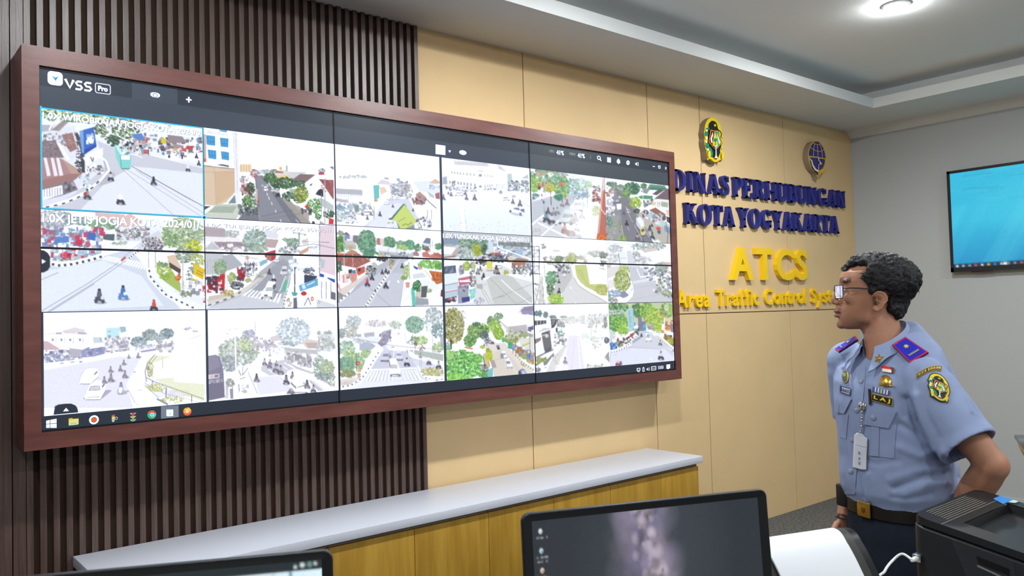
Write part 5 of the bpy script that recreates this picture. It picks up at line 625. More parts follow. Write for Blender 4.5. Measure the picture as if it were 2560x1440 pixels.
    p.P('b4b0d4', (940, 1310, 1090, 1190, 1080, 1180, 1000, 1180), .9); p.P('fff', (620, 1070, 660, 960, 700, 900, 760, 875, 870, 875, 900, 920, 890, 990, 820, 1050, 790, 1090, 640, 1100)); p.P('f4f6f4', (690, 950, 790, 940, 770, 1020, 660, 1030)); p.L('9a98ac', 10, (640, 1092, 780, 1092)); p.P('8c8a98', (835, 950, 885, 900, 885, 930, 835, 970)); p.L('c8c6d6', 6, (620, 1070, 660, 960, 700, 900)); p.L('a8a6b8', 7, (790, 1090, 900, 990))
    p.P('fff', (700, 1280, 740, 1200, 780, 1100, 850, 1045, 960, 1045, 1000, 1100, 1000, 1180, 940, 1280, 930, 1320, 720, 1320)); p.P('dcdce8', (790, 1125, 915, 1120, 920, 1180, 765, 1185)); p.L('8a8898', 6, (765, 1185, 790, 1125, 915, 1120, 922, 1180, 765, 1185)); p.P('8a8898', (950, 1120, 990, 1070, 990, 1110, 955, 1150)); p.L('98969f', 10, (720, 1318, 930, 1316)); p.L('a8a6b4', 8, (740, 1285, 920, 1275)); p.L('bab8c6', 6, (780, 1250, 900, 1240)); p.L('a4a2b4', 8, (930, 1310, 1005, 1180)); p.E('8c8a98', 700, 1300, 8, 14, .7)
    for b in ((1075, 925, 80), (1215, 910, 80), (1080, 1060, 110), (1280, 1005, 100), (1265, 820, 70), (1335, 725, 50), (1470, 720, 70), (985, 1080, 90)): p.P('b8b4d0', (b[0], b[1], b[0]+b[2]*.7, b[1]-6, b[0]+b[2]*.6, b[1]-24, b[0], b[1]-20), .7); p.B(b[0], b[1], b[2], '9a98a8', '8a8898', 1, '667', .85)
    p.B(1225, 1230, 150, '98a0c4', 'c8c8d4', 1, '8088b0'); p.P('fff', (1190, 1210, 1200, 1140, 1250, 1140, 1225, 1225)); p.P('b4b0cc', (1230, 1220, 1330, 1180, 1340, 1200, 1240, 1230), .8); p.L('c4c0cc', 12, (110, 800, 600, 760, 1000, 690)); p.L('fff', 22, (110, 810, 700, 740, 1160, 660)); p.W('c4c2cc', 570, 760, (485,), 9, .8)
    p.T(130, 95, 1640, 75, 40, 30, 'b4b0b8', .4); p.E('8a88a0', 545+0, 1436, 22, 12, .8)
    p.P('2b3443', (265, 1440, 280, 1410, 330, 1385, 480, 1378, 550, 1395, 600, 1440))
def feed_n(p):                                   # burnt-out road with bikes, dark billboard
    p.V('ffffff', 'fefefe', 60, 700); p.P('fbf9fe', (700, 760, 1180, 660, 1250, 820, 1940, 1240, 1900, 1260, 820, 1320, 680, 960)); p.P('dcdbe6', (880, 900, 1190, 800, 1290, 850, 1250, 1000, 1000, 1030, 880, 960)); p.P('eceaf4', (800, 1050, 1150, 1030, 1340, 1250, 840, 1310)); p.P('d8d6e2', (1200, 860, 1380, 930, 1250, 960)); p.P('c4c2d2', (1560, 1100, 1620, 1090, 1800, 1240, 1700, 1250), .8)
    p.F(560, 680, 290, 200, 'd4dcd8 c0ccc8 b0bcb8 e8ece8 ccd8b8 a4b0ac', 420, 26); p.F(660, 590, 110, 80, 'd0dcb4 c0d0a0 e0e8cc', 70, 22); p.F(430, 860, 120, 110, 'b0b8c0 98a0a8 c8ced4', 110, 24); p.F(1340, 400, 240, 200, 'd8e2ea ccd8e0 e4ecf2 c4d0d8', 300, 30); p.F(700, 430, 90, 60, 'ccd0e0 b4b8cc', 60, 22); p.F(1260, 590, 120, 50, 'c4d0d4 b0c0c4', 60, 20); p.F(1820, 520, 110, 110, 'd4dcdc c8d2d2', 60, 26)
    p.W('d8d6dc', 200, 520, (795, 400), 8, .6)
    for y in (265, 300, 335, 370): p.R('b0aebc', 788, y-8, 802, y+8, .8)
    for x, y in ((430, 370), (525, 360), (400, 430), (525, 490), (610, 490)): p.R('b0aeba', x-9, y-9, x+9, y+9, .6)
    p.S(760, 470, 1150, 640, 'e8e4ec c8c4d0 b4b0c0 fff d8d0d8', 130, 14, 46, 90); p.P('c8c4d0', (860, 560, 1130, 600, 1130, 650, 870, 600), .6); p.P('e4dcdc', (1000, 480, 1130, 440, 1160, 530, 1030, 540)); p.L('fdfdff', 22, (1150, 600, 1300, 620, 1940, 700)); p.P('c4c4cc', (1200, 630, 1680, 660, 1700, 730, 1220, 680), .8); p.S(1220, 690, 1600, 860, 'd8d8e0 b8b8c4 a0a0ac fff e4e0e4', 110, 18, 56, 40); p.R('a4a8ac', 1365, 730, 1430, 810); p.E('b8b8c0', 1490, 800, 40, 44); p.L('e8e8ec', 16, (1640, 830, 1740, 650)); p.P('e4dcd8', (1460, 560, 1520, 500, 1690, 530, 1680, 640, 1540, 640)); p.P('d0c0bc', (1510, 560, 1690, 555, 1680, 640, 1560, 640)); p.P('e8eaea', (1740, 570, 1870, 570, 1870, 640, 1750, 640)); p.S(1690, 400, 1940, 680, 'e8ecec d0d4d4 b8c0bc', 70, 20, 66); p.R('a8b0ac', 1840, 415, 1900, 430, .8)
    p.F(1710, 900, 90, 170, 'b0c0b8 98aca0 c4d0c8', 120, 22); p.F(1830, 920, 100, 120, 'd0dcb4 bccc98 b0c0ac 98aca0', 130, 22); p.F(1800, 1040, 150, 60, '98a8a8 8498a0 acbcb8', 70, 20); p.P('b4b0c4', (1640, 1010, 1760, 1080, 1940, 1150, 1940, 1200, 1720, 1090), .6); p.F(1890, 1130, 50, 60, 'c8d0c0 e4e8e0 a8b4a4', 40, 16); p.P('d4d0da', (1210, 800, 1400, 900, 1640, 990, 1620, 1010, 1380, 930))
    p.P('8f8ba4', (105, 750, 230, 730, 290, 760, 340, 960, 360, 1340, 115, 1390)); p.P('a09cb4', (110, 760, 250, 735, 300, 900, 115, 980), .7); p.P('7d7992', (115, 1150, 350, 1120, 360, 1340, 115, 1390), .7); p.P('eeecf2', (112, 1020, 280, 1000, 280, 1060, 112, 1080)); p.P('e0c4c4', (138, 1030, 200, 1022, 200, 1058, 140, 1066)); p.P('8f8a9a', (210, 1020, 268, 1012, 268, 1050, 212, 1056)); p.T(115, 1112, 320, 1085, 13, 26, 'fff', .95); p.T(115, 1140, 330, 1108, 14, 26, 'fff', .95)
    p.P('f4f4f6', (350, 1050, 420, 1040, 440, 1200, 380, 1250)); p.F(440, 1130, 50, 60, '9ca49c b4bcb0', 36, 18); p.W('98949f', 1100, 1360, (380, 400, 470), 12, .7); p.P('a4a0b0', (430, 1220, 480, 1210, 480, 1360, 440, 1360)); p.P('f8f8fa', (570, 1060, 690, 1025, 690, 1140, 590, 1160)); p.L('8f8d98', 8, (572, 1080, 690, 1040)); p.P('a8c4cc', (640, 1090, 690, 1080, 690, 1130, 640, 1140)); p.L('a4a2ac', 14, (550, 1060, 570, 1290)); p.L('fbfbfd', 26, (505, 480, 520, 950, 560, 1150)); p.L('c8c6d0', 6, (492, 480, 510, 950)); p.L('8a8690', 10, (560, 950, 590, 1030)); p.L('8a8690', 9, (690, 920, 620, 1020)); p.L('948f98', 8, (620, 900, 610, 1030)); p.P('f6f4f8', (700, 970, 860, 1290, 560, 1290, 590, 1160)); p.L('c8c6ce', 9, (690, 970, 830, 1290)); p.S(590, 1170, 700, 1270, 'e4e2e8 ccc fff', 14, 14, 50)
    for b in ((930, 880, 90), (1000, 920, 90), (1090, 980, 120), (1160, 1010, 120), (1010, 870, 70), (1100, 890, 70), (1005, 750, 50)): p.B(b[0], b[1], b[2], 'c0bcc8', '7a7688', 1, '667', .85)
    p.B(815, 1115, 105, '66647a', '8a889a'); p.B(1240, 1150, 120, '8f8c9c', '5c5a6c'); p.B(1330, 1070, 90, 'a09cac', '8a889a'); p.C(1430, 1290, 260, 250, 'fffefa', 'b8b8b8', 0, 1, .1); p.P('99a0a0', (1305, 1110, 1390, 1180, 1380, 1220, 1310, 1150)); p.L('b0aeb0', 14, (1400, 1200, 1500, 1170)); p.P('fffef8', (1290, 1100, 1420, 1060, 1500, 1160, 1390, 1195)); p.B(1540, 1210, 110, '6f6d7c', '889'); p.B(1630, 1270, 100, 'b8b6c0', '667'); p.P('8c889c', (1240, 1290, 1290, 1220, 1320, 1200, 1370, 1290)); p.E('c8c6d0', 1318, 1230, 16, 30)
    p.L('fff', 12, (980, 930, 1200, 1130)); p.L('fdfdff', 14, (1210, 840, 1380, 940)); p.L('fff', 12, (1600, 1090, 1790, 1250)); p.L('fff', 10, (1200, 900, 1260, 940)); p.L('d8d6e0', 8, (900, 880, 1300, 1200), .7); p.H(1100, 700, 200, 110, .6); p.L('e8e6ec', 8, (1200, 760, 1200, 660)); p.T(240, 108, 1300, 95, 44, 24, 'a8a4b4', .4)
def feed_o(p):                                   # junction zebra with cars and planting
    p.V('ffffff', 'fafbfa', 120, 560); p.P('e2e4f0', (900, 520, 1140, 510, 1220, 880, 1740, 1050, 1740, 1280, 300, 1400, 600, 1080)); p.P('fbfbff', (960, 480, 1110, 440, 1170, 720, 1180, 880, 1000, 900, 850, 720, 900, 560)); p.P('d8daea', (780, 780, 1190, 800, 1320, 1050, 620, 1080)); p.P('ececf6', (130, 1380, 500, 1270, 1440, 1260, 1430, 1300, 400, 1400, 130, 1400))
    p.F(340, 330, 110, 100, 'dfe6e8 ccd6d8 c0ccd0', 110, 24); p.F(300, 480, 120, 110, 'd4d4cc c0c4bc b0bcb8 e4e4dc', 120, 22); p.F(150, 520, 60, 70, 'b4c4c8 a0b4b8', 50, 24); p.F(700, 370, 190, 50, 'e8e4e4 dcd4d4 ccc8c8 f0ecec', 90, 22); p.P('fff', (390, 460, 720, 430, 720, 560, 400, 580)); p.P('c4c4d4', (500, 520, 660, 500, 670, 570, 510, 580)); p.P('c0c0cc', (390, 540, 460, 530, 460, 580, 390, 580)); p.F(480, 640, 150, 50, 'd8e0e4 c4d0d4', 40, 22); p.P('bfc8dc', (430, 690, 560, 650, 690, 720, 620, 780, 430, 790)); p.P('eceef4', (400, 590, 730, 570, 740, 660, 640, 700, 480, 640)); p.P('9f9cb8', (740, 640, 900, 480, 930, 460, 920, 540, 850, 690, 760, 740)); p.W('b8b4c8', 480, 690, (810, 845), 8); p.S(740, 540, 920, 720, 'a8a4bc c0bccc 8f8ca4', 50, 14, 44, -80)
    p.F(220, 750, 140, 110, 'b8d4c0 9cc0a8 d0e2d4 84b090 e4eee6', 190, 22); p.F(310, 860, 120, 90, 'c4dca0 a8cc90 8cb888 dce8c0', 130, 20); p.F(230, 1010, 140, 120, '8cb49c 74a088 a0c4ac', 190, 24); p.F(440, 960, 100, 120, 'b0cca0 98bc94 c8dcb0', 130, 20); p.F(540, 840, 80, 70, 'bcd4a0 a4c490', 70, 18); p.F(240, 1150, 140, 60, 'a0a878 8a9c70 b0a888', 110, 18); p.W('8a8c68', 1100, 1210, range(150, 370, 16), 6, .5); p.P('eae4e0', (130, 1240, 420, 1200, 480, 1170, 440, 1300, 140, 1350)); p.F(260, 1290, 130, 40, 'dcc8c0 e8d8d0', 40, 16, .6); p.R('eef4f4', 355, 770, 410, 830); p.P('d84858', (375, 965, 435, 960, 435, 1015, 380, 1020)); p.R('fff', 385, 985, 430, 996); p.L('4f8078', 12, (380, 830, 390, 1100)); p.F(420, 1090, 40, 60, 'e0b878 c89858', 24, 12); p.F(440, 1170, 40, 40, 'fff 445 c8a070', 24, 14)
    p.P('fcfcfa', (530, 920, 620, 800, 760, 720, 800, 760, 640, 980, 480, 1200, 440, 1190)); p.L('c4ccc8', 8, (540, 920, 630, 800)); p.K((740, 800, 620, 990, 520, 1160, 440, 1240, 300, 1330, 140, 1360), 26, 12, 'fff', '667', .3)
    p.L('fff', 16, (800, 780, 640, 1000, 500, 1240, 380, 1340, 130, 1390)); p.L('fff', 16, (600, 1090, 900, 1080)); p.L('fff', 14, (1050, 1080, 1310, 1060)); p.L('fff', 10, (960, 900, 990, 640)); p.Z('fff', (520, 1265), (1420, 1250), (620, 1110), (1310, 1090), 15, .55, .98); p.Z('9a9cac', (552, 1265), (1420, 1250), (645, 1110), (1310, 1090), 15, .1, .8); p.L('fff', 12, (1310, 1060, 1380, 1230, 1460, 1270))
    p.F(1290, 390, 140, 130, 'a8c8b8 90b8a4 bcd4c8 7ca894', 220, 24); p.F(990, 390, 90, 60, 'd0dcd0 bcccbc', 60, 22); p.W('d4d8e0', 120, 260, range(1290, 1430, 34), 8, .6); p.F(1580, 320, 150, 200, 'd0d8dc bcc8cc a8b8bc e4e8ea', 230, 26); p.P('fff', (1480, 370, 1560, 340, 1620, 680, 1500, 660), .7); p.F(1640, 480, 90, 110, '98b4b8 b0c4c8 84a0a4', 70, 24); p.F(1400, 640, 90, 80, 'bcd498 a4c484 d0e0b0', 100, 20); p.F(1650, 740, 90, 80, 'c0d8a8 a8c898 d8e4c8', 90, 20); p.F(1280, 620, 60, 50, '98b08c 84a080', 40, 18); p.W('a8a4a0', 480, 840, (1260, 1570), 10, .7); p.P('9a6a6c', (1250, 660, 1330, 670, 1330, 720, 1255, 710)); p.S(1180, 640, 1300, 840, 'e4e8ec c4ccd4 b0b8c0 fff', 40, 16, 46); p.P('a4a8b4', (1690, 560, 1740, 520, 1745, 780, 1690, 700), .7); p.F(1400, 760, 60, 40, 'c89898 a8a8a0 fff', 26, 16)
    p.P('c8d0cc', (1280, 780, 1740, 850, 1740, 960, 1290, 850)); p.W('9aa49f', 790, 940, range(1300, 1740, 22), 6, .6); p.L('fff', 14, (1190, 760, 1210, 870, 1300, 900, 1740, 1000)); p.P('fafaff', (1220, 880, 1740, 990, 1740, 1020, 1300, 920)); p.F(1560, 1130, 180, 70, 'd0d498 bcc484 e0e0b0 b0b878 e8d8b0', 190, 20); p.L('fff', 26, (1340, 1030, 1420, 1190, 1740, 1210)); p.P('fff', (1420, 1180, 1750, 1200, 1750, 1270, 1620, 1250)); p.K((1380, 1090, 1430, 1200, 1560, 1240), 18, 4, 'fff', '889'); p.R('778', 1625, 1240, 1660, 1252); p.R('778', 1700, 1232, 1730, 1244); p.P('fdfbfa', (1450, 1290, 1530, 1230, 1620, 1270, 1560, 1290))
    p.C(825, 955, 130, 170, 'dcdfee', '8a8ca4', 30, 1, .5); p.L('667', 14, (765, 955, 880, 960)); p.C(1055, 935, 105, 150, 'e6e8f2', '9c9eb4', -20, 1, .4); p.L('556', 12, (1005, 940, 1100, 942)); p.C(990, 1185, 160, 270, 'ffffff', 'c8c8d0', -40, 1, .4); p.P('8a8a90', (892, 970, 905, 960, 920, 1060, 905, 1040)); p.L('98989f', 10, (930, 1160, 1050, 1155)); p.L('aaa', 12, (925, 1190, 1055, 1186))
    p.B(1170, 1030, 120, 'dfe0e8', '445', 1, '667'); p.B(1515, 1010, 100, 'e0dce8', '6a6878', -1, 'fff'); p.B(1665, 1070, 110, 'c8ccc8', '556', -1, '556'); p.B(1380, 900, 60, 'c8c8d0', '889'); p.P('6a5a88', (1480, 950, 1540, 960, 1550, 1010, 1490, 990), .7); p.W('b8bcc0', 760, 1040, (1400, 1375), 9, .8); p.C(1040, 540, 40, 36, 'fff', 'a88'); p.C(1050, 455, 30, 20, 'fff', 'a99'); p.L('98a', 7, (115, 560, 430, 620, 860, 700, 1290, 750, 1740, 775), .8); p.L('a8a8b8', 6, (115, 600, 500, 650), .6); p.L('889', 7, (545, 650, 670, 715), .7); p.R('a8a0a0', 925, 733, 985, 744)
def feed_p(p):                                   # leafy road beside a mural wall and a big white roof
    p.V('fdfdfe', 'fafbfb', 100, 420); p.P('eae2d8', (760, 690, 1000, 700, 1130, 700, 1290, 900, 1600, 1180, 1600, 1220, 940, 1270, 930, 1000)); p.P('e4dcd0', (880, 900, 1080, 800, 1300, 1000, 1440, 1230, 960, 1270)); p.F(290, 420, 170, 290, '96945a a8a868 84844c b8b880 747844 c8c898', 480, 22); p.F(430, 300, 60, 150, 'b8b4b0 a09c94 ccc8c4', 60, 12, .5); p.P('5c4c38', (235, 640, 260, 640, 265, 800, 240, 800)); p.F(190, 770, 60, 70, '7fb098 98c4ac', 40, 22)
    p.F(690, 500, 180, 120, '84a860 6c9450 9cc078 b0d088 5a8048', 240, 24); p.F(655, 400, 60, 36, '567a60 6a8c6c', 50, 18); p.F(780, 580, 70, 70, '6a7c78 567068 84948c', 60, 24); p.F(560, 660, 100, 100, '84b068 6a9c58 a4cc80 567f58', 120, 24); p.F(900, 360, 60, 90, '7ca070 688c5c 94b484', 80, 22); p.F(1020, 290, 75, 80, '90ac88 a8c09c 789474', 90, 18); p.F(960, 430, 100, 90, 'a8cc68 90b858 c0dc88', 110, 22); p.F(1020, 550, 85, 100, 'a4c850 8cb440 bcdc70 749c3c', 160, 20); p.F(1180, 630, 60, 70, '9cb858 84a048 b0c870', 80, 20); p.F(1300, 590, 80, 120, 'a8b870 90a45c c0c888 788c54', 120, 18); p.F(1445, 580, 24, 100, '90b068 7c9c58', 60, 14); p.F(760, 770, 40, 30, 'a8b848 c0c860', 24, 16)
    p.P('e8e4ec', (1330, 210, 1400, 110, 1590, 95, 1590, 260)); p.P('9a90b4', (1380, 180, 1440, 120, 1590, 100, 1590, 250, 1420, 240)); p.W('c8c4d8', 180, 240, range(1400, 1590, 30), 12, .8); p.P('fdfcfe', (1030, 320, 1500, 235, 1590, 270, 1560, 370, 1480, 410, 1170, 440)); p.P('dcd8e0', (1030, 320, 1170, 440, 1160, 500, 1060, 380)); p.P('cfcbd2', (1170, 440, 1480, 400, 1490, 540, 1180, 560)); p.W('98949c', 430, 550, range(1185, 1490, 16), 5, .5); p.P('f0eef4', (1480, 410, 1590, 350, 1590, 420, 1530, 480, 1590, 550, 1500, 520)); p.P('7c74a0', (1520, 450, 1590, 420, 1590, 490, 1530, 490)); p.F(1540, 480, 40, 40, '8c84ac 6a628c', 20, 18); p.P('b8bcb0', (1370, 500, 1590, 560, 1590, 620, 1390, 560)); p.S(1150, 480, 1490, 640, 'c8ccb8 a4b080 8a9468 dcdcd0', 70, 14, 40)
    p.P('e8e4dc', (1340, 640, 1600, 600, 1600, 860, 1380, 750)); p.P('c4d478', (1400, 740, 1530, 690, 1540, 710, 1420, 760)); p.P('c8d880', (1440, 780, 1600, 850, 1600, 870, 1500, 820)); p.P('58b8b0', (1070, 640, 1110, 600, 1120, 690, 1080, 690)); p.P('5ab89c', (1180, 690, 1240, 680, 1250, 810, 1190, 790)); p.F(1200, 730, 30, 60, '4f9f7c 68b890', 30, 14)
    p.P('c08860', (1240, 700, 1400, 790, 1600, 920, 1600, 1040, 1440, 950, 1250, 810)); p.S(1260, 740, 1590, 920, 'd8945c a87850 8fb0e0 f0e8e0 6f98d0 c8a080', 70, 20, 60, 110); p.P('6c90d8', (1480, 880, 1540, 900, 1540, 950, 1490, 940)); p.F(1420, 930, 60, 40, '94b058 a8c470', 40, 18); p.F(1490, 1040, 110, 40, 'c8c478 a4a860 e0d8a8', 50, 18); p.P('f6f2ea', (1240, 820, 1290, 880, 1600, 1080, 1600, 1160, 1320, 960)); p.K((1290, 890, 1400, 1010, 1600, 1150), 30, 9, 'f0ece0', '8a8868', .4); p.W('6a6860', 560, 1040, (1530,), 9, .8); p.W('8a8878', 600, 920, (1300,), 14, .7)
    p.P('f4f2f6', (610, 800, 720, 780, 740, 960, 640, 900)); p.P('d88858', (470, 765, 610, 790, 600, 810, 470, 785)); p.P('d8c8a8', (760, 890, 830, 840, 880, 1080, 850, 1170, 790, 1100)); p.P('e0a860', (820, 880, 850, 900, 890, 1090, 870, 1090)); p.F(870, 910, 50, 90, 'c0d038 a8bc30 d4e058', 110, 18); p.F(845, 820, 36, 36, 'b0c448 98ac3c', 40, 14); p.P('b0a8ac', (880, 980, 950, 980, 990, 1100, 920, 1110), .9); p.L('6a625c', 14, (780, 940, 800, 1200)); p.S(730, 1060, 860, 1260, '8fc4cc c8b8a0 556 6fa8b0 a89080', 60, 14, 44); p.P('8fd0d8', (820, 1180, 930, 1090, 930, 1260, 860, 1270)); p.W('5fa8b0', 1110, 1260, (850, 885, 915), 7, .8)
    p.F(430, 1070, 300, 250, '6fc058 8cd470 54a848 a8e08c 449444 c4eca8', 620, 26); p.F(230, 880, 90, 60, '98d070 b4e08c', 60, 22); p.F(690, 960, 80, 80, '84c864 68b050 a0dc80', 70, 22); p.F(300, 1260, 160, 70, '98dc68 b4ec84 74c450', 90, 24); p.F(760, 1210, 70, 70, '58a050 70b860', 60, 20)
    p.C(1205, 1110, 90, 170, 'f4f2fa', '7a7c98', -50, 1, .5); p.C(1120, 950, 80, 120, 'f4f4f8', '98a4a8', -20, 1, .4); p.C(1080, 950, 50, 80, 'a4a0b8', '667', -10, .9); p.P('5c6078', (985, 740, 1030, 740, 1045, 800, 1005, 810)); p.P('8c90a8', (995, 745, 1025, 745, 1030, 765, 1000, 770)); p.L('334', 10, (1005, 808, 1045, 800)); p.C(920, 720, 60, 40, '667', '445'); p.S(780, 620, 900, 740, 'f4f4f8 c8c4d0 8f8c98 fff 667', 50, 14, 50); p.P('7f88a8', (1345, 1160, 1400, 1120, 1440, 1130, 1490, 1220, 1350, 1235)); p.P('c8d4f0', (1390, 1150, 1440, 1145, 1475, 1215, 1410, 1220)); p.P('4c5068', (1345, 1170, 1370, 1150, 1390, 1225, 1350, 1230)); p.L('fdfbf6', 8, (1250, 1110, 1330, 1190), .6); p.L('c8beb0', 8, (960, 980, 1060, 960), .7)
    p.T(140, 140, 420, 140, 13, 26, 'fff', .9)
def feed_q(p):                                   # glaring road, white building at the left
    p.V('ffffff', 'fffffe', 70, 460); p.P('f6f4f8', (640, 460, 860, 430, 940, 700, 1240, 1150, 1300, 1180, 300, 1220, 560, 850)); p.P('efe9f4', (680, 600, 860, 600, 960, 1160, 600, 1190)); p.F(160, 230, 60, 40, '788c98 8ca0a8', 60, 18); p.F(210, 230, 24, 60, '6a7c88 80949c', 26, 14); p.F(300, 250, 40, 50, '7c8c94 90a0a4', 40, 16); p.F(420, 290, 60, 26, 'a0acac 88989c', 40, 16); p.F(600, 290, 60, 24, '98a098 b0b8ac', 36, 16); p.F(740, 350, 140, 60, 'd4d4c8 c4c4b8 e4e4dc', 130, 22); p.S(860, 250, 1340, 460, 'f0eee8 e0e0d8 d0d0cc f8f8f4 c8c8c4', 120, 20, 70); p.R('d8d4d0', 905, 250, 965, 330, .7); p.R('dfe0dc', 1130, 300, 1300, 330, .7); p.P('fdfcf6', (880, 600, 1250, 560, 1260, 1150, 1000, 900)); p.F(1080, 620, 180, 120, 'f2f2e4 e8ecd8 f6f6ee', 90, 24, .6); p.R('e4f0dc', 890, 560, 1040, 660, .7); p.F(1150, 750, 90, 80, 'e8e4dc d8d4cc', 40, 20, .5)
    p.P('f8f8fa', (95, 310, 370, 310, 395, 470, 110, 560)); p.P('d8d8dc', (270, 470, 390, 480, 400, 520, 110, 580)); p.P('5a5c64', (110, 350, 310, 345, 310, 400, 115, 430)); p.W('e8e8ea', 345, 420, (160, 215, 270), 12); p.P('4f525c', (385, 325, 520, 330, 480, 400, 440, 460, 400, 480)); p.P('8f9098', (400, 330, 470, 330, 440, 410, 410, 440)); p.S(480, 340, 620, 460, 'c8c8c8 8a8c90 eee 667', 40, 16, 46); p.L('b8b8bc', 10, (380, 320, 620, 330)); p.P('f4f4f6', (105, 560, 380, 490, 390, 530, 240, 600, 110, 640)); p.P('7c7a80', (230, 560, 370, 510, 400, 800, 280, 860, 250, 700)); p.P('5c5c64', (235, 570, 330, 530, 330, 590, 250, 610)); p.F(300, 600, 50, 30, 'c8d8d0 e8ecec', 20, 16); p.P('9a8886', (108, 660, 220, 630, 220, 680, 110, 750)); p.P('f2f2f4', (110, 760, 240, 720, 280, 850, 110, 950)); p.P('8c8c92', (115, 960, 280, 880, 420, 800, 430, 850, 300, 900, 115, 1010), .8); p.P('6a6a72', (300, 830, 400, 790, 430, 830, 280, 900)); p.W('f0f0f4', 560, 840, (410, 440), 26); p.R('78d4b8', 512, 520, 585, 600); p.R('e8eeec', 530, 480, 570, 520); p.W('a8b0ac', 350, 720, (570,), 9, .8); p.S(450, 560, 640, 780, 'e0e0e0 a8a8ac f4f4f4 889 c8c8c8', 60, 14, 44); p.R('445', 470, 470, 500, 545, .9)
    p.P('fafafa', (110, 1040, 400, 870, 430, 880, 440, 960, 200, 1200, 120, 1210)); p.F(220, 1010, 100, 40, 'a8b878 90a460 c4cc94', 60, 18); p.P('98a868', (120, 1080, 300, 950, 320, 970, 150, 1110)); p.P('8a8a90', (260, 1060, 440, 880, 440, 980, 290, 1150), .9); p.L('f8f8fa', 30, (140, 1200, 330, 1090, 420, 960)); p.W('fff', 1040, 1150, (250,), 24); p.F(170, 1170, 50, 40, '667 99a', 30, 16); p.P('e6e4e2', (430, 940, 620, 760, 660, 760, 440, 1200, 300, 1220)); p.L('f4eed0', 12, (500, 1060, 440, 1110, 500, 1130, 450, 1190), .9); p.F(480, 1000, 60, 90, 'e8e0c8 d0c8b8', 30, 14, .5)
    p.B(625, 1060, 90, 'b8b8bc', '99a'); p.E('fff', 650, 1140, 30, 44); p.L('e4e0e8', 10, (780, 640, 730, 1180)); p.L('f8f6fa', 12, (840, 620, 880, 1180)); p.L('ecebf0', 8, (600, 900, 580, 940)); p.W('e8e8e4', 290, 640, (1060,), 24, .8); p.L('d8d8d8', 14, (1060, 650, 1290, 630)); p.F(1320, 680, 40, 50, '667 889 778', 60, 14); p.F(1300, 380, 26, 100, 'a8a8a8 c0c0c0 8a8a8a', 60, 16); p.L('f8f8f6', 34, (1350, 720, 1270, 960)); p.P('98989a', (1340, 880, 1360, 860, 1370, 1060, 1290, 950), .8); p.L('b8b8b8', 9, (1270, 960, 1370, 1040)); p.L('fbfbf8', 20, (1020, 1080, 1370, 1080)); p.S(990, 1080, 1360, 1150, 'e8e8e0 d0d4cc fff b0b4ac', 50, 14, 40); p.L('c8c8c0', 10, (980, 1150, 1370, 1120)); p.H(780, 380, 360, 240, .5, 'fffef8')
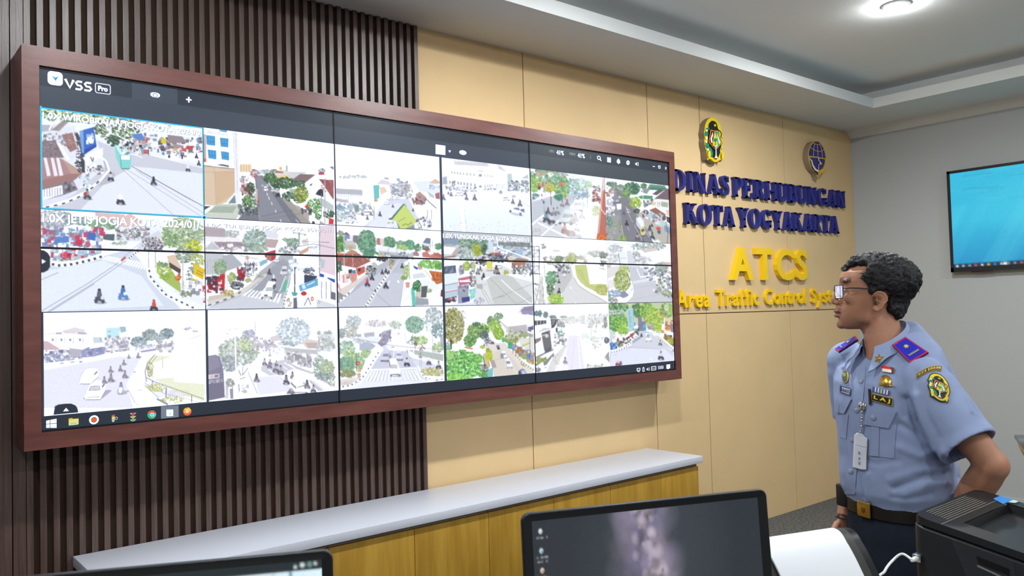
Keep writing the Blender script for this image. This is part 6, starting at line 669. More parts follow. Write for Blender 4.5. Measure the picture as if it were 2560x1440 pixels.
def feed_r(p):                                   # green avenue, banners by a painted kerb
    p.V('c8d8a8', 'd8dcc8', 60, 500); p.P('dcdee8', (1840, 560, 1960, 540, 2080, 560, 2450, 880, 2450, 1050, 1380, 1130, 1390, 880, 1700, 780)); p.P('e7e8f2', (1400, 900, 1760, 800, 2300, 820, 2450, 960, 2450, 1050, 1380, 1120)); p.P('8c8ca4', (1850, 300, 1880, 200, 1930, 200, 1980, 340, 1990, 520, 1860, 520)); p.F(1520, 130, 170, 80, '6a9c58 84b468 567f50 a0c884 4c7464', 170, 26); p.F(1830, 180, 90, 110, '4c7a48 5f8f54 78a868', 110, 26); p.F(2000, 200, 120, 150, '84b450 a0cc68 6c9c44 b8dc80', 210, 26); p.F(2130, 330, 150, 190, '98c44c b0d864 80ac40 c8e480 d4d070', 330, 26); p.F(2330, 180, 110, 120, '78a050 94bc64 608844 b0d080', 160, 26); p.F(1500, 360, 170, 170, '7cb450 94cc64 68a044 acd87c 549058', 300, 24); p.F(1600, 480, 90, 130, '98c848 b0d860 80b03c', 130, 22); p.F(2170, 470, 80, 70, 'a8c848 c0d860', 60, 22); p.F(2400, 180, 40, 90, 'a0c868 b8d880', 40, 20); p.P('f4f4f4', (2290, 80, 2370, 70, 2360, 200, 2300, 180), .6); p.F(2030, 430, 60, 40, 'd8ccc0 b8a898', 30, 16); p.F(2260, 260, 50, 60, 'd0a888 c89878', 24, 18, .6)
    p.P('b8dcea', (1665, 160, 1760, 135, 1785, 510, 1690, 550)); p.T(1710, 190, 1740, 500, 7, 60, '6a98b8', .7); p.P('9cc8dc', (1760, 140, 1775, 140, 1790, 510, 1785, 520)); p.L('a8e0d8', 12, (1590, 570, 1590, 210, 1620, 165, 1660, 150)); p.L('b8e4dc', 10, (1500, 70, 1550, 200)); p.W('98d0c8', 140, 360, (1425,), 10, .8); p.S(1370, 180, 1600, 240, 'c8dcd4 a0b8b0 e0ece4', 40, 14, 50); p.L('6a8c78', 10, (1360, 215, 1560, 195)); p.W('4c7464', 460, 700, range(1370, 1480, 24), 10, .7); p.L('a0d8d0', 9, (1360, 430, 1500, 480), .8)
    p.P('f4f2f0', (1480, 610, 1530, 600, 1550, 730, 1495, 750)); p.P('b03848', (1500, 660, 1520, 630, 1545, 700, 1500, 710)); p.P('f4f4f6', (1580, 580, 1630, 560, 1645, 700, 1590, 720)); p.E('a06878', 1612, 650, 22, 24); p.P('d04048', (1715, 580, 1780, 545, 1780, 600, 1720, 630)); p.P('7a4868', (1650, 640, 1710, 600, 1715, 640, 1660, 670)); p.P('4a78b8', (1385, 740, 1480, 720, 1490, 820, 1390, 840)); p.S(1390, 720, 1490, 830, '5f90d0 3f60a0 8fb8e8', 20, 16, 50); p.P('f0ece8', (1430, 650, 1475, 645, 1475, 720, 1435, 725)); p.S(1500, 700, 1780, 800, '5a5c54 7a7c70 98a088 445', 40, 14, 44, -90); p.P('f4f4f4', (1385, 840, 1500, 820, 1700, 720, 1830, 580, 1850, 590, 1740, 760, 1500, 870, 1385, 890)); p.K((1390, 880, 1500, 858, 1640, 795, 1760, 690, 1830, 600), 24, 12, 'fdfdfd', '667', .35); p.P('a8b0cc', (1790, 660, 1920, 600, 1930, 620, 1800, 710, 1740, 740), .9)
    p.P('d4dce8', (1860, 520, 1990, 520, 2050, 545, 1840, 560)); p.L('556', 6, (1830, 430, 1960, 425), .7); p.L('99a', 7, (1960, 548, 2300, 552), .8); p.P('6cc0e0', (1935, 430, 1960, 410, 1985, 450, 1990, 500, 1960, 525, 1935, 490)); p.P('3c90b8', (1945, 470, 1980, 470, 1980, 490, 1948, 490)); p.C(1940, 365, 44, 60, 'e8ecf4', '889', -6); p.C(2030, 695, 85, 135, 'fafcfe', 'a8b8c8', -20, 1, .4); p.P('8fb8d8', (2000, 580, 2040, 575, 2045, 605, 2003, 610)); p.P('4cb0d0', (1790, 380, 1810, 380, 1810, 440, 1792, 440)); p.B(1910, 620, 60, '445', '556'); p.B(1855, 520, 50, '445'); p.S(1780, 480, 1860, 580, '8fa888 a8b898 667', 20, 12, 36); p.S(1990, 420, 2120, 500, '99a eee 889 c8c0b8', 40, 14, 40)
    p.P('f0d8b0', (2290, 300, 2440, 320, 2440, 550, 2295, 520)); p.S(2310, 340, 2430, 500, 'e8a050 d07848 f8e0b8 c89870 8f8ca8', 40, 20, 60); p.P('f8f0e8', (2285, 295, 2300, 295, 2305, 530, 2290, 530)); p.P('8a84b0', (2400, 480, 2440, 470, 2440, 550, 2410, 540)); p.P('e8a850', (2230, 500, 2290, 510, 2290, 560, 2240, 560)); p.P('f6f4f0', (2230, 550, 2440, 600, 2440, 640, 2240, 600)); p.S(2300, 570, 2440, 720, 'd8a030 8a8478 b8b078 556 c8c8c0', 50, 18, 60, 60); p.F(2400, 690, 60, 60, 'c8cc50 b0b844 98a040', 60, 20); p.W('a8d8d8', 520, 600, (2190, 2215), 18, .9); p.P('f2f0ee', (2120, 590, 2200, 570, 2450, 790, 2450, 850, 2270, 720)); p.K((2180, 640, 2300, 740, 2450, 850), 18, 8, 'f8f8f8', '667', .35); p.P('d0ccc4', (2130, 600, 2190, 600, 2440, 830, 2420, 840), .5)
    p.B(2235, 1000, 130, 'd8e0ec', '445', 1, '556'); p.B(2225, 760, 80, 'c8b8a8', '667'); p.B(1520, 1110, 120, 'e8d8dc', '8a5878', 1, 'f0f0f0'); p.P('8a6890', (1545, 1040, 1570, 1020, 1590, 1080, 1560, 1095)); p.P('c04050', (1490, 1060, 1510, 1040, 1515, 1090, 1495, 1110)); p.E('fdfdff', 2065, 985, 18, 14); p.L('a4a6b4', 7, (1690, 795, 2000, 810, 2250, 830), .6); p.C(2440, 870, 50, 50, 'dfe4f0', '889'); p.T(1360, 95, 1770, 90, 18, 36, 'e8f4e0', .8); p.L('c8cad8', 8, (1440, 930, 1490, 920, 1485, 870), .7)
# the eighteen street views
CROP = {'a': (90, 260, 5.142), 'b': (500, 310, 5.76), 'c': (830, 340, 5.759), 'd': (1090, 380, 6.544), 'e': (1320, 400, 6.545), 'f': (1320, 400, 6.545),
        'g': (90, 520, 5.333), 'h': (500, 540, 6.), 'i': (830, 560, 6.545), 'j': (1090, 570, 6.856), 'k': (1320, 590, 6.737), 'l': (1320, 590, 6.737),
        'm': (90, 770, 5.76), 'n': (500, 760, 5.76), 'o': (830, 750, 6.262), 'p': (1090, 750, 6.544), 'q': (1320, 750, 6.737), 'r': (1320, 750, 6.737)}
CXS = [(.0035, .602), (.606, 1.2085), (1.2115, 1.803), (1.818, 2.4185), (2.4215, 3.024), (3.026, 3.626)]; CZS = [(1.2055, .8265), (.8235, .4425), (.439, .0585)]
WPX = [330, 260, 215, 185, 155, 132]
# what each view is called in the scene: only as a part of the video wall
ROTF = np.stack([AX[0], -AX[1], AX[2]])
def picture(name, P, parent, w, h, im, gain=1.):
    """a lit grid of w x h points; P(i, j) corners given as origin, across, down"""
    o0, ax, dn = [np.array(q, float) for q in P]
    s, t = np.meshgrid(np.linspace(0, 1, w), np.linspace(0, 1, h)); V = o0+s[..., None]*ax+t[..., None]*dn
    me = bpy.data.meshes.new(name); me.vertices.add(w*h); me.vertices.foreach_set('co', V.astype(np.float32).ravel())
    i, j = np.meshgrid(np.arange(w-1), np.arange(h-1)); a = (j*w+i).ravel(); F = np.stack([a, a+w, a+w+1, a+1], 1); nf = len(F)
    me.loops.add(nf*4); me.loops.foreach_set('vertex_index', F.astype(np.int32).ravel()); me.polygons.add(nf)
    me.polygons.foreach_set('loop_start', np.arange(nf, dtype=np.int32)*4); me.update(calc_edges=True)
    ca = me.color_attributes.new('Col', 'FLOAT_COLOR', 'POINT'); c4 = np.ones((h*w, 4), np.float32); c4[:, :3] = boost(im.reshape(-1, 3), gain); ca.data.foreach_set('color', c4.ravel())
    me.materials.append(lit); o = bpy.data.objects.new(name, me); COL.objects.link(o)
    o.parent = parent; o.matrix_parent_inverse = Matrix.Translation(-WORLD(parent)); return o
FEEDS = {}
for r in range(3):
    for c in range(6):
        k = 'abcdefghijklmnopqr'[r*6+c]; x0, y0, sc = CROP[k]; (X0, X1), (Z0, Z1) = CXS[c], CZS[r]
        if r == 2 and c in (0, 1, 2): X0 += .006
        if r == 0 and c == 0: Z1 -= .001
        w = WPX[c]; h = int(w*.62) if c < 2 else int(w*(.66+.06*(c-2)))
        def fm(p, x0=x0, y0=y0, sc=sc, X0=X0, X1=X1, Z0=Z0, Z1=Z1, w=w, h=h):
            d = np.stack([(p[:, 0]/sc+x0-1280)/FPX, -(p[:, 1]/sc+y0-720)/FPX, np.ones(len(p))], 1)@AX
            q = CAM+d*(-CAM[1]/d[:, 1])[:, None]
            return np.stack([(q[:, 0]-X0)/(X1-X0)*w, (Z0-q[:, 2]+SB)/(Z0-Z1)*h], 1)
        p = Pic(w, h, fm, ord(k)); globals()['feed_'+k](p)
        FEEDS[k] = picture('street_view', ((X0, -.0004, Z0+SB), (X1-X0, 0, 0), (0, 0, Z1-Z0)), vw, w, h, p.done(.008))
def cap(k, text, u0, v0, u1, v1, hpx, off=.02, c='ffffff'):
    s = Scr(-.0012); x0, z0 = S2(u0, v0); x1, z1 = S2(u1, v1); h = S2(u0, v0-hpx)[1]-z0; s.k = 1; word(s.b, text, s.f3, x0+.002, z0-.0016, x1+.002, h, boost(hx('8d93a2')), off, z1-z0); s.k = 2; word(s.b, text, s.f3, x0, z0, x1, h, boost(hx(c), 1.2), off, z1-z0); s.build('caption', FEEDS[k])
cap('a', '1.0X WIROBRAJAN JOGJA KOTA 2024/0', 106, 294, 500, 338, 14.5, .025); cap('g', '1.0X JETIS JOGJA KOTA 2024/01/', 106, 554, 500, 570, 20, .02); cap('j', '1.0X TUNGKAK JOGJA KOTA 2024/01/1', 1107, 594.5, 1322, 605, 11, .02)
cap('h', '1.0X TUNJUNG JOGJA KOTA 2024/01/1', 517, 567, 833, 581, 9, 0., 'e2e2e6'); cap('b', 'SERANGAN', 516, 332, 566, 337, 6, 0., 'eef2f6')
cap('j', 'Primadona', 1149, 705, 1175, 701, 4.5, .02)
s = Scr(-.0012); E_ = FEEDS['a']; a_ = CXS[0]; b_ = CZS[0]; x0, x1, z1, z0 = a_[0], a_[1]+.001, b_[0], b_[1]
for q in ((x0, z1-.005, x1, z1), (x0, z0-.001, x1, z0+.004), (x0, z0, x0+.0055, z1), (x1-.004, z0, x1, z1)): s.rect(*q, '35d0fa')
s.poly(ell(x1, z0, .011, .010), '8fe6ff').poly(ell(x1, z0, .0055, .005), '14384c').poly(ell(x0+.002, z1, .005, .005), '35d0fa'); s.build('selection_outline', E_)
# ---------------------------------------------------------------- lettering and emblems on the wall
navy = mat('navy_letter', '262a78', .45, .4); yel = mat('yellow_letter', 'f2c50e', .45, .4)
def serif(ch):
    """pieces of a bold serif capital, height 1, as 2-D outlines, and its advance"""
    o = []; R = lambda x0, y0, x1, y1: o.append([(x0, y0), (x1, y0), (x1, y1), (x0, y1)])
    def sf(x0, x1, y, up, d=.065):                                     # bracketed serif under (up=1) or over (up=-1) a stem
        o.append([(x0-d, y), (x1+d, y), (x1+d, y+up*.05), (x1, y+up*.10), (x0, y+up*.10), (x0-d, y+up*.05)])
    def stem(x, w=.20, b=1, t=1): R(x, 0, x+w, 1); b and sf(x, x+w, 0, 1); t and sf(x, x+w, 1, -1)
    def bowl(cx, cy, rx, ry, tx, ty, a0, a1, n=14):
        A = [math.radians(a0+(a1-a0)*i/n) for i in range(n+1)]
        for i in range(n):
            q = [(cx+rx*math.cos(a), cy+ry*math.sin(a)) for a in A[i:i+2]]; r = [(cx+(rx-tx)*math.cos(a), cy+(ry-ty)*math.sin(a)) for a in A[i:i+2]]
            o.append([q[0], q[1], r[1], r[0]])
    def diag(x0, y0, x1, y1, w): o.append([(x0-w/2, y0), (x0+w/2, y0), (x1+w/2, y1), (x1-w/2, y1)])
    adv = dict(D=722, I=389, N=722, A=722, S=556, P=611, E=667, R=722, H=778, U=722, B=667, G=778, K=778, O=778, T=667, Y=722)[ch]/676
    if ch == 'D': stem(.12); R(.3, .945, .48, 1); R(.3, 0, .48, .055); bowl(.46, .5, .52, .5, .24, .055, -90, 90)
    elif ch == 'I': stem(.18)
    elif ch == 'N': R(.14, 0, .205, 1); R(.80, 0, .865, 1); sf(.14, .2, 0, 1); sf(.80, .865, 1, -1); diag(.19, 1, .78, 0, .25); R(.02, .95, .2, 1)
    elif ch == 'A': diag(.16, 0, .49, 1, .065); diag(.86, 0, .53, 1, .25); R(.25, .3, .7, .355); sf(.13, .19, 0, 1, .1); sf(.74, .95, 0, 1, .07)
    elif ch == 'S':
        c = spline([(.66, .74), (.60, .90), (.41, .955), (.24, .90), (.21, .74), (.36, .60), (.55, .48), (.655, .32), (.60, .11), (.40, .045), (.20, .11), (.11, .30)], 4); n = len(c)
        w = [.07+.17*math.exp(-((i/(n-1)-.48)/.2)**2) for i in range(n)]; st = stroke(c, w); k = len(st)
        for i in range(n-1): o.append([st[i], st[i+1], st[k-2-i], st[k-1-i]])
        R(.64, .68, .70, .97); R(.08, .03, .14, .34)
    elif ch in 'PRB':
        stem(.12); R(.3, .945, .46, 1); R(.3, .455 if ch != 'B' else .48, .46, .52 if ch != 'B' else .535); bowl(.44, .73, .42, .27, .22, .055, -90, 90)
        if ch == 'R': diag(.52, .5, .88, 0, .25); R(.86, 0, 1.04, .05)
        if ch == 'B': R(.3, 0, .46, .055); bowl(.46, .265, .46, .265, .23, .055, -90, 90)
    elif ch == 'E': stem(.10); R(.3, .945, .82, 1); R(.3, 0, .86, .055); R(.3, .48, .58, .535); o.append([(.76, 1), (.84, 1), (.84, .72), (.80, .72)]); o.append([(.78, 0), (.88, 0), (.91, .30), (.86, .30)]); o.append([(.53, .36), (.59, .36), (.59, .66), (.53, .66)])
    elif ch == 'H': stem(.12); stem(.81); R(.3, .475, .85, .535)
    elif ch == 'U': R(.14, .3, .355, 1); sf(.14, .355, 1, -1); R(.81, .3, .865, 1); sf(.81, .865, 1, -1, .11); bowl(.5025, .32, .3625, .34, .16, .09, 180, 360)
    elif ch == 'G': bowl(.56, .5, .50, .515, .24, .06, 50, 322, 22); R(.72, .08, .93, .44); sf(.72, .93, .46, -1, .08); R(.86, .70, .92, .98); o.append([(.80, .93), (.88, .80), (.92, .84), (.86, .97)])
    elif ch == 'O': bowl(.57, .5, .52, .52, .24, .06, 0, 360, 30)
    elif ch == 'K': stem(.12); diag(.38, .46, .82, .98, .08); diag(.52, .62, .95, .0, .25); sf(.76, .88, 1, -1, .10); R(.80, 0, 1.14, .05)
    elif ch == 'T': R(.385, 0, .60, 1); sf(.385, .6, 0, 1); R(.05, .93, .94, 1); o.append([(.03, .70), (.075, .70), (.13, .95), (.05, 1)]); o.append([(.955, .70), (.91, .70), (.86, .95), (.935, 1)])
    elif ch == 'Y': R(.42, 0, .635, .45); sf(.42, .635, 0, 1); diag(.53, .38, .22, 1, .26); diag(.55, .40, .86, .97, .075); sf(.16, .30, 1, -1, .12); sf(.80, .88, 1, -1, .11)
    return o, adv
def word_at(text, word_, k):
    n = text[:k].count(text[k])+1; tot = text.count(text[k]); return (['', 'second ', 'third ', 'fourth '][n-1] if tot > 1 and n > 1 else ('first ' if tot > 1 else ''))
def serif_line(text, x0, x1, z, h, line):
    adv = [serif(c)[1] if c != ' ' else .30 for c in text]; sx = (x1-x0)/(sum(adv)-.06)
    x = x0-.03*sx
    for k, c in enumerate(text):
        if c != ' ':
            b = MB(); zz = z+.0105*(x-x0)
            for q in serif(c)[0]: b.prism([(x+p[0]*sx, YB-.035, zz+p[1]*h) for p in q], (0, .034, 0))
            w_ = text.split()[text[:k].count(' ')]
            tag(b.build('wall_letter', navy), f'raised navy blue letter {c}, {word_at(text, w_, k)}one in {line}' if text.count(c) > 1 else f'raised navy blue letter {c} in {line}', 'letter', 'navy wall letters')
        x += adv[k]*sx
serif_line('DINAS PERHUBUNGAN', 3.866, 6.222, 2.440, .146, 'the upper line DINAS PERHUBUNGAN')
serif_line('KOTA YOGYAKARTA', 3.985, 6.085, 2.213, .148, 'the line KOTA YOGYAKARTA')
def sans_line(text, x0, x1, z, h, off, gap, thick, grp, line, y0):
    G = [glyphs(c, off) if c != ' ' else None for c in text]; cap_ = glyphs('H', off)[0][:, 1].max()
    ws = [(g_[0][:, 0].max()-g_[0][:, 0].min()) if g_ else .30 for g_ in G]; sx = (x1-x0)/(sum(ws)+gap*(len(ws)-1)); x = x0
    for k, c in enumerate(text):
        if c != ' ':
            v, f = G[k]; a = v[:, 0].min(); b = MB(); zz = z+.008*(x-x0)
            P = [(x+(p[0]-a)*sx, y0, zz+p[1]/cap_*h) for p in v]; n = len(P)
            ed = {}
            for q in f:
                for i in range(len(q)): ed[(q[i], q[(i+1) % len(q)])] = 1
            b.add(P, [list(q) for q in f]); b.add([(p[0], y0+thick, p[2]) for p in P], [list(q)[::-1] for q in f])
            b.add(P+[(p[0], y0+thick, p[2]) for p in P], [(j, i, n+i, n+j) for (i, j) in ed if (j, i) not in ed])
            same = [i for i, q in enumerate(text) if q == c]; od = '' if len(same) == 1 else ['first', 'second', 'third', 'fourth', 'fifth'][same.index(k)]+' '
            cs = 'letter' if not c.islower() or not any(q == c.upper() for q in text) else 'small letter'
            tag(b.build('wall_letter', yel), f'raised yellow {cs} {c}, {od}{"one " if od else ""}in {line}' if od else f'raised yellow {cs} {c} in {line}', 'letter', grp)
        x += (ws[k]+gap)*sx
sans_line('ATCS', 4.502, 5.545, 1.832, .236, .030, .11, .036, 'large yellow wall letters', 'the large word ATCS', YB-.037)
sans_line('Area Traffic Control System', 3.866, 6.160, 1.629, .118, .022, .085, .022, 'small yellow wall letters', 'the line Area Traffic Control System', YB-.023)
# emblems: an extruded plate with thin painted layers
paint = attr_mat('emblem_paint', 0., .4, .4)
class Emb:
    def __init__(self, ox, oy, sc, y, m=None, up=(0, -.0006, 0)): self.m = m or (lambda p: onY(ox+p[0]/sc, oy+p[1]/sc, y)); self.b = MB(); self.k = 0; self.up = np.array(up)
    def P(self, c, pts, s=0):
        """raised flat shape"""
        self.k += 1; q = [self.m(p)+self.up*self.k for p in (pts if not s else spline(list(pts)+[pts[0]], s)[:-1])]
        a = sum(q[i][0]*q[(i+1) % len(q)][2]-q[(i+1) % len(q)][0]*q[i][2] for i in range(len(q)))
        self.b.add(q if a > 0 else q[::-1], [list(range(len(q)))], c); return self
    def L(self, c, pts, w): return self.P(c, stroke(pts, w))
    def E(self, c, x, y, rx, ry, n=24): return self.P(c, ell(x, y, rx, ry, n))
    def plate(self, pts, c, t, side): 
        q = [self.m(p)+np.array([0, .0001, 0]) for p in pts]; a = sum(q[i][0]*q[(i+1) % len(q)][2]-q[(i+1) % len(q)][0]*q[i][2] for i in range(len(q)))
        return MB().prism(q if a > 0 else q[::-1], (0, t, 0), c, c).build('backing_plate', mat('emblem_side', side, .5, .4), self.o)
def coat_of_arms(E1, out):
    E1.P('e8cf22', out); E1.P('1f2022', [(500, 225), (430, 300), (410, 400), (350, 440), (400, 560), (395, 780), (340, 860), (430, 1010), (480, 1120), (530, 1190), (600, 1220), (660, 1190), (705, 1090), (760, 960), (770, 800), (750, 520), (670, 440), (640, 310), (580, 240)], 3)
    E1.P('e6c81e', [(690, 480), (750, 560), (780, 660), (775, 1000), (740, 1080), (715, 1010), (740, 860), (725, 780), (735, 700), (700, 600)]); E1.L('1f2022', [(700, 470), (750, 560), (720, 690), (770, 790), (730, 900), (760, 980)], 14); E1.L('1f2022', [(760, 540), (745, 640), (780, 700)], 10)
    for x, y, rx, ry in ((360, 560, 48, 60), (410, 430, 30, 34), (380, 850, 46, 60), (430, 960, 40, 70), (490, 1080, 30, 80), (470, 1000, 26, 60)): E1.E('1f8a5c', x, y, rx, ry)
    for x, y in ((360, 480), (355, 680), (345, 770), (385, 970)): E1.E('eef0c8', x, y, 24, 34)
    E1.P('f0913a', [(447, 462), (500, 470), (550, 492), (600, 484), (655, 496), (728, 830), (690, 860), (660, 900), (585, 982), (480, 880), (398, 775), (425, 640)]).P('5a1a14', [(462, 482), (545, 505), (545, 940), (490, 870), (415, 770), (440, 650)]).P('2f9a62', [(550, 508), (640, 512), (712, 822), (650, 888), (590, 950), (548, 930)])
    E1.P('e8d52a', [(550, 510), (600, 640), (635, 860), (500, 880), (500, 800), (530, 620)]).P('e8eaee', [(505, 515), (470, 600), (440, 700), (460, 800), (490, 800), (480, 690), (505, 620)]).P('dfe8ea', [(600, 530), (640, 640), (690, 790), (660, 850), (640, 760), (610, 640)]).E('2f8a58', 562, 730, 46, 50).L('2f7a40', [(565, 780), (568, 880)], 10).L('2f7a40', [(520, 820), (560, 850), (610, 815)], 9).L('c83a28', [(425, 780), (500, 885)], 8)
    E1.P('d8d4da', [(560, 890), (580, 890), (590, 1120), (625, 1200), (530, 1200), (560, 1120)]).P('f4f4f6', [(520, 880), (620, 870), (600, 895), (540, 898)]).E('e8c51e', 400, 1090, 36, 90).E('e8c51e', 745, 1130, 30, 100).L('e8a81e', [(470, 1180), (540, 1255), (610, 1275), (690, 1220)], 26)
    E1.P('e8d82a', [(540+r*math.sin(a), 355-r*1.05*math.cos(a)) for k in range(10) for a, r in ((k*math.pi/5, 46 if k % 2 == 0 else 18),)])
E1 = Emb(1730, 280, 10.29, YB-.05)
E1.o = thing('city_emblem', 'oval green, yellow and black coat of arms with a small star, above DINAS', 'emblem', (4.32, YB, 2.83))
out = spline([(490, 135), (400, 200), (340, 320), (325, 430), (305, 540), (330, 660), (315, 760), (335, 880), (365, 1000), (375, 1120), (400, 1235), (440, 1200), (520, 1270), (600, 1300), (680, 1270), (725, 1215), (755, 1275), (775, 1160), (765, 1030), (790, 900), (800, 740), (775, 560), (740, 380), (650, 220), (570, 150), (490, 135)], 4)[:-1]
E1.plate(out, None, .048, '8a7a66')
coat_of_arms(E1, out); OUT1 = out
E1.b.build('painted_face', paint, E1.o)
E2 = Emb(2000, 340, 12., YB-.05)
E2.o = thing('globe_emblem', 'round purple and gold emblem with a globe over a wing, above PERHUBUNGAN near the corner', 'emblem', (5.72, YB, 2.83))
out = spline([(470, 145), (370, 185), (290, 310), (245, 480), (240, 640), (280, 820), (360, 1000), (460, 1110), (515, 1220), (530, 1300), (560, 1200), (640, 1140), (730, 1020), (785, 860), (790, 700), (765, 520), (710, 340), (620, 210), (540, 150), (470, 145)], 4)[:-1]
E2.plate(out, None, .048, '8c7448')
E2.P('d8b43a', out); E2.P('3b2f78', [(480, 165), (400, 195), (310, 320), (265, 480), (262, 600), (520, 630), (768, 680), (745, 520), (690, 350), (600, 215), (540, 172)]).P('3b2f78', [(285, 640), (520, 665), (748, 705), (730, 840), (680, 960), (600, 1030), (520, 1020), (430, 950), (360, 830), (330, 730)])
for p in ([(385, 195), (440, 235), (520, 258), (600, 240)], [(300, 335), (390, 405), (520, 455), (630, 455), (715, 405)], [(430, 235), (400, 380), (390, 610)], [(505, 255), (520, 450), (525, 640)], [(580, 250), (635, 430), (655, 650)]): E2.L('d2b27a', spline(p, 5), 17)
E2.L('e0c04a', [(250, 610), (520, 645), (775, 695)], 26); E2.P('efe9dc', [(260, 650), (345, 735), (380, 870), (460, 990), (540, 1040), (520, 1080), (430, 1030), (350, 900), (320, 760)]).P('241c4a', [(280, 740), (310, 760), (350, 920), (420, 1030), (520, 1100), (525, 1190), (440, 1090), (340, 960)])
E2.P('e6d9a8', [(520, 665), (560, 660), (545, 730), (590, 770), (640, 850), (600, 860), (560, 850), (545, 900), (545, 1060), (525, 1060), (530, 870), (570, 830), (570, 780), (525, 740)]).P('e3b52a', [(545, 1050), (620, 1040), (690, 980), (750, 860), (785, 800), (745, 980), (650, 1120), (570, 1170)])
E2.E('4a3a10', 620, 1130, 14, 14).E('4a3a10', 695, 1070, 10, 12).E('e8762a', 600, 1080, 22, 12); E2.b.build('painted_face', paint, E2.o)
# ---------------------------------------------------------------- low cabinets under the video wall
oak = mat('oak_veneer', 'ad8732', .5, .3, col2='96701f', nscale=3., stretch=(9, 9, .8), bump=.02); dark_in = mat('cabinet_gap_grey', '8d8078', .7, .2)
lam = mat('white_laminate', 'c6c8d2', .35, .4); steel2 = mat('steel', 'b8bbc0', .25, .5, 1.)
DX = [.16, .585, 1.008, 1.43, 1.855, 2.286, 2.709, 3.136, 3.49]; YF = -.27
MBt = MB().box((.132, -.288, .671), (3.514, YB-.020, .711))
tag(MBt.build('worktop', lam, bevel=.0015), 'long white laminate worktop lying on the oak cabinets below the video wall', 'worktop')
for i in range(0, 8, 2):
    x0, x1 = DX[i], DX[i+2]
    side = ['farthest left', 'second from the left', 'third from the left', 'farthest right'][i//2]
    t = thing('cabinet', f'oak veneer base cabinet with two plain doors under the white worktop, {side}', 'cabinet', ((x0+x1)/2, -.05, 0), 'oak base cabinets')
    MB().box((x0+.0005, YF+.02, .05), (x1-.0005, YB-.022, .671)).build('body', oak, t)
    MB().box((x0+.001, YF+.05, 0), (x1-.001, YB-.04, .05)).build('plinth', mat('plinth_dark', '2b2622', .7), t)
    for a, c in ((x0, DX[i+1]), (DX[i+1], x1)): MB().box((a+.0016, YF, .055), (c-.0016, YF+.0185, .650)).build('door', oak, t, bevel=.0008)
    MB().box((x0+.002, YF+.012, .652), (x1-.002, YF+.019, .671)).build('grip_rail', dark_in, t)  # grey-brown strip set back between doors and worktop
# ---------------------------------------------------------------- television on the grey wall
XT = 6.335; y0, y1, z0, z1 = -.648, -2.10, 1.856, 2.672
tv = thing('television', 'black flat television on the grey wall showing a blue underwater picture', 'television', (XR, (y0+y1)/2, z0))
MB().box((XT+.012, y1, z0), (XT+.04, y0, z1)).build('back_shell', black, tv, bevel=.004)
b = MB(); bw = .022
b.box((XT, y1, z1-bw), (XT+.014, y0, z1)); b.box((XT, y1, z0), (XT+.014, y0, z0+.034)); b.box((XT, y1, z0), (XT+.014, y1+bw, z1)); b.box((XT, y0-bw, z0), (XT+.014, y0, z1))
b.build('bezel', black, tv); MB().box((XT+.002, -.95, z0-.008), (XT+.02, -.80, z0+.004)).build('sensor_bar', black, tv, bevel=.003)
MB().box((XT+.04, -1.6, 2.1), (XR-.004, -1.1, 2.45)).build('wall_bracket', mat('bracket', '3a3a3c', .5), tv)
p = Pic(190, 108, lambda q: q*.1, 3, '38a8dc'); p.V('2f8fc4', '38a4d8', 0, 260); p.V('38a8dc', '3cc8ec', 260, 560); p.V('3cc8ec', '2a9cd4', 560, 1080)
for k in range(60):
    y = p.r.rand()*420; x = p.r.rand()*1900; L_ = 100+p.r.rand()*300; q = spline([(x, y), (x+L_*.3, y-14+p.r.rand()*20), (x+L_*.7, y+16-p.r.rand()*24), (x+L_, y+p.r.rand()*10)], 4); p.L('7fdcf4' if k % 2 else '2a86b8', 4+8*p.r.rand(), q.ravel(), .28)
for k in range(16):
    x = p.r.rand()*1900; p.P('6ae4fa', (x, 380, x+60+p.r.rand()*80, 380, x-260, 1080, x-420, 1080), .10)
p.H(1000, 420, 900, 380, .35, '5ce4fc'); p.P('9aeaf8', (1300, 60, 1500, 130, 1900, 170, 1900, 110, 1500, 90), .6)
p.R('1c3a54', 0, 1035, 1900, 1080)
for k in range(16): p.E(['f4f4f4', 'c8d4dc', '9aa8b4', 'e05a50', 'eef2f4', 'f4c84a', '4a90d8'][k % 7], 40+k*62, 1058, 15, 13)
p.R('5a7488', 480, 1037, 540, 1080); p.R('fff', 492, 1046, 526, 1070)
picture('screen', ((XT+.006, y0-bw, z1-bw), (0, y1-y0+2*bw, 0), (0, 0, -(z1-z0-bw-.034))), tv, 190, 108, p.done(.006), .95)
# ---------------------------------------------------------------- operator desk, its screens and printers
deskm = mat('desk_top', 'a7a29c', .5, .35)
dk = thing('desk', 'grey operator desk under the two monitors, below the picture edge', 'desk', (.25, -2.3, 0))
MB().box((-.9, -2.75, .72), (1.25, -1.95, .75)).build('desk_top', deskm, dk, bevel=.002)
for x, y in ((-.85, -2.7), (-.85, -2.0), (1.2, -2.7), (1.2, -2.0)): MB().box((x-.025, y-.025, 0), (x+.025, y+.025, .72)).build('leg', black, dk)
tb_ = thing('side_table', 'grey side table carrying the two printers, below the picture edge', 'table', (1.65, -2.75, 0))
MB().box((1.28, -3.1, .75), (2.05, -2.43, .78)).build('table_top', deskm, tb_, bevel=.002)
for x, y in ((1.31, -3.07), (1.31, -2.46), (2.02, -3.07), (2.02, -2.46)): MB().box((x-.02, y-.02, 0), (x+.02, y+.02, .75)).build('leg', black, tb_)
mon_w = mat('monitor_shell', '15171a', .38, .4)
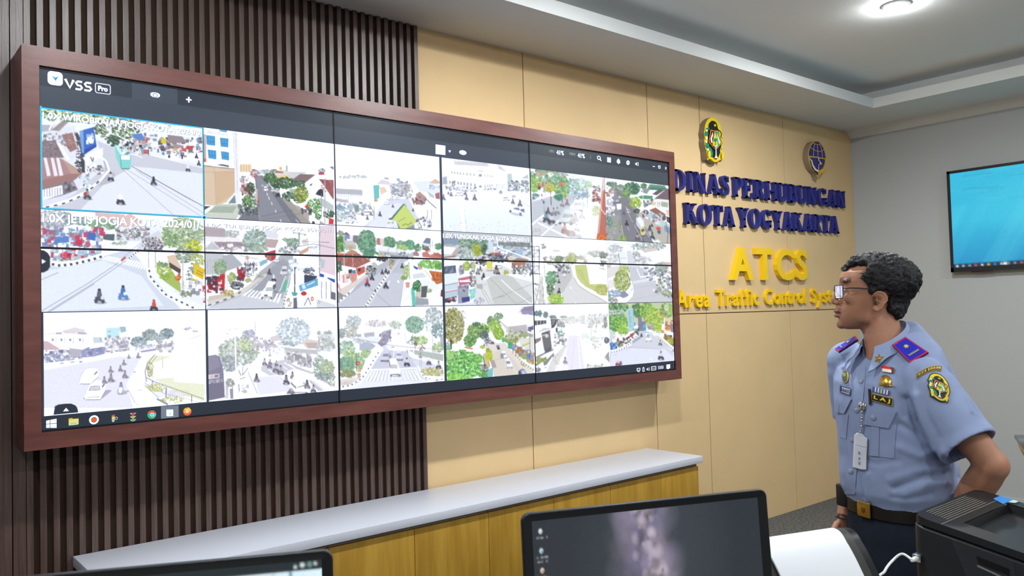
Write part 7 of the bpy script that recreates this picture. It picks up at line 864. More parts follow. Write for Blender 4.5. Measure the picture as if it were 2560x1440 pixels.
def monitor(lab, L, R_, h, dz, tilt, pic, bz, up, skew=0.):
    """L, R_: upper corners of the shell"""
    L, R_ = np.array(L), np.array(R_); L[2] = R_[2] = (L[2]+R_[2])/2; u = R_-L; w = np.linalg.norm(u); u /= w; n = np.array([u[1], -u[0], 0.])   # n towards the viewer
    n = n/np.linalg.norm(n); dn = np.array([0, 0, -1.])*math.cos(tilt)+n*math.sin(tilt); nn = np.cross(dn, u); nn = nn if np.dot(nn, n) > 0 else -nn
    c = (L+R_)/2+dn*h; base = np.array([c[0], c[1], .75])-nn*np.array([1, 1, 0])*.05
    t = thing('monitor', lab, 'monitor', tuple(base))
    f = lambda x, z, y=0.: L+u*x+dn*z+nn*y
    MB().prism([f(x, z, -.035) for x, z in rrect(.012, .012, w-.012, h-.012, .02)], nn*.03).build('back_shell', mon_w, t, bevel=.006)
    o = rrect(0, 0, w, h, .016, 6); i_ = rrect(bz, bz*.82, w-bz, h-bz, .0005, 6); b = MB(); k = len(o)
    b.add([f(*q, .002) for q in o]+[f(*q, -.004) for q in i_]+[f(*q, -.012) for q in o], [(a, (a+1) % k, k+(a+1) % k, k+a) for a in range(k)]+[((a+1) % k, a, 2*k+a, 2*k+(a+1) % k) for a in range(k)])
    b.build('bezel', mon_w, t, bevel=.0035, seg=3, angle=50)
    im = pic(f, w, h); s = picture('screen', (f(bz-.001, bz*.82-.001, -.0038), u*(w-2*bz+.002), dn*(h-bz*1.82+.002)), t, im.shape[1], im.shape[0], im, .85)
    MB().tube([c-nn*.04-dn*.16, c-nn*.055-dn*.04, base+np.array([0, 0, .012])], [(.03, .012)]*3, 12).build('stand_neck', mon_w, t, True)
    MB().lathe([(.11, 0), (.112, .006), (.10, .012), (.03, .016)], base, n=32).build('stand_foot', mon_w, t, True)
    return t, f, w, h, s
def pic_stars(f, w, h):
    p = Pic(300, 168, lambda q: q*.1, 8, '2c3238'); p.V('454b50', '32393f', 0, 900); p.V('32393f', '262c32', 900, 1680)
    p.H(1550, 500, 1100, 1500, .45, '5a6068'); p.H(400, 400, 700, 700, .2, '4a464e')
    for k in range(520):
        t = p.r.rand(); x = 1330+t*330+p.r.normal()*190*(1-.2*t); y = -80+t*1800; c = ['8a84a8', 'a89cb8', '787c98', 'b8a4ac', '6c6874', '9a90c0', '57505c'][p.r.randint(7)]; r = 60+p.r.rand()*190; p.H(x, y, r*.9, r, .21, c)
    for k in range(160):
        t = p.r.rand(); x = 1380+t*260+p.r.normal()*70; y = -80+t*1800; r = 20+p.r.rand()*70; p.H(x, y, r, r*1.2, .42, ['e4d8e8', 'c8b8d8', 'e8dce0', '8a7a84', '4c4650'][p.r.randint(5)])
    for k in range(420): p.E('b8bcc4', p.r.rand()*3000, p.r.rand()*1680, 3, 3, .1+.5*p.r.rand()**3)
    for i, (c, c2) in enumerate((('f2f4f6', 'd8dce0'), ('e8f4f4', '6cc4cc'), ('f4ece0', 'e8a050'), ('e8d8d0', 'e05a40'))):
        y = 120+i*205; p.E(c, 105, y, 24, 30); p.E(c2, 112, y+8, 15, 17)
        for j in range(1 if i == 0 else 2): p.T(40+10*j, y+70+j*44, 190-10*j, y+70+j*44, 9, 26, 'dfe2e4', .9)
    return p.done(.006)
def pic_map(f, w, h):
    p = Pic(200, 112, lambda q: q*.1, 5, 'eefafc'); p.H(1500, 500, 900, 900, .5, 'd4f2f8'); p.R('2a3438', 0, 0, 2000, 60)
    p.L('3a78a8', 12, (1790, 60, 1790, 1120)); p.L('d4dfe0', 10, (1200, 700, 1690, 60)); p.L('c8d4d4', 9, (0, 500, 1500, 300))
    for x, y, r in ((1822, 38, 14), (1868, 30, 18), (1915, 30, 18), (1952, 26, 13)): p.E('e8f4f0' if x != 1915 else '7fa898', x, y, r, r)
    return p.done(.004)
h1 = .375; monitor('black monitor in the foreground centre showing a violet starry sky and desktop icons', at(1305, 1285, h1/.2448), at(1915, 1222, h1/.2217), .33, 0, math.radians(4), pic_stars, .0205, 0)
h2 = .37; r2 = at(832, 1373, h2/.2822); l2 = at(100, 1440, h2/.3048); l2 = r2+(l2-r2)/np.linalg.norm(l2-r2)*.51
monitor('black monitor at the lower left showing a pale map, mostly below the picture', l2, r2, .32, 0, math.radians(4), pic_map, .0185, 0)
# laser printer: top slopes down towards the operator
pr_m = mat('printer_shell', '191a1c', .42, .4, bump=.03, bscale=300.); pr_d = mat('printer_dark', '0a0a0b', .35, .4); pr_g = mat('printer_grey_panel', '26272b', .5, .35)
PX0, PX1, PY0, PY1, ZT, SL = 1.490, 1.905, -2.468, -2.80, 1.08, .185
zt = lambda y: ZT+(y-PY0)*SL
pt = thing('laser_printer', 'black laser printer with a ribbed lid and a white cable, in front of the man', 'printer', (1.7, -2.63, .78))
b = MB(); n = 6
prof = rrect(PX0, PY1, PX1, PY0, .035, 6)
b.prism([(x, y, .80) for x, y in prof], (0, 0, .0)) if 0 else None
lowr = [(x, y, .785) for x, y in prof]; top = [(x, y, zt(y)-.022) for x, y in prof]; k = len(prof)
b.add(lowr+top, [(i, (i+1) % k, k+(i+1) % k, k+i) for i in range(k)]+[list(range(k-1, -1, -1)), list(range(k, 2*k))]); b.build('body', pr_m, pt, bevel=.004, angle=60)
lid = rrect(PX0+.006, PY1+.004, PX1-.004, PY0-.002, .032, 6); k = len(lid)
TR = [(PX0+.075, -2.80+.03), (PX1-.05, -2.80+.03), (PX1-.05, -2.565), (PX0+.075, -2.565)]                       # output tray opening
b = MB(); b.add([(x, y, zt(y)-.018) for x, y in lid]+[(x, y, zt(y)) for x, y in lid], [(i, (i+1) % k, k+(i+1) % k, k+i) for i in range(k)]); lo = len(b.v)
F = lambda x, y, d=0.: (x, y, zt(y)+d)
b.add([F(PX0+.006, -2.565), F(PX1-.004, -2.565), F(PX1-.004, PY0-.034), F(PX1-.036, PY0-.002), F(PX0+.038, PY0-.002), F(PX0+.015, PY0-.012), F(PX0+.006, PY0-.034)], [list(range(7))])
b.add([F(PX0+.006, -2.77), F(TR[0][0], -2.77), F(TR[0][0], -2.565), F(PX0+.006, -2.565)], [(0, 1, 2, 3)]); b.add([F(TR[1][0], -2.77), F(PX1-.004, -2.77), F(PX1-.004, -2.565), F(TR[1][0], -2.565)], [(0, 1, 2, 3)]); b.add([F(PX0+.006, -2.796), F(PX1-.004, -2.796), F(PX1-.004, -2.77), F(PX0+.006, -2.77)], [(0, 1, 2, 3)])
b.build('lid', pr_m, pt, True)
b = MB(); q = [F(*p, -.002) for p in TR]; q2 = [F(TR[0][0]+.02, TR[0][1], -.03), F(TR[1][0]-.02, TR[1][1], -.03), F(TR[2][0]-.02, TR[2][1]-.02, -.075), F(TR[3][0]+.02, TR[3][1]-.02, -.075)]
b.add(q+q2, [(0, 4, 5, 1), (1, 5, 6, 2), (2, 6, 7, 3), (3, 7, 4, 0), (4, 7, 6, 5)]); b.build('output_tray', pr_d, pt)
b = MB()
for i in range(8):
    y = PY0-.014-i*.0072; x0 = PX0+.062-i*.0012; x1 = PX0+.305
    b.add([F(x0, y-.0011, .0008), F(x1, y-.0011, .0008), F(x1, y+.0011, .0008), F(x0, y+.0011, .0008)], [(0, 1, 2, 3)])
b.build('vent_ribs', mat('vent_rib', '6f6a60', .4, .5), pt)
b = MB(); b.add([F(PX0+.006, -2.541, .0006), F(PX1-.01, -2.541, .0006), F(PX1-.01, -2.5396, .0006), F(PX0+.006, -2.5396, .0006)], [(0, 1, 2, 3)]); b.build('lid_seam', mat('seam_light', '87837c', .4), pt)
b = MB(); b.add([F(PX1-.075, -2.562, .001), F(PX1-.006, -2.562, .001), F(PX1-.006, -2.530, .001), F(PX1-.055, -2.530, .001)], [(0, 1, 2, 3)]); b.build('blue_sticker', mat('blue_sticker', '3d8fe0', .4), pt)
b = MB(); b.add([F(PX1-.03, -2.576, .0012), F(PX1-.006, -2.576, .0012), F(PX1-.006, -2.563, .0012), F(PX1-.045, -2.563, .0012)], [(0, 1, 2, 3)]); b.build('white_sticker', mat('paper_label', 'c9d8d4', .6), pt)
xs = PX0-.0012; b = MB(); b.prism([(xs, -2.565, 1.035), (xs, -2.70, 1.010), (xs, -2.71, .90), (xs, -2.66, .885), (xs, -2.605, .92), (xs, -2.59, .97)], (.004, 0, 0)); b.build('side_cover', pr_g, pt)
b = MB(); b.prism([(xs-.001, -2.62, 1.008), (xs-.001, -2.69, .993), (xs-.001, -2.69, .978), (xs-.001, -2.625, .992)], (.004, 0, 0)); b.build('side_grip', pr_d, pt); b = MB(); b.prism([(xs-.002, -2.622, .988), (xs-.002, -2.672, .974), (xs-.002, -2.672, .970), (xs-.002, -2.622, .984)], (.003, 0, 0)); b.build('side_slot', mat('slot_grey', '77777a', .4), pt)
b = MB(); b.box((PX0-.010, PY0-.026, .967), (PX0+.02, PY0-.006, .985)); b.build('usb_socket', steel2, pt, bevel=.001)
cp = spline([(PX0-.03, PY0-.016, .976), at(2255, 1385, 2.05), at(2231, 1402, 2.04), at(2212, 1428, 2.01), at(2204, 1462, 1.99), (1.36, -2.56, .82), (1.40, -2.60, .7845)], 8)
cb = thing('usb_cable', 'white cable plugged into the back corner of the black laser printer', 'cable', tuple(cp[-1]))
MB().tube(cp, .0032, 10).build('cord', mat('white_cable', 'dfe0dc', .5), cb, True); MB().tube([(PX0-.009, PY0-.016, .976), (PX0-.024, PY0-.016, .976), (PX0-.034, PY0-.0155, .976)], [.006, .006, .004], 10).build('plug', mat('white_cable', 'dfe0dc', .5), cb, True)
# inkjet printer with a rear paper feed: only the curled sheets and their support rise into view
P1, P0 = at(2092, 1326, 1.86), at(1860, 1379, 1.77); P0[2] = P1[2]; ux = P0-P1; ux /= np.linalg.norm(ux); nv = np.array([-ux[1], ux[0], 0.]); nv = nv if np.dot(nv, CAM-P1) > 0 else -nv
jt = thing('inkjet_printer', 'small black printer with a curved paper support, between the starry monitor and the laser printer', 'printer', tuple(np.array([P1[0], P1[1], .78])+nv*.1+ux*.1))
def sheetpts(off, side, x0, x1, nx=2):
    """profile of the feed: rises steeply, then falls over backwards"""
    pr_ = spline([(.115, -.285), (.088, -.20), (.058, -.10), (.033, -.035), (.008, -.004), (-.022, -.001), (-.05, -.016)], 6)
    return np.array([[P1+ux*(x+.26*min(b_+.02, 0))+nv*(a+off)+np.array([0, 0, b_+off*.6]) for a, b_ in pr_] for x in np.linspace(x0, x1, nx)])
cfr = mat('paper', 'f4f6fb', .7, .2)
sh = thing('paper_sheets', 'white paper sheets curling over the feed of the small black printer', 'paper', tuple(P1+nv*.1-np.array([0, 0, .28])))
G = sheetpts(.004, 0, 0, .21, 6); G2 = sheetpts(.0005, 0, 0, .21, 6); b = MB(); b.grid(G); b.grid(G2[::-1]); b.grid(np.array([G[0], G2[0]])[::-1]); b.grid(np.array([G[-1], G2[-1]])); b.build('sheet', cfr, sh, True)
G = sheetpts(-.004, 0, -.03, .235, 6); G2 = sheetpts(-.010, 0, -.03, .235, 6); b = MB(); b.grid(G); b.grid(G2[::-1]); b.grid(np.array([G[0], G2[0]])[::-1]); b.grid(np.array([G[-1], G2[-1]])); b.build('paper_support', mat('feeder_grey', '3c3b3a', .5, .35), jt, True)
G = sheetpts(-.012, 0, -.058, -.03, 2); G2 = sheetpts(-.028, 0, -.058, -.03, 2); b = MB(); b.grid(G); b.grid(G2[::-1]); b.grid(np.array([G[0], G2[0]])[::-1]); b.grid(np.array([G[-1], G2[-1]])); b.build('support_rib', mon_w, jt, True)
cc = np.array([P1[0], P1[1], .845])+nv*.15+ux*.085; MB().obox(cc, (ux, nv, (0, 0, 1)), (.165, .105, .06)).build('body', mon_w, jt, bevel=.012)
# wooden stand at the right edge
wd = mat('light_wood', 'a58455', .5, .35, col2='8d6c40', nscale=4., stretch=(8, 8, .7)); q0 = at(2571, 1130, 3.6)
ld = thing('lectern', 'wooden stand with a dark flat top at the right picture edge, by the grey wall', 'lectern', (q0[0]+.16, q0[1]-.2, 0))
fw = np.array([.42, -.91, 0]); sd = np.array([.91, .42, 0])
c0 = np.array([q0[0], q0[1], 0])+fw*.21; zt_ = at(2547, 1104, 3.6)[2]
MB().obox(c0+fw*.008+np.array([0, 0, (zt_-.09)/2]), (fw, sd, (0, 0, 1)), (.2, .16, (zt_-.09)/2)).build('body', wd, ld, bevel=.004)
b = MB(); k = [c0+fw*a*(.2+e)+sd*s_*(.16+e)+np.array([0, 0, z]) for z, e in ((zt_-.09, .012), (zt_-.055, .025), (zt_-.02, .034)) for a, s_ in ((-1, -1), (1, -1), (1, 1), (-1, 1))]
b.add(k, [(3, 2, 1, 0), (8, 9, 10, 11)]+[(r*4+i, r*4+(i+1) % 4, r*4+4+(i+1) % 4, r*4+4+i) for r in (0, 1) for i in range(4)]); b.build('moulding', mat('pale_wood', 'c9a877', .5, .35), ld, bevel=.004)
MB().obox(c0+np.array([0, 0, zt_-.010]), (fw, sd, (0, 0, 1)), (.24, .20, .010)).build('dark_top', mat('dark_glass', '3f4248', .15, .5), ld, bevel=.004)
hd = thing('silver_tray', 'small silver dish on the wooden stand at the right picture edge', 'dish', tuple(c0-fw*.16+np.array([0, 0, zt_])))
MB().lathe([(.03, .0005), (.055, .004), (.062, .012), (.058, .013), (.03, .007), (.002, .006)], c0-fw*.16+np.array([0, 0, zt_+.0005]), n=28).build('dish', steel2, hd, True)
# ---------------------------------------------------------------- the man in uniform
from mathutils.bvhtree import BVHTree
from mathutils import noise as nz
CY = math.radians(-69.7); BD = np.array([math.sin(CY), math.cos(CY), 0]); BL = np.array([-BD[1], BD[0], 0]); A0 = at(2226, 1000, 2.62)*np.array([1, 1, 0])
LW = lambda x, y, z: A0+BD*x+BL*y+np.array([0, 0, z])
def fuse(mb, vox, it=4, fac=.5, inflate=None):
    """melt overlapping closed shapes into one skin"""
    me = bpy.data.meshes.new('t'); me.from_pydata(mb.v, [], mb.f); o = bpy.data.objects.new('t', me); COL.objects.link(o)
    r = o.modifiers.new('r', 'REMESH'); r.mode = 'VOXEL'; r.voxel_size = vox; s = o.modifiers.new('s', 'SMOOTH'); s.factor = fac; s.iterations = it
    bpy.context.view_layer.update(); m2 = bpy.data.meshes.new_from_object(o.evaluated_get(bpy.context.evaluated_depsgraph_get()))
    v = np.empty(len(m2.vertices)*3, np.float32); m2.vertices.foreach_get('co', v); v = v.reshape(-1, 3).astype(float)
    nn = np.empty(len(m2.vertices)*3, np.float32); m2.vertices.foreach_get('normal', nn); nn = nn.reshape(-1, 3).astype(float)
    f = [tuple(p.vertices) for p in m2.polygons]; bpy.data.objects.remove(o); bpy.data.meshes.remove(me); bpy.data.meshes.remove(m2); return v, f, nn
def skinmesh(name, v, f, M, parent, col=None):
    me = bpy.data.meshes.new(name); me.from_pydata(v.tolist(), [], f)
    if col is not None:
        c4 = np.ones((len(v), 4), np.float32); c4[:, :3] = col; me.color_attributes.new('Col', 'FLOAT_COLOR', 'POINT').data.foreach_set('color', c4.ravel())
    me.materials.append(M); me.polygons.foreach_set('use_smooth', np.ones(len(me.polygons), bool)); o = bpy.data.objects.new(name, me); COL.objects.link(o)
    o.parent = parent; o.matrix_parent_inverse = Matrix.Translation(-WORLD(parent)); return o
def loft(mb, secs, F, p=2.4, n=36):
    """secs: (z, centre x, half depth, half width)"""
    P = []
    for z, cx_, a, b_ in secs:
        th = np.arange(n)*2*math.pi/n; c, s = np.cos(th), np.sin(th)
        P.append([F(cx_+a*np.sign(c[i])*abs(c[i])**(2/p), b_*np.sign(s[i])*abs(s[i])**(2/p), z) for i in range(n)])
    mb.grid(P, closev=True, caps=True)
man = thing('person', 'man in a light blue uniform shirt and glasses, left arm bent, watching the video wall', 'person', tuple(A0))
# landmarks
SL, HEML, EL, FL, WL = at(2307, 952, 2.475), at(2424, 1118, 2.365), at(2482, 1164, 2.335), at(2438, 1226, 2.40), at(2386, 1296, 2.52)
SR, HEMR, ER, WR, HR = at(2122, 905, 2.79), at(2137, 1042, 2.80), at(2146, 1110, 2.83), at(2113, 1292, 2.745), at(2109, 1345, 2.735)
NB = at(2214, 885, 2.62)
# head frame: ear canal of the near ear
HY = math.radians(-35.); HF = np.array([math.sin(HY), math.cos(HY), 0]); HL = np.array([-HF[1], HF[0], 0]); UPV = AX[1]-AX[2]*np.dot(AX[1], AX[2]); H0 = at(2196.5, 756.7, 2.585)-HL*.072
HU = np.array([0, 0, 1.]); HFt = HF
HW = lambda x, y, z: H0+HFt*x+HL*y+HU*z
NT = HW(-.012, 0, -.025)
SKIN = hx('a5745a')
b = MB()
b.ball(HW(.0, 0, .058), (.106, .0755, .086), 28, 16, ax=(HFt, HL, HU))
for y in (1,):
    loft(b, [(.105, .03, .066, .064), (.088, .03, .074, .069), (.073, .03, .0775, .071), (.055, .03, .0725, .071), (.035, .03, .071, .0715), (.010, .032, .0705, .0685), (-.02, .035, .0755, .062), (-.042, .042, .0705, .0545), (-.062, .052, .0585, .044), (-.076, .062, .042, .034), (-.084, .066, .026, .022)], HW, 2.2, 40)
b.tube([HW(.100, 0, .064), HW(.110, 0, .046), HW(.1185, 0, .026), HW(.1235, 0, .012)], [.0075, .0088, .0105, .0125], 14); b.ball(HW(.1225, 0, .0085), (.0122, .0118, .0105), ax=(HFt, HL, HU))
for s in (-1, 1):
    b.ball(HW(.112, s*.0125, .004), (.0125, .0085, .0085), ax=(HFt, HL, HU)); b.ball(HW(.071, s*.0505, .018), (.032, .0105, .022), ax=(HFt, HL, HU)); b.ball(HW(.0925, s*.030, .0735), (.012, .031, .0085), ax=(HFt, HL, HU))
    b.ball(HW(.0855, s*.032, .0505), (.0135, .0165, .0125), ax=(HFt, HL, HU)); b.ball(HW(.030, s*.047, -.036), (.040, .013, .034), ax=(HFt, HL, HU))
b.ball(HW(.109, 0, -.014), (.0125, .024, .010), ax=(HFt, HL, HU)); b.ball(HW(.1165, 0, -.0235), (.0115, .022, .0058), ax=(HFt, HL, HU)); b.ball(HW(.1165, 0, -.0385), (.0115, .019, .0065), ax=(HFt, HL, HU)); b.ball(HW(.1035, 0, -.068), (.0165, .020, .015), ax=(HFt, HL, HU))
# ears
for s in (-1, 1):
    G = []
    for r_, h_ in ((0., .003), (.25, .003), (.42, .006), (.56, .0125), (.68, .012), (.78, .0105), (.9, .0165), (1., .0150), (1.03, .010), (.9, .004), (.6, -.004)):
        row = []
        for k in range(28):
            a = 2*math.pi*k/28; ry = .0335*(1 if math.sin(a) > 0 else .92); rx = .0245*(1.0 if math.sin(a) > -.2 else .72)
            x = .004+rx*r_*math.cos(a)-.004*math.sin(a)*r_; z = .0035+ry*r_*math.sin(a)
            hh = h_+(.021*max(0, .3-math.cos(a)) if r_ > .3 else 0)*r_
            if r_ > .5 and math.cos(a) > .75: hh = .006
            row.append(HW(x, s*(.0725+hh), z))
        G.append(row)
    b.grid(G, closev=True, caps=True)
b.tube([NB-np.array([0, 0, .05]), NB, NB*.5+NT*.5, NT], [.064, .061, .057, .052], 24); b.ball(HW(-.040, 0, .012), (.058, .060, .052), 20, 12, ax=(HFt, HL, HU))
b.tube([HW(.035, 0, -.045), (NT+NB)/2+HF*.012], [.03, .045], 16)
b.tube([SL+np.array([0, 0, .0]), SL*.5+EL*.5, EL], [.050, .049, .043], 18); b.ball(EL, .0465, 16, 10); b.tube([EL, EL*.6+FL*.4, FL, FL*.4+WL*.6, WL], [.043, .048, .0475, .038, .029], 18)
b.tube([SR, SR*.5+ER*.5, ER], [.050, .047, .040], 16); b.tube([ER, ER*.65+WR*.35, WR], [.042, .042, .0265], 16)
loft(b, [(.50, -.01, .06, .15), (.86, -.01, .09, .14), (.96, -.01, .09, .135), (1.1, -.01, .09, .13), (1.3, 0, .10, .15), (1.40, -.005, .085, .17), (1.45, -.01, .06, .10), (1.49, -.01, .05, .055)], LW)
for s in (-1, 1): b.tube([LW(-.01, s*.085, .92), LW(-.01, s*.09, .5), LW(-.02, s*.09, .09)], [.078, .055, .04], 14); b.ball(LW(.05, s*.1, .05), (.13, .045, .04), ax=(BD, BL, HU))
def hand(W_, d, up, s):
    """palm and five bent fingers, d along the hand, up out of the palm's back, thumb on side s"""
    d = d/np.linalg.norm(d); sd = np.cross(up, d)*s; sd /= np.linalg.norm(sd); u = np.cross(sd, d)*(1 if np.dot(np.cross(sd, d), up) > 0 else -1)
    b.ball(W_+d*.045, (.055, .041, .015), 16, 10, ax=(d, sd, u))
    for k, (o_, L_) in enumerate(((.028, .070), (.010, .078), (-.009, .073), (-.027, .058))):
        p0 = W_+d*.082+sd*o_; b.tube([p0-d*.02, p0+d*L_*.42+u*.001, p0+d*L_*.75-u*.014, p0+d*L_*.92-u*.034], [.0092, .0088, .008, .0065], 10)
    p0 = W_+d*.022+sd*.030; b.tube([p0, p0+d*.025+sd*.020-u*.008, p0+d*.052+sd*.026-u*.014, p0+d*.07+sd*.024-u*.02], [.012, .0115, .0098, .0075], 10)
hand(WR, HR-WR, -BL, 1); hand(WL, np.array([-.5, .75, -.35]), BD*-.9+HU*.2, -1)
v, f, nn = fuse(b, .0031, 3)
def relax(v, f, w, it):
    """Laplacian smoothing weighted per vertex"""
    e = np.array([(q[i], q[(i+1) % len(q)]) for q in f for i in range(len(q))]); n = np.bincount(e[:, 0], minlength=len(v))[:, None]
    for _ in range(it):
        a = np.stack([np.bincount(e[:, 0], v[e[:, 1], k], len(v)) for k in range(3)], 1)/np.maximum(n, 1); v = v+(a-v)*w[:, None]*.8
    return v
dE = np.linalg.norm(v-EL, axis=1); v = relax(v, f, np.clip(1.6-dE/.11, 0, 1)*(dE < .2), 26)
h0 = v-H0; q_ = (h0@HFt, np.abs(h0@HL), h0@HU); v = relax(v, f, 1.*((q_[0] < .088) & (q_[0] > -.06) & (q_[1] > .022) & (q_[1] < .0735) & (q_[2] > -.10) & (q_[2] < .035)), 22)
hl = v-H0; hx_, hy_, hz_ = hl@HFt, hl@HL, hl@HU
col = np.ones((len(v), 1))*s2l(SKIN)
lipm = np.exp(-(((hz_+.031)/.0105)**2)**2)*np.clip((hx_-.105)/.008, 0, 1)*(np.abs(hy_) < .024); col = col*(1-.6*lipm[:, None])+.6*lipm[:, None]*s2l(hx('8a4f4c'))
cre = np.exp(-((hz_+.031)/.0016)**2)*np.clip((hx_-.105)/.006, 0, 1)*(np.abs(hy_) < .023); v = v-HFt*(cre*.004)[:, None]; col = col*(1-.55*cre[:, None])
stub = np.clip((-.03-hz_)/.03, 0, 1)*np.clip((hx_-.0)/.06, 0, 1)*(hz_ > -.1); col = col*(1-.16*stub[:, None])
for s in (-1, 1):                                                       # eyebrows, ear hollow
    br = np.exp(-(((hz_-.0775+.25*np.maximum(0, np.abs(hy_)-.045))/.0078)**2)**2)*(s*hy_ > .010)*(s*hy_ < .058)*(hx_ > .05); col = col*(1-.8*br[:, None])
    ec = np.exp(-(((hx_-.009)/.008)**2+((hz_+.001)/.010)**2))*(s*hy_ > .06); col = col*(1-.55*ec[:, None])
sk = attr_mat('skin', 0., .5, .4); bs = sk.node_tree.nodes['Principled BSDF']; bs.inputs['Subsurface Weight'].default_value = .08; bs.inputs['Subsurface Radius'].default_value = (.01, .004, .002)
skinmesh('body', v, f, sk, man, col)
eyew = mat('eye_white', 'd8d2cc', .25, .5); iris = mat('iris', '1c120d', .2, .5)
for s in (-1, 1):
    e = MB().ball(HW(.0885, s*.033, .0505), .0122, 16, 12).build('eye', eyew, man, True); MB().ball(HW(.0985, s*.0345, .0505), (.0035, .0055, .0055), 12, 8, ax=(HFt, HL, HU)).build('iris', iris, e, True)
    P_ = [[HW(.0885+.0142*math.cos(a)*math.cos(c), s*.033+.0142*math.sin(c), .0505+.0142*math.sin(a)*math.cos(c)) for c in np.linspace(-1.2, 1.2, 9)] for a in np.linspace(.22, 1.5, 6)]
    MB().grid(P_).build('eyelid', mat('lid_skin', '8c604a', .5), e, True)
# hair: short, thick and wavy, built from overlapping locks
C2 = lambda q: [((700-(x-.045*(y-880)))/4587., (880-y)/4749.) for x, y in q]
PS = C2([(330, 265), (430, 250), (560, 262), (590, 330), (470, 470), (490, 540), (560, 590), (612, 690), (590, 780), (635, 740), (690, 680), (860, 650), (885, 800), (900, 980), (1000, 1100), (1090, 1060), (1150, 900), (1300, 600), (1420, 480), (1300, 280), (1000, 110), (700, 80), (420, 130), (300, 230)])
PM = C2([(246, 350), (310, 285), (430, 250), (900, 600), (1000, 1100), (1090, 1060), (1420, 480), (1300, 250), (1000, 90), (700, 60), (400, 110), (260, 250)])
def inside(P, x, z):
    r = False
    for i in range(len(P)):
        (ax_, ay), (bx, by) = P[i], P[(i+1) % len(P)]
        if (ay > z) != (by > z) and x < (bx-ax_)*(z-ay)/(by-ay)+ax_: r = not r
    return r
rs = np.random.RandomState(4); b = MB(); roots = []
for k in range(5200):
    d = rs.normal(size=3); d /= np.linalg.norm(d); q = np.array([.0, 0, .058])+d*np.array([.106, .0755, .086])
    if q[2] < .03:                                                      # back of the skull runs down to the nape
        if q[0] > -.01: continue
        q = np.array([q[0]*.93+.0, q[1]*.85, q[2]])
    x, y, z = q
    if not inside(PM if abs(y) < .030 else PS, x+d[0]*.010, z+d[2]*.010): continue
    up = np.clip((z-.03)/.09, 0, 1); back = np.clip(-x/.1, 0, 1)
    t = .006+.011*up+.022*back*np.exp(-((z-.075)/.05)**2)+.008*back*(z < .03)
    t *= 1-.75*np.clip((x-.055)/.04, 0, 1)
    roots.append((q, d, t))
for k in range(420):
    z = -.048+.085*rs.rand(); a = (rs.rand()-.5)*2.5; x0 = np.interp(z, (-.048, 0, .04), (-.070, -.088, -.098)); q = np.array([-.012+(x0+.012)*math.cos(a), .060*math.sin(a), z])
    if inside(PS, q[0]-.004, z): roots.insert(rs.randint(1, 1000), (q, np.array([-math.cos(a), math.sin(a), .1]), .007))
for q, d, t in roots[:1900]:
    r = (.0092+.004*rs.rand())*(.62 if q[0] > .02 and (q[2] < .105 or q[0] > .06) else 1); c = q+d*max(t-r*.6, .001); b.ball(HW(*c), r*(.8+.5*rs.rand()), 8, 6)
v, f, nn = fuse(b, .0036, 2)
for i in range(len(v)):
    p = Vector((v[i]-H0)*1.0); v[i] += nn[i]*(.0042*nz.noise(p*75.)+.0026*nz.noise(p*190.))
hm = mat('hair', '0c0b0d', .5, .3, col2='1a181a', nscale=90., bump=.5, bscale=260.)
ho = skinmesh('hair', v, f, hm, man)
b = MB()
for q, d, t in roots[1900:4200]:
    c = q+d*t*.9; tg = np.cross(d, rs.normal(size=3)); tg /= np.linalg.norm(tg); L_ = .006+.010*rs.rand()
    b.tube([HW(*c), HW(*(c+d*L_*.5+tg*L_*.45)), HW(*(c+d*L_*.55+tg*L_*1.1))], [.0017, .0013, .0004], 4, caps=False)
b.build('loose_locks', hm, ho, True)
# glasses
gl = mat('spectacle_frame', '2a1c1e', .3, .5); gs = thing('glasses', 'dark thin-framed glasses worn by the man in uniform', 'glasses', tuple(HW(.11, 0, .04)))
def rimpt(s, a, b_): return HW(.121-.0175*((a+.0)/1.)**1.6, s*(.009+.056*a), .060-.042*b_)
lens = bpy.data.materials.new('lens_glass'); lens.use_nodes = True; nt = lens.node_tree; nt.nodes.clear(); om = nt.nodes.new('ShaderNodeOutputMaterial'); mx = nt.nodes.new('ShaderNodeMixShader'); tr = nt.nodes.new('ShaderNodeBsdfTransparent'); gy = nt.nodes.new('ShaderNodeBsdfGlossy'); fr = nt.nodes.new('ShaderNodeFresnel')
gy.inputs['Roughness'].default_value = .03; gy.inputs['Color'].default_value = (.92, .88, 1, 1); tr.inputs['Color'].default_value = (.93, .92, .97, 1); fr.inputs['IOR'].default_value = 1.5
nt.links.new(fr.outputs[0], mx.inputs[0]); nt.links.new(tr.outputs[0], mx.inputs[1]); nt.links.new(gy.outputs[0], mx.inputs[2]); nt.links.new(mx.outputs[0], om.inputs[0])
for s in (-1, 1):
    q = rrect(0, 0, 1, 1, .16, 5); r_ = [rimpt(s, *p) for p in q]; MB().tube(r_+[r_[0], r_[1]], .0014, 8, caps=False).build('rim', gl, gs, True)
    MB().add(r_, [list(range(len(r_))) if s > 0 else list(range(len(r_)))[::-1]]).build('lens', lens, gs, True)
    MB().tube([rimpt(s, 1, .22), HW(.099, s*.0705, .0505), HW(.05, s*.0785, .0475), HW(-.012, s*.0805, .0405), HW(-.034, s*.079, .026)], [(.0012, .0022)]*5, 8).build('temple', gl, gs, True)
MB().tube([rimpt(-1, 0, .25), HW(.1235, 0, .053), rimpt(1, 0, .25)], .0013, 8).build('bridge', gl, gs, True)
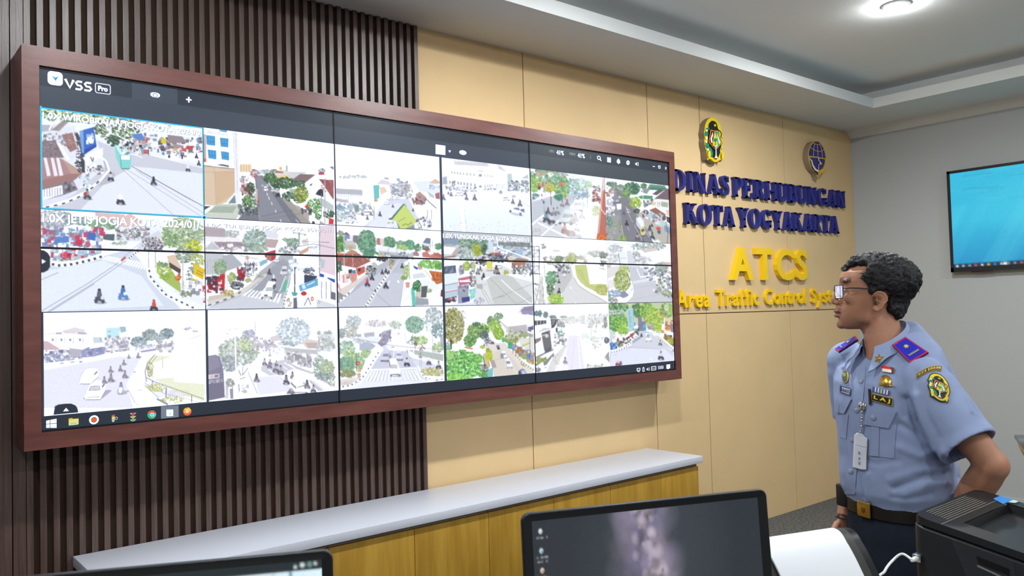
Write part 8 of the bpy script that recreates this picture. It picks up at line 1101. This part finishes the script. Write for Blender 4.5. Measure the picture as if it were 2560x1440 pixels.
# shirt
shirtm = mat('shirt_cloth', '8a97b8', .8, .25, noise=.03, nscale=30., bump=.05, bscale=500.)
LT = lambda x, y, z: LW(x, y, z-.55*np.clip((z-1.38)/.12, 0, 1)*(x+.012))
b = MB(); loft(b, [(.955, -.005, .118, .158), (.985, -.004, .124, .166), (1.015, -.006, .138, .180), (1.06, -.008, .142, .184), (1.12, -.006, .138, .184), (1.2, 0, .132, .186), (1.29, .003, .132, .194), (1.36, 0, .126, .200), (1.41, -.006, .112, .196), (1.45, -.012, .096, .168), (1.475, -.016, .084, .130), (1.50, -.018, .074, .094), (1.515, -.018, .068, .074)], LT, 2.3, 44)
b.ball(LW(-.115, .055, 1.075), (.055, .085, .075), 18, 12, ax=(BD, BL, HU)); b.ball(LW(-.105, .10, 1.03), (.05, .06, .045), 18, 12, ax=(BD, BL, HU)); b.ball(LW(-.06, .10, 1.35), (.07, .09, .10), 16, 10, ax=(BD, BL, HU))
axL = (HEML-SL)/np.linalg.norm(HEML-SL); axR = (HEMR-SR)/np.linalg.norm(HEMR-SR)
cd_ = axL-AX[2]*.22; cd_ /= np.linalg.norm(cd_); HE2 = HEML; b.tube([SL-axL*.03, SL+axL*.03, SL*.5+HEML*.5, HEML-cd_*.045, HEML], [.068, .080, .083, .084, .085], 28); b.ball(SL, .074, 20, 12); b.tube([SR-axR*.03, SR+axR*.03, SR*.5+HEMR*.5, HEMR], [.066, .074, .072, .072], 24); b.ball(SR, .072, 18, 12)
v, f, nn = fuse(b, .0047, 9)
for S_, E_, R0, ax_ in ((SL, HEML, .085, cd_), (SR, HEMR, .072, axR)):                       # hollow the sleeve ends: the cuff is open
    w_ = v-E_; h_ = w_@ax_; rad = np.linalg.norm(w_-np.outer(h_, ax_), axis=1); k = (h_ > -.012) & (rad < R0-.0085)
    v[k] -= np.outer(.075*np.clip((R0-.0085-rad[k])/.006, 0, 1), ax_)
bv = BVHTree.FromPolygons([Vector(p) for p in v], f)
def hit(u, w_, off=0.):
    d = ray(u, w_); r = bv.ray_cast(Vector(CAM), Vector(d).normalized())
    if r[0] is None: return at(u, w_, 2.5)
    n = np.array(r[1]); n = n if np.dot(n, d) < 0 else -n
    return np.array(r[0])+n*off
def crease(pts, amp, sig):
    """a soft fold along surface points"""
    global v
    q = np.array([hit(*p) for p in pts]); ds = np.full(len(v), 9.)
    for a, c in zip(q[:-1], q[1:]):
        t = np.clip(((v-a)@(c-a))/np.dot(c-a, c-a), 0, 1); ds = np.minimum(ds, np.linalg.norm(v-a-np.outer(t, c-a), axis=1))
    v = v+nn*(amp*np.exp(-(ds/sig)**2))[:, None]
for pts, a, s in (([(2262, 1000), (2285, 1050), (2318, 1095)], -.016, .014), ([(2290, 990), (2312, 1060), (2338, 1120)], .010, .014), ([(2250, 1062), (2290, 1085), (2325, 1108)], -.008, .012), ([(2372, 1180), (2310, 1192), (2235, 1222)], -.007, .010), ([(2350, 1165), (2290, 1178), (2225, 1200)], .004, .012), ([(2375, 1205), (2320, 1210), (2262, 1236)], .005, .013), ([(2330, 1235), (2290, 1245), (2230, 1245)], -.004, .009), ([(2165, 1150), (2190, 1160), (2245, 1152)], -.003, .010), ([(2170, 1185), (2168, 1215), (2172, 1250)], .006, .008), ([(2150, 1195), (2150, 1220), (2158, 1245)], -.004, .006), ([(2235, 930), (2248, 1000), (2262, 1040)], -.005, .009), ([(2395, 960), (2430, 1030), (2455, 1085)], .005, .006), ([(2290, 930), (2300, 1000), (2345, 1090)], -.004, .012), ([(2110, 905), (2104, 960), (2100, 1040)], -.006, .008), ([(2250, 1120), (2300, 1140), (2330, 1130)], .006, .014), ([(2360, 1130), (2368, 1160), (2362, 1200)], .008, .012)): crease(pts, a, s)
for i in range(len(v)): v[i] += nn[i]*.0016*nz.noise(Vector(v[i]*22.))
bv = BVHTree.FromPolygons([Vector(p) for p in v], f)
sh_ = skinmesh('shirt', v, f, shirtm, man)
def patch(name, M, q, off, par, n=7, th=.0015, col=None, bmb=None):
    """a thin piece lying on the cloth; q = 4 picture corners (tl, tr, br, bl)"""
    q = np.array(q, float); m_ = bmb or MB(); G = []
    for i in range(n):
        s_ = i/(n-1); G.append([hit(*((q[0]*(1-t)+q[1]*t)*(1-s_)+(q[3]*(1-t)+q[2]*t)*s_), off) for t in np.linspace(0, 1, n)])
    G = np.array(G); B_ = G+AX[2]*(off+th); m_.grid(G, col=col)
    for e in ((G[0], B_[0]), (B_[-1], G[-1])): m_.grid(np.array([e[1], e[0]]), col=col)
    m_.grid(np.array([G[:, 0], B_[:, 0]]), col=col); m_.grid(np.array([B_[:, -1], G[:, -1]]), col=col)
    return m_.build(name, M, par, True, angle=50) if name else None
def disc(m_, c, rx, ry, off, col, rot=0., rings=4, n=20, dome=0.):
    G = []
    for i in range(rings+1):
        r_ = max(i/rings, .02); G.append([hit(c[0]+r_*(rx*math.cos(a)*math.cos(rot)-ry*math.sin(a)*math.sin(rot)), c[1]+r_*(rx*math.cos(a)*math.sin(rot)+ry*math.sin(a)*math.cos(rot)), off+dome*(1-r_*r_)) for a in np.arange(n)*2*math.pi/n])
    G.append([np.array(p)+AX[2]*(off+.001) for p in G[-1]]); m_.grid(np.array(G)[:, ::-1], closev=True, col=col)
def words(m_, s, q, off, col, bold=.03):
    q = np.array(q, float); vv, ff = glyphs(s, bold); a, c = vv.min(0), vv.max(0); k = (vv-a)/(c-a)
    m_.add([hit(*((q[3]*(1-t[0])+q[2]*t[0])*(1-t[1])+(q[0]*(1-t[0])+q[1]*t[0])*t[1]), off) for t in k], ff, col)
cl = attr_mat('badge_print', 0., .55, .35); gold = mat('gold_badge', 'c9a04a', .3, .5, .9); shm = shirtm
patch('placket', shm, [(2142, 918), (2166, 918), (2138, 1235), (2113, 1235)], .0022, sh_, 16, .001)
patch('chest_pocket', shm, [(2172, 1052), (2241, 1062), (2236, 1146), (2172, 1138)], .0018, sh_, 12); patch('pocket_pleat', shm, [(2181, 1062), (2200, 1064), (2198, 1141), (2178, 1139)], .0040, sh_, 9)
patch('pocket_flap', shm, [(2173, 1011), (2243, 1028), (2223, 1070), (2166, 1061)], .0062, sh_, 10, .003); patch('pocket_flap', shm, [(2103, 986), (2132, 997), (2114, 1034), (2096, 1031)], .0055, sh_, 8, .003); patch('chest_pocket', shm, [(2101, 1030), (2122, 1036), (2116, 1098), (2100, 1092)], .0018, sh_, 8)
patch('sleeve_seam', shm, [(2310, 900), (2316, 900), (2342, 1128), (2336, 1128)], .0016, sh_, 14, .001) if 0 else None
bt = mat('shirt_button', '8a90a4', .4, .4)
for x, y in ((2154, 953), (2145, 1026), (2134.5, 1100), (2129, 1179), (2188, 1044)): m_ = MB(); disc(m_, (x, y), 5.4, 5.8, .0045 if x < 2180 else .009, None, dome=.0012); m_.build('button', bt, sh_, True)
m_ = MB(); patch(None, 0, [(2104, 964.5), (2131, 972), (2128, 989.5), (2103, 980.5)], .0045, 0, 6, col='1c2c50', bmb=m_); patch(None, 0, [(2105, 966.4), (2129.4, 973.3), (2126.8, 987.4), (2104.2, 979)], .0052, 0, 6, col='b4bcd0', bmb=m_); words(m_, 'YURHANTO', [(2106, 969.5), (2128.4, 976), (2126.6, 985), (2105.2, 977.6)], .0058, '27304c', .02); m_.build('name_tape', cl, sh_)
m_ = MB(); disc(m_, (2117.3, 942.8), 7, 15.2, .005, 'b09a58', .06, dome=.003); disc(m_, (2117.3, 943), 5.2, 12, .0075, '4c5236', .06, dome=.001); disc(m_, (2117.3, 940), 2.6, 5, .0092, '8a8a4c', .06); m_.build('oval_pin', cl, sh_, True)
m_ = MB(); patch(None, 0, [(2210, 917.5), (2229.5, 920), (2229.5, 926.5), (2210, 924)], .006, 0, 4, col='d42c2c', bmb=m_); patch(None, 0, [(2210, 924), (2229.5, 926.5), (2229, 934.5), (2210, 931.5)], .006, 0, 4, col='e8dcc4', bmb=m_); patch(None, 0, [(2229.5, 920), (2237, 922), (2236, 937), (2229, 934.5)], .006, 0, 4, col='5a3428', bmb=m_); m_.build('flag_pin', cl, sh_)
m_ = MB(); patch(None, 0, [(2201, 958), (2232, 964), (2234, 967), (2200, 963)], .004, 0, 5, .002, bmb=m_); disc(m_, (2216.5, 953.5), 12.5, 14.5, .0045, None, dome=.005); disc(m_, (2233, 965), 2.4, 2.4, .006, None); disc(m_, (2216, 956), 7, 3, .0095, None, .2); m_.build('gold_medal', gold, sh_, True)
m_ = MB(); rb = ['4a5a9c', 'd4dce8', '4a5a9c', 'd0d8e4', '5a6498', 'c8c478', '50609c', 'd8e0ea', '4c588c', 'dce4ee', '6a3c6c']
for k, c in enumerate(rb):
    t0, t1 = k/len(rb), (k+1)/len(rb); T_ = lambda t, u0, u1: tuple(np.array(u0)*(1-t)+np.array(u1)*t)
    patch(None, 0, [T_(t0, (2186.5, 967), (2226, 977)), T_(t1, (2186.5, 967), (2226, 977)), T_(t1, (2185.6, 979), (2224, 988.5)), T_(t0, (2185.6, 979), (2224, 988.5))], .005, 0, 3, col=c, bmb=m_)
m_.build('ribbon_bar', cl, sh_)
m_ = MB(); patch(None, 0, [(2183.5, 984), (2233.6, 996), (2231.6, 1015.6), (2182.6, 1001.6)], .0055, 0, 6, col='b89a3a', bmb=m_); patch(None, 0, [(2184.6, 985.6), (2232.4, 997.2), (2230.6, 1014), (2183.8, 1000.4)], .0062, 0, 6, col='1c1a18', bmb=m_); words(m_, 'L A J', [(2188.5, 988.6), (2228, 998.4), (2227, 1010.4), (2187.4, 999.4)], .0070, 'f0cc2c', .035); m_.build('unit_patch', cl, sh_)
MB().tube([hit(2178.5, 973, .009), hit(2180.5, 1012, .009)], .0042, 8).build('pen', black, sh_, True)
chrome = mat('chrome', 'c8c8c8', .15, .5, 1.); m_ = MB(); disc(m_, (2163, 1016), 7.5, 11, .010, None, dome=.006); m_.build('badge_reel', chrome, sh_, True)
m_ = MB(); [m_.ball(hit(x, y, .008), r_, 8, 6) for x, y, r_ in ((2161, 1029, .0052), (2161.5, 1037, .0035), (2160.5, 1044, .0045), (2160, 1051, .0030), (2159.5, 1058, .0030), (2159, 1065, .0048), (2158, 1072, .0036), (2157, 1078, .0044))]; m_.build('badge_chain', chrome, sh_, True)
m_ = MB(); patch(None, 0, [(2152, 1082), (2163, 1085), (2169, 1093), (2147, 1087)], .009, 0, 4, .002, 'c9ccd4', bmb=m_); patch(None, 0, [(2145, 1086.5), (2173, 1094), (2170, 1176), (2141, 1168)], .009, 0, 6, .002, 'ced1da', bmb=m_); patch(None, 0, [(2146, 1110), (2172, 1117), (2172, 1118), (2146, 1111)], .010, 0, 3, .0002, 'a8acb8', bmb=m_)
for k, y in enumerate((1128, 1142, 1154)): patch(None, 0, [(2153, y), (2156.5, y+1), (2156, y+8), (2152.5, y+7)], .010, 0, 3, .0002, '8a8c94', bmb=m_)
m_.build('id_card', cl, sh_)
# shoulder boards
def board(q, h, nm):
    """a stiff board lying on the shoulder, corners 3-D"""
    q = np.array(q, float); n_ = np.cross(q[1]-q[0], q[3]-q[0]); n_ /= np.linalg.norm(n_); n_ = n_ if n_[2] > 0 else -n_; c = q.mean(0); m_ = MB()
    for k, (s_, o_, cc) in enumerate(((1., 0, '141650'), (.985, .0062, 'c0264a'), (.86, .0072, '2026b0'))):
        qq = c+(q-c)*s_+n_*o_
        if k == 0: m_.prism(qq, n_*.006, cc)
        else: m_.prism(qq-n_*.0006, n_*.0006, cc)
    u_, w_ = (q[1]-q[0]+q[2]-q[3])/2, (q[3]-q[0]+q[2]-q[1])/2
    fl = lambda a, e, o=.0085: c+u_*a+w_*e+n_*o
    st = [fl(-.12+.105*r_*math.cos(t), .0+.16*r_*math.sin(t)) for k in range(12) for t, r_ in ((k*math.pi/6, 1 if k % 2 == 0 else .6),)]
    m_.prism(np.array(st)-n_*.001, n_*.002, 'a8936a'); m_.prism(np.array([fl(-.12+.05*math.cos(t), .08*math.sin(t)) for t in np.arange(10)*.628]), n_*.002, 'd0bc8a')
    for k in range(5): m_.prism(np.array([fl(.24+d0, -.32+k*.13+d1) for d0, d1 in ((-.035, 0), (.035, 0), (.035, .11), (-.035, .11))])-n_*.001, n_*.002, '9a9078')
    return m_.build(nm, cl, sh_)
def onplane(q, c, n_): return [CAM+ray(*p)*(np.dot(c-CAM, n_)/np.dot(ray(*p), n_)) for p in q]
ep = [(2264, 845), (2322, 884), (2276, 911), (2231, 865)]; hp = [hit(*(np.array(p)*.62+np.array((2273, 877))*.38), .004) for p in ep]; en = np.cross(hp[2]-hp[0], hp[3]-hp[1]); en /= np.linalg.norm(en); en = en if en[2] > 0 else -en
board(onplane(ep, np.mean(hp, 0)+en*.003, en), 0, 'shoulder_board')
board([at(2140, 842, 2.70), at(2089, 876, 2.74), at(2099, 883, 2.68), at(2147, 852, 2.63)], 0, 'shoulder_board')
# collar: a stand round the neck and two pointed leaves
NC = NB+np.array([0, 0, .0]); zb = NB[2]
def neckpt(th, r_, z): return np.array([NC[0], NC[1], 0])+BD*(.004+r_*math.cos(th))+BL*(r_*.95*math.sin(th))+np.array([0, 0, z])
TH = np.linspace(math.radians(24), math.radians(336), 40); ht = lambda t: 1.470+.082*(.5-.5*math.cos(t))
b = MB(); P_ = [[neckpt(t, r_, ht(t)+dz) for t in TH] for r_, dz in ((.068, -.035), (.066, .0), (.069, .003), (.074, -.001), (.080, -.02), (.089, -.040))]
P_[-1] = [neckpt(t, .092+.034*math.exp(-((min(t, 2*math.pi-t)-.42)/.34)**2), ht(t)-.040-.034*math.exp(-((min(t, 2*math.pi-t)-.42)/.30)**2)) for t in TH]
P_.append([p-np.array([0, 0, .002])-(p-np.array([NC[0], NC[1], p[2]]))*.03 for p in P_[-1]])
b.grid(P_); b.grid(np.array(P_)[::-1]-np.array([0, 0, .0006])); co_ = b.build('collar', shm, sh_, True, angle=70)
bc = BVHTree.FromPolygons([Vector(p) for p in b.v], b.f)
def hitc(u, w_, off):
    d = ray(u, w_); r = bc.ray_cast(Vector(CAM), Vector(d).normalized()); r2 = bv.ray_cast(Vector(CAM), Vector(d).normalized()); r = r if r[0] is not None and (r2[0] is None or r[3] < r2[3]) else r2
    return at(u, w_, 2.5) if r[0] is None else np.array(r[0])-d/np.linalg.norm(d)*off
m_ = MB(); st = [hitc(2198+(12.5 if k % 2 == 0 else 5.5)*math.sin(k*math.pi/6), 897-(12.5 if k % 2 == 0 else 5.5)*math.cos(k*math.pi/6), .003) for k in range(12)]; m_.prism(st, AX[2]*.002); m_.ball(hitc(2198, 897, .003), .005, 10, 8); m_.build('collar_star', gold, co_, True)
# sleeve patches
m_ = MB(); arc = lambda t, o: (2293+60*t, 941-20*math.sin(math.pi*min(1, t*1.0)*.62)+o)
for i in range(10): patch(None, 0, [arc(i/10, -6), arc((i+1)/10, -6), arc((i+1)/10, 6.5), arc(i/10, 6.5)], .003, 0, 3, .001, 'b0913a', m_)
for i in range(10): patch(None, 0, [arc(.02+i*.096, -4.6), arc(.02+(i+1)*.096, -4.6), arc(.02+(i+1)*.096, 5), arc(.02+i*.096, 5)], .0038, 0, 3, .001, '3c3420', m_)
for i in range(16):
    if i == 6: continue
    patch(None, 0, [arc(.045+i*.057, -2.8), arc(.045+i*.057+.04, -2.8), arc(.045+i*.057+.04, 3), arc(.045+i*.057, 3)], .0044, 0, 2, .0006, 'd8b44a', m_) if i % 2 else words(m_, 'PMKTYGAAKARTA'[i % 13], [arc(.045+i*.057, -2.8), arc(.045+i*.057+.045, -2.8), arc(.045+i*.057+.045, 3), arc(.045+i*.057, 3)], .0046, 'd8b44a')
m_.build('arc_patch', cl, sh_)
cc_ = hit(2347, 968); cn = np.cross(hit(2360, 968)-hit(2332, 968), hit(2347, 985)-hit(2347, 950)); cn /= np.linalg.norm(cn); cn = cn if np.dot(cn, AX[2]) < 0 else -cn
def onsleeve(p, o=.004): x, y = (p[0]-550)/500*56, (p[1]-720)/1160*62; d = ray(2347+x*.94-y*.06, 968+y+x*.32); return CAM+d*(np.dot(cc_+cn*o-CAM, cn)/np.dot(d, cn))
E3 = Emb(0, 0, 1, 0, onsleeve, cn*.00022); bk = [(550+(x-550)*1.1, 720+(y-720)*1.07) for x, y in OUT1]
m_ = MB(); m_.prism([onsleeve(p, .0038) for p in bk], -cn*.006, '24261f'); m_.build('crest_backing', cl, sh_); coat_of_arms(E3, OUT1); E3.b.build('crest_patch', cl, sh_)
# trousers, belt, shoes
trm = mat('trouser_cloth', '1d2430', .85, .2, noise=.15, nscale=20., bump=.1, bscale=300.)
b = MB(); loft(b, [(.70, -.012, .128, .172), (.80, -.012, .130, .178), (.88, -.010, .126, .174), (.955, -.006, .116, .157), (.962, -.006, .113, .154)], LW, 2.3, 40)
for s in (-1, 1): b.tube([LW(-.012, s*.082, .80), LW(-.008, s*.088, .5), LW(-.02, s*.09, .06)], [.098, .086, .075], 20)
v2, f2, n2 = fuse(b, .008, 6)
for i in range(len(v2)): v2[i] += n2[i]*.003*nz.noise(Vector((v2[i][0]*14, v2[i][1]*14, v2[i][2]*3)))
skinmesh('trousers', v2, f2, trm, man)
def ringband(name, z0, z1, a, b_, cx_, M, par, th=.004, n=60):
    P_ = []
    for z, e in ((z0, 0), (z0, th), (z1, th), (z1, 0)):
        t_ = np.arange(n)*2*math.pi/n; c, s = np.cos(t_), np.sin(t_); P_.append([LW(cx_+(a+e)*np.sign(c[i])*abs(c[i])**.87, (b_+e)*np.sign(s[i])*abs(s[i])**.87, z) for i in range(n)])
    return MB().grid(P_, closeu=True, closev=True).build(name, M, par, True, angle=60)
bl = ringband('belt', .942, .986, .120, .160, -.005, mat('belt_leather', '17130f', .45, .4), man)
cb_ = LW(.1215, 0, .964); MB().obox(cb_+BD*.003, (BL, HU, BD), (.027, .024, .003)).build('buckle', gold, bl, bevel=.002); MB().ball(cb_+BD*.006, (.003, .010, .012), 10, 8, ax=(BD, BL, HU)).build('buckle_crest', mat('gold_dark', '8a6a28', .4, .5, .8), bl, True)
pc = at(2110, 1238, 2.705); MB().obox(pc, (BD, BL, HU), (.014, .024, .036)).build('belt_pouch', black, bl, bevel=.005)
for s in (-1, 1): MB().ball(LW(.045, s*.1, .045), (.145, .05, .045), 18, 12, ax=(BD, BL, HU)).build('shoe', mat('shoe_leather', '121212', .3, .5), man, True)
dw = (HR-WR)/np.linalg.norm(HR-WR); t1 = np.cross(dw, BD); t1 /= np.linalg.norm(t1); t2 = np.cross(dw, t1)
MB().tube([WR+dw*.004+t1*.0315*math.cos(a)+t2*.0285*math.sin(a) for a in np.linspace(0, 6.6, 26)], .0028, 8, caps=False).build('wrist_cord', black, man, True)
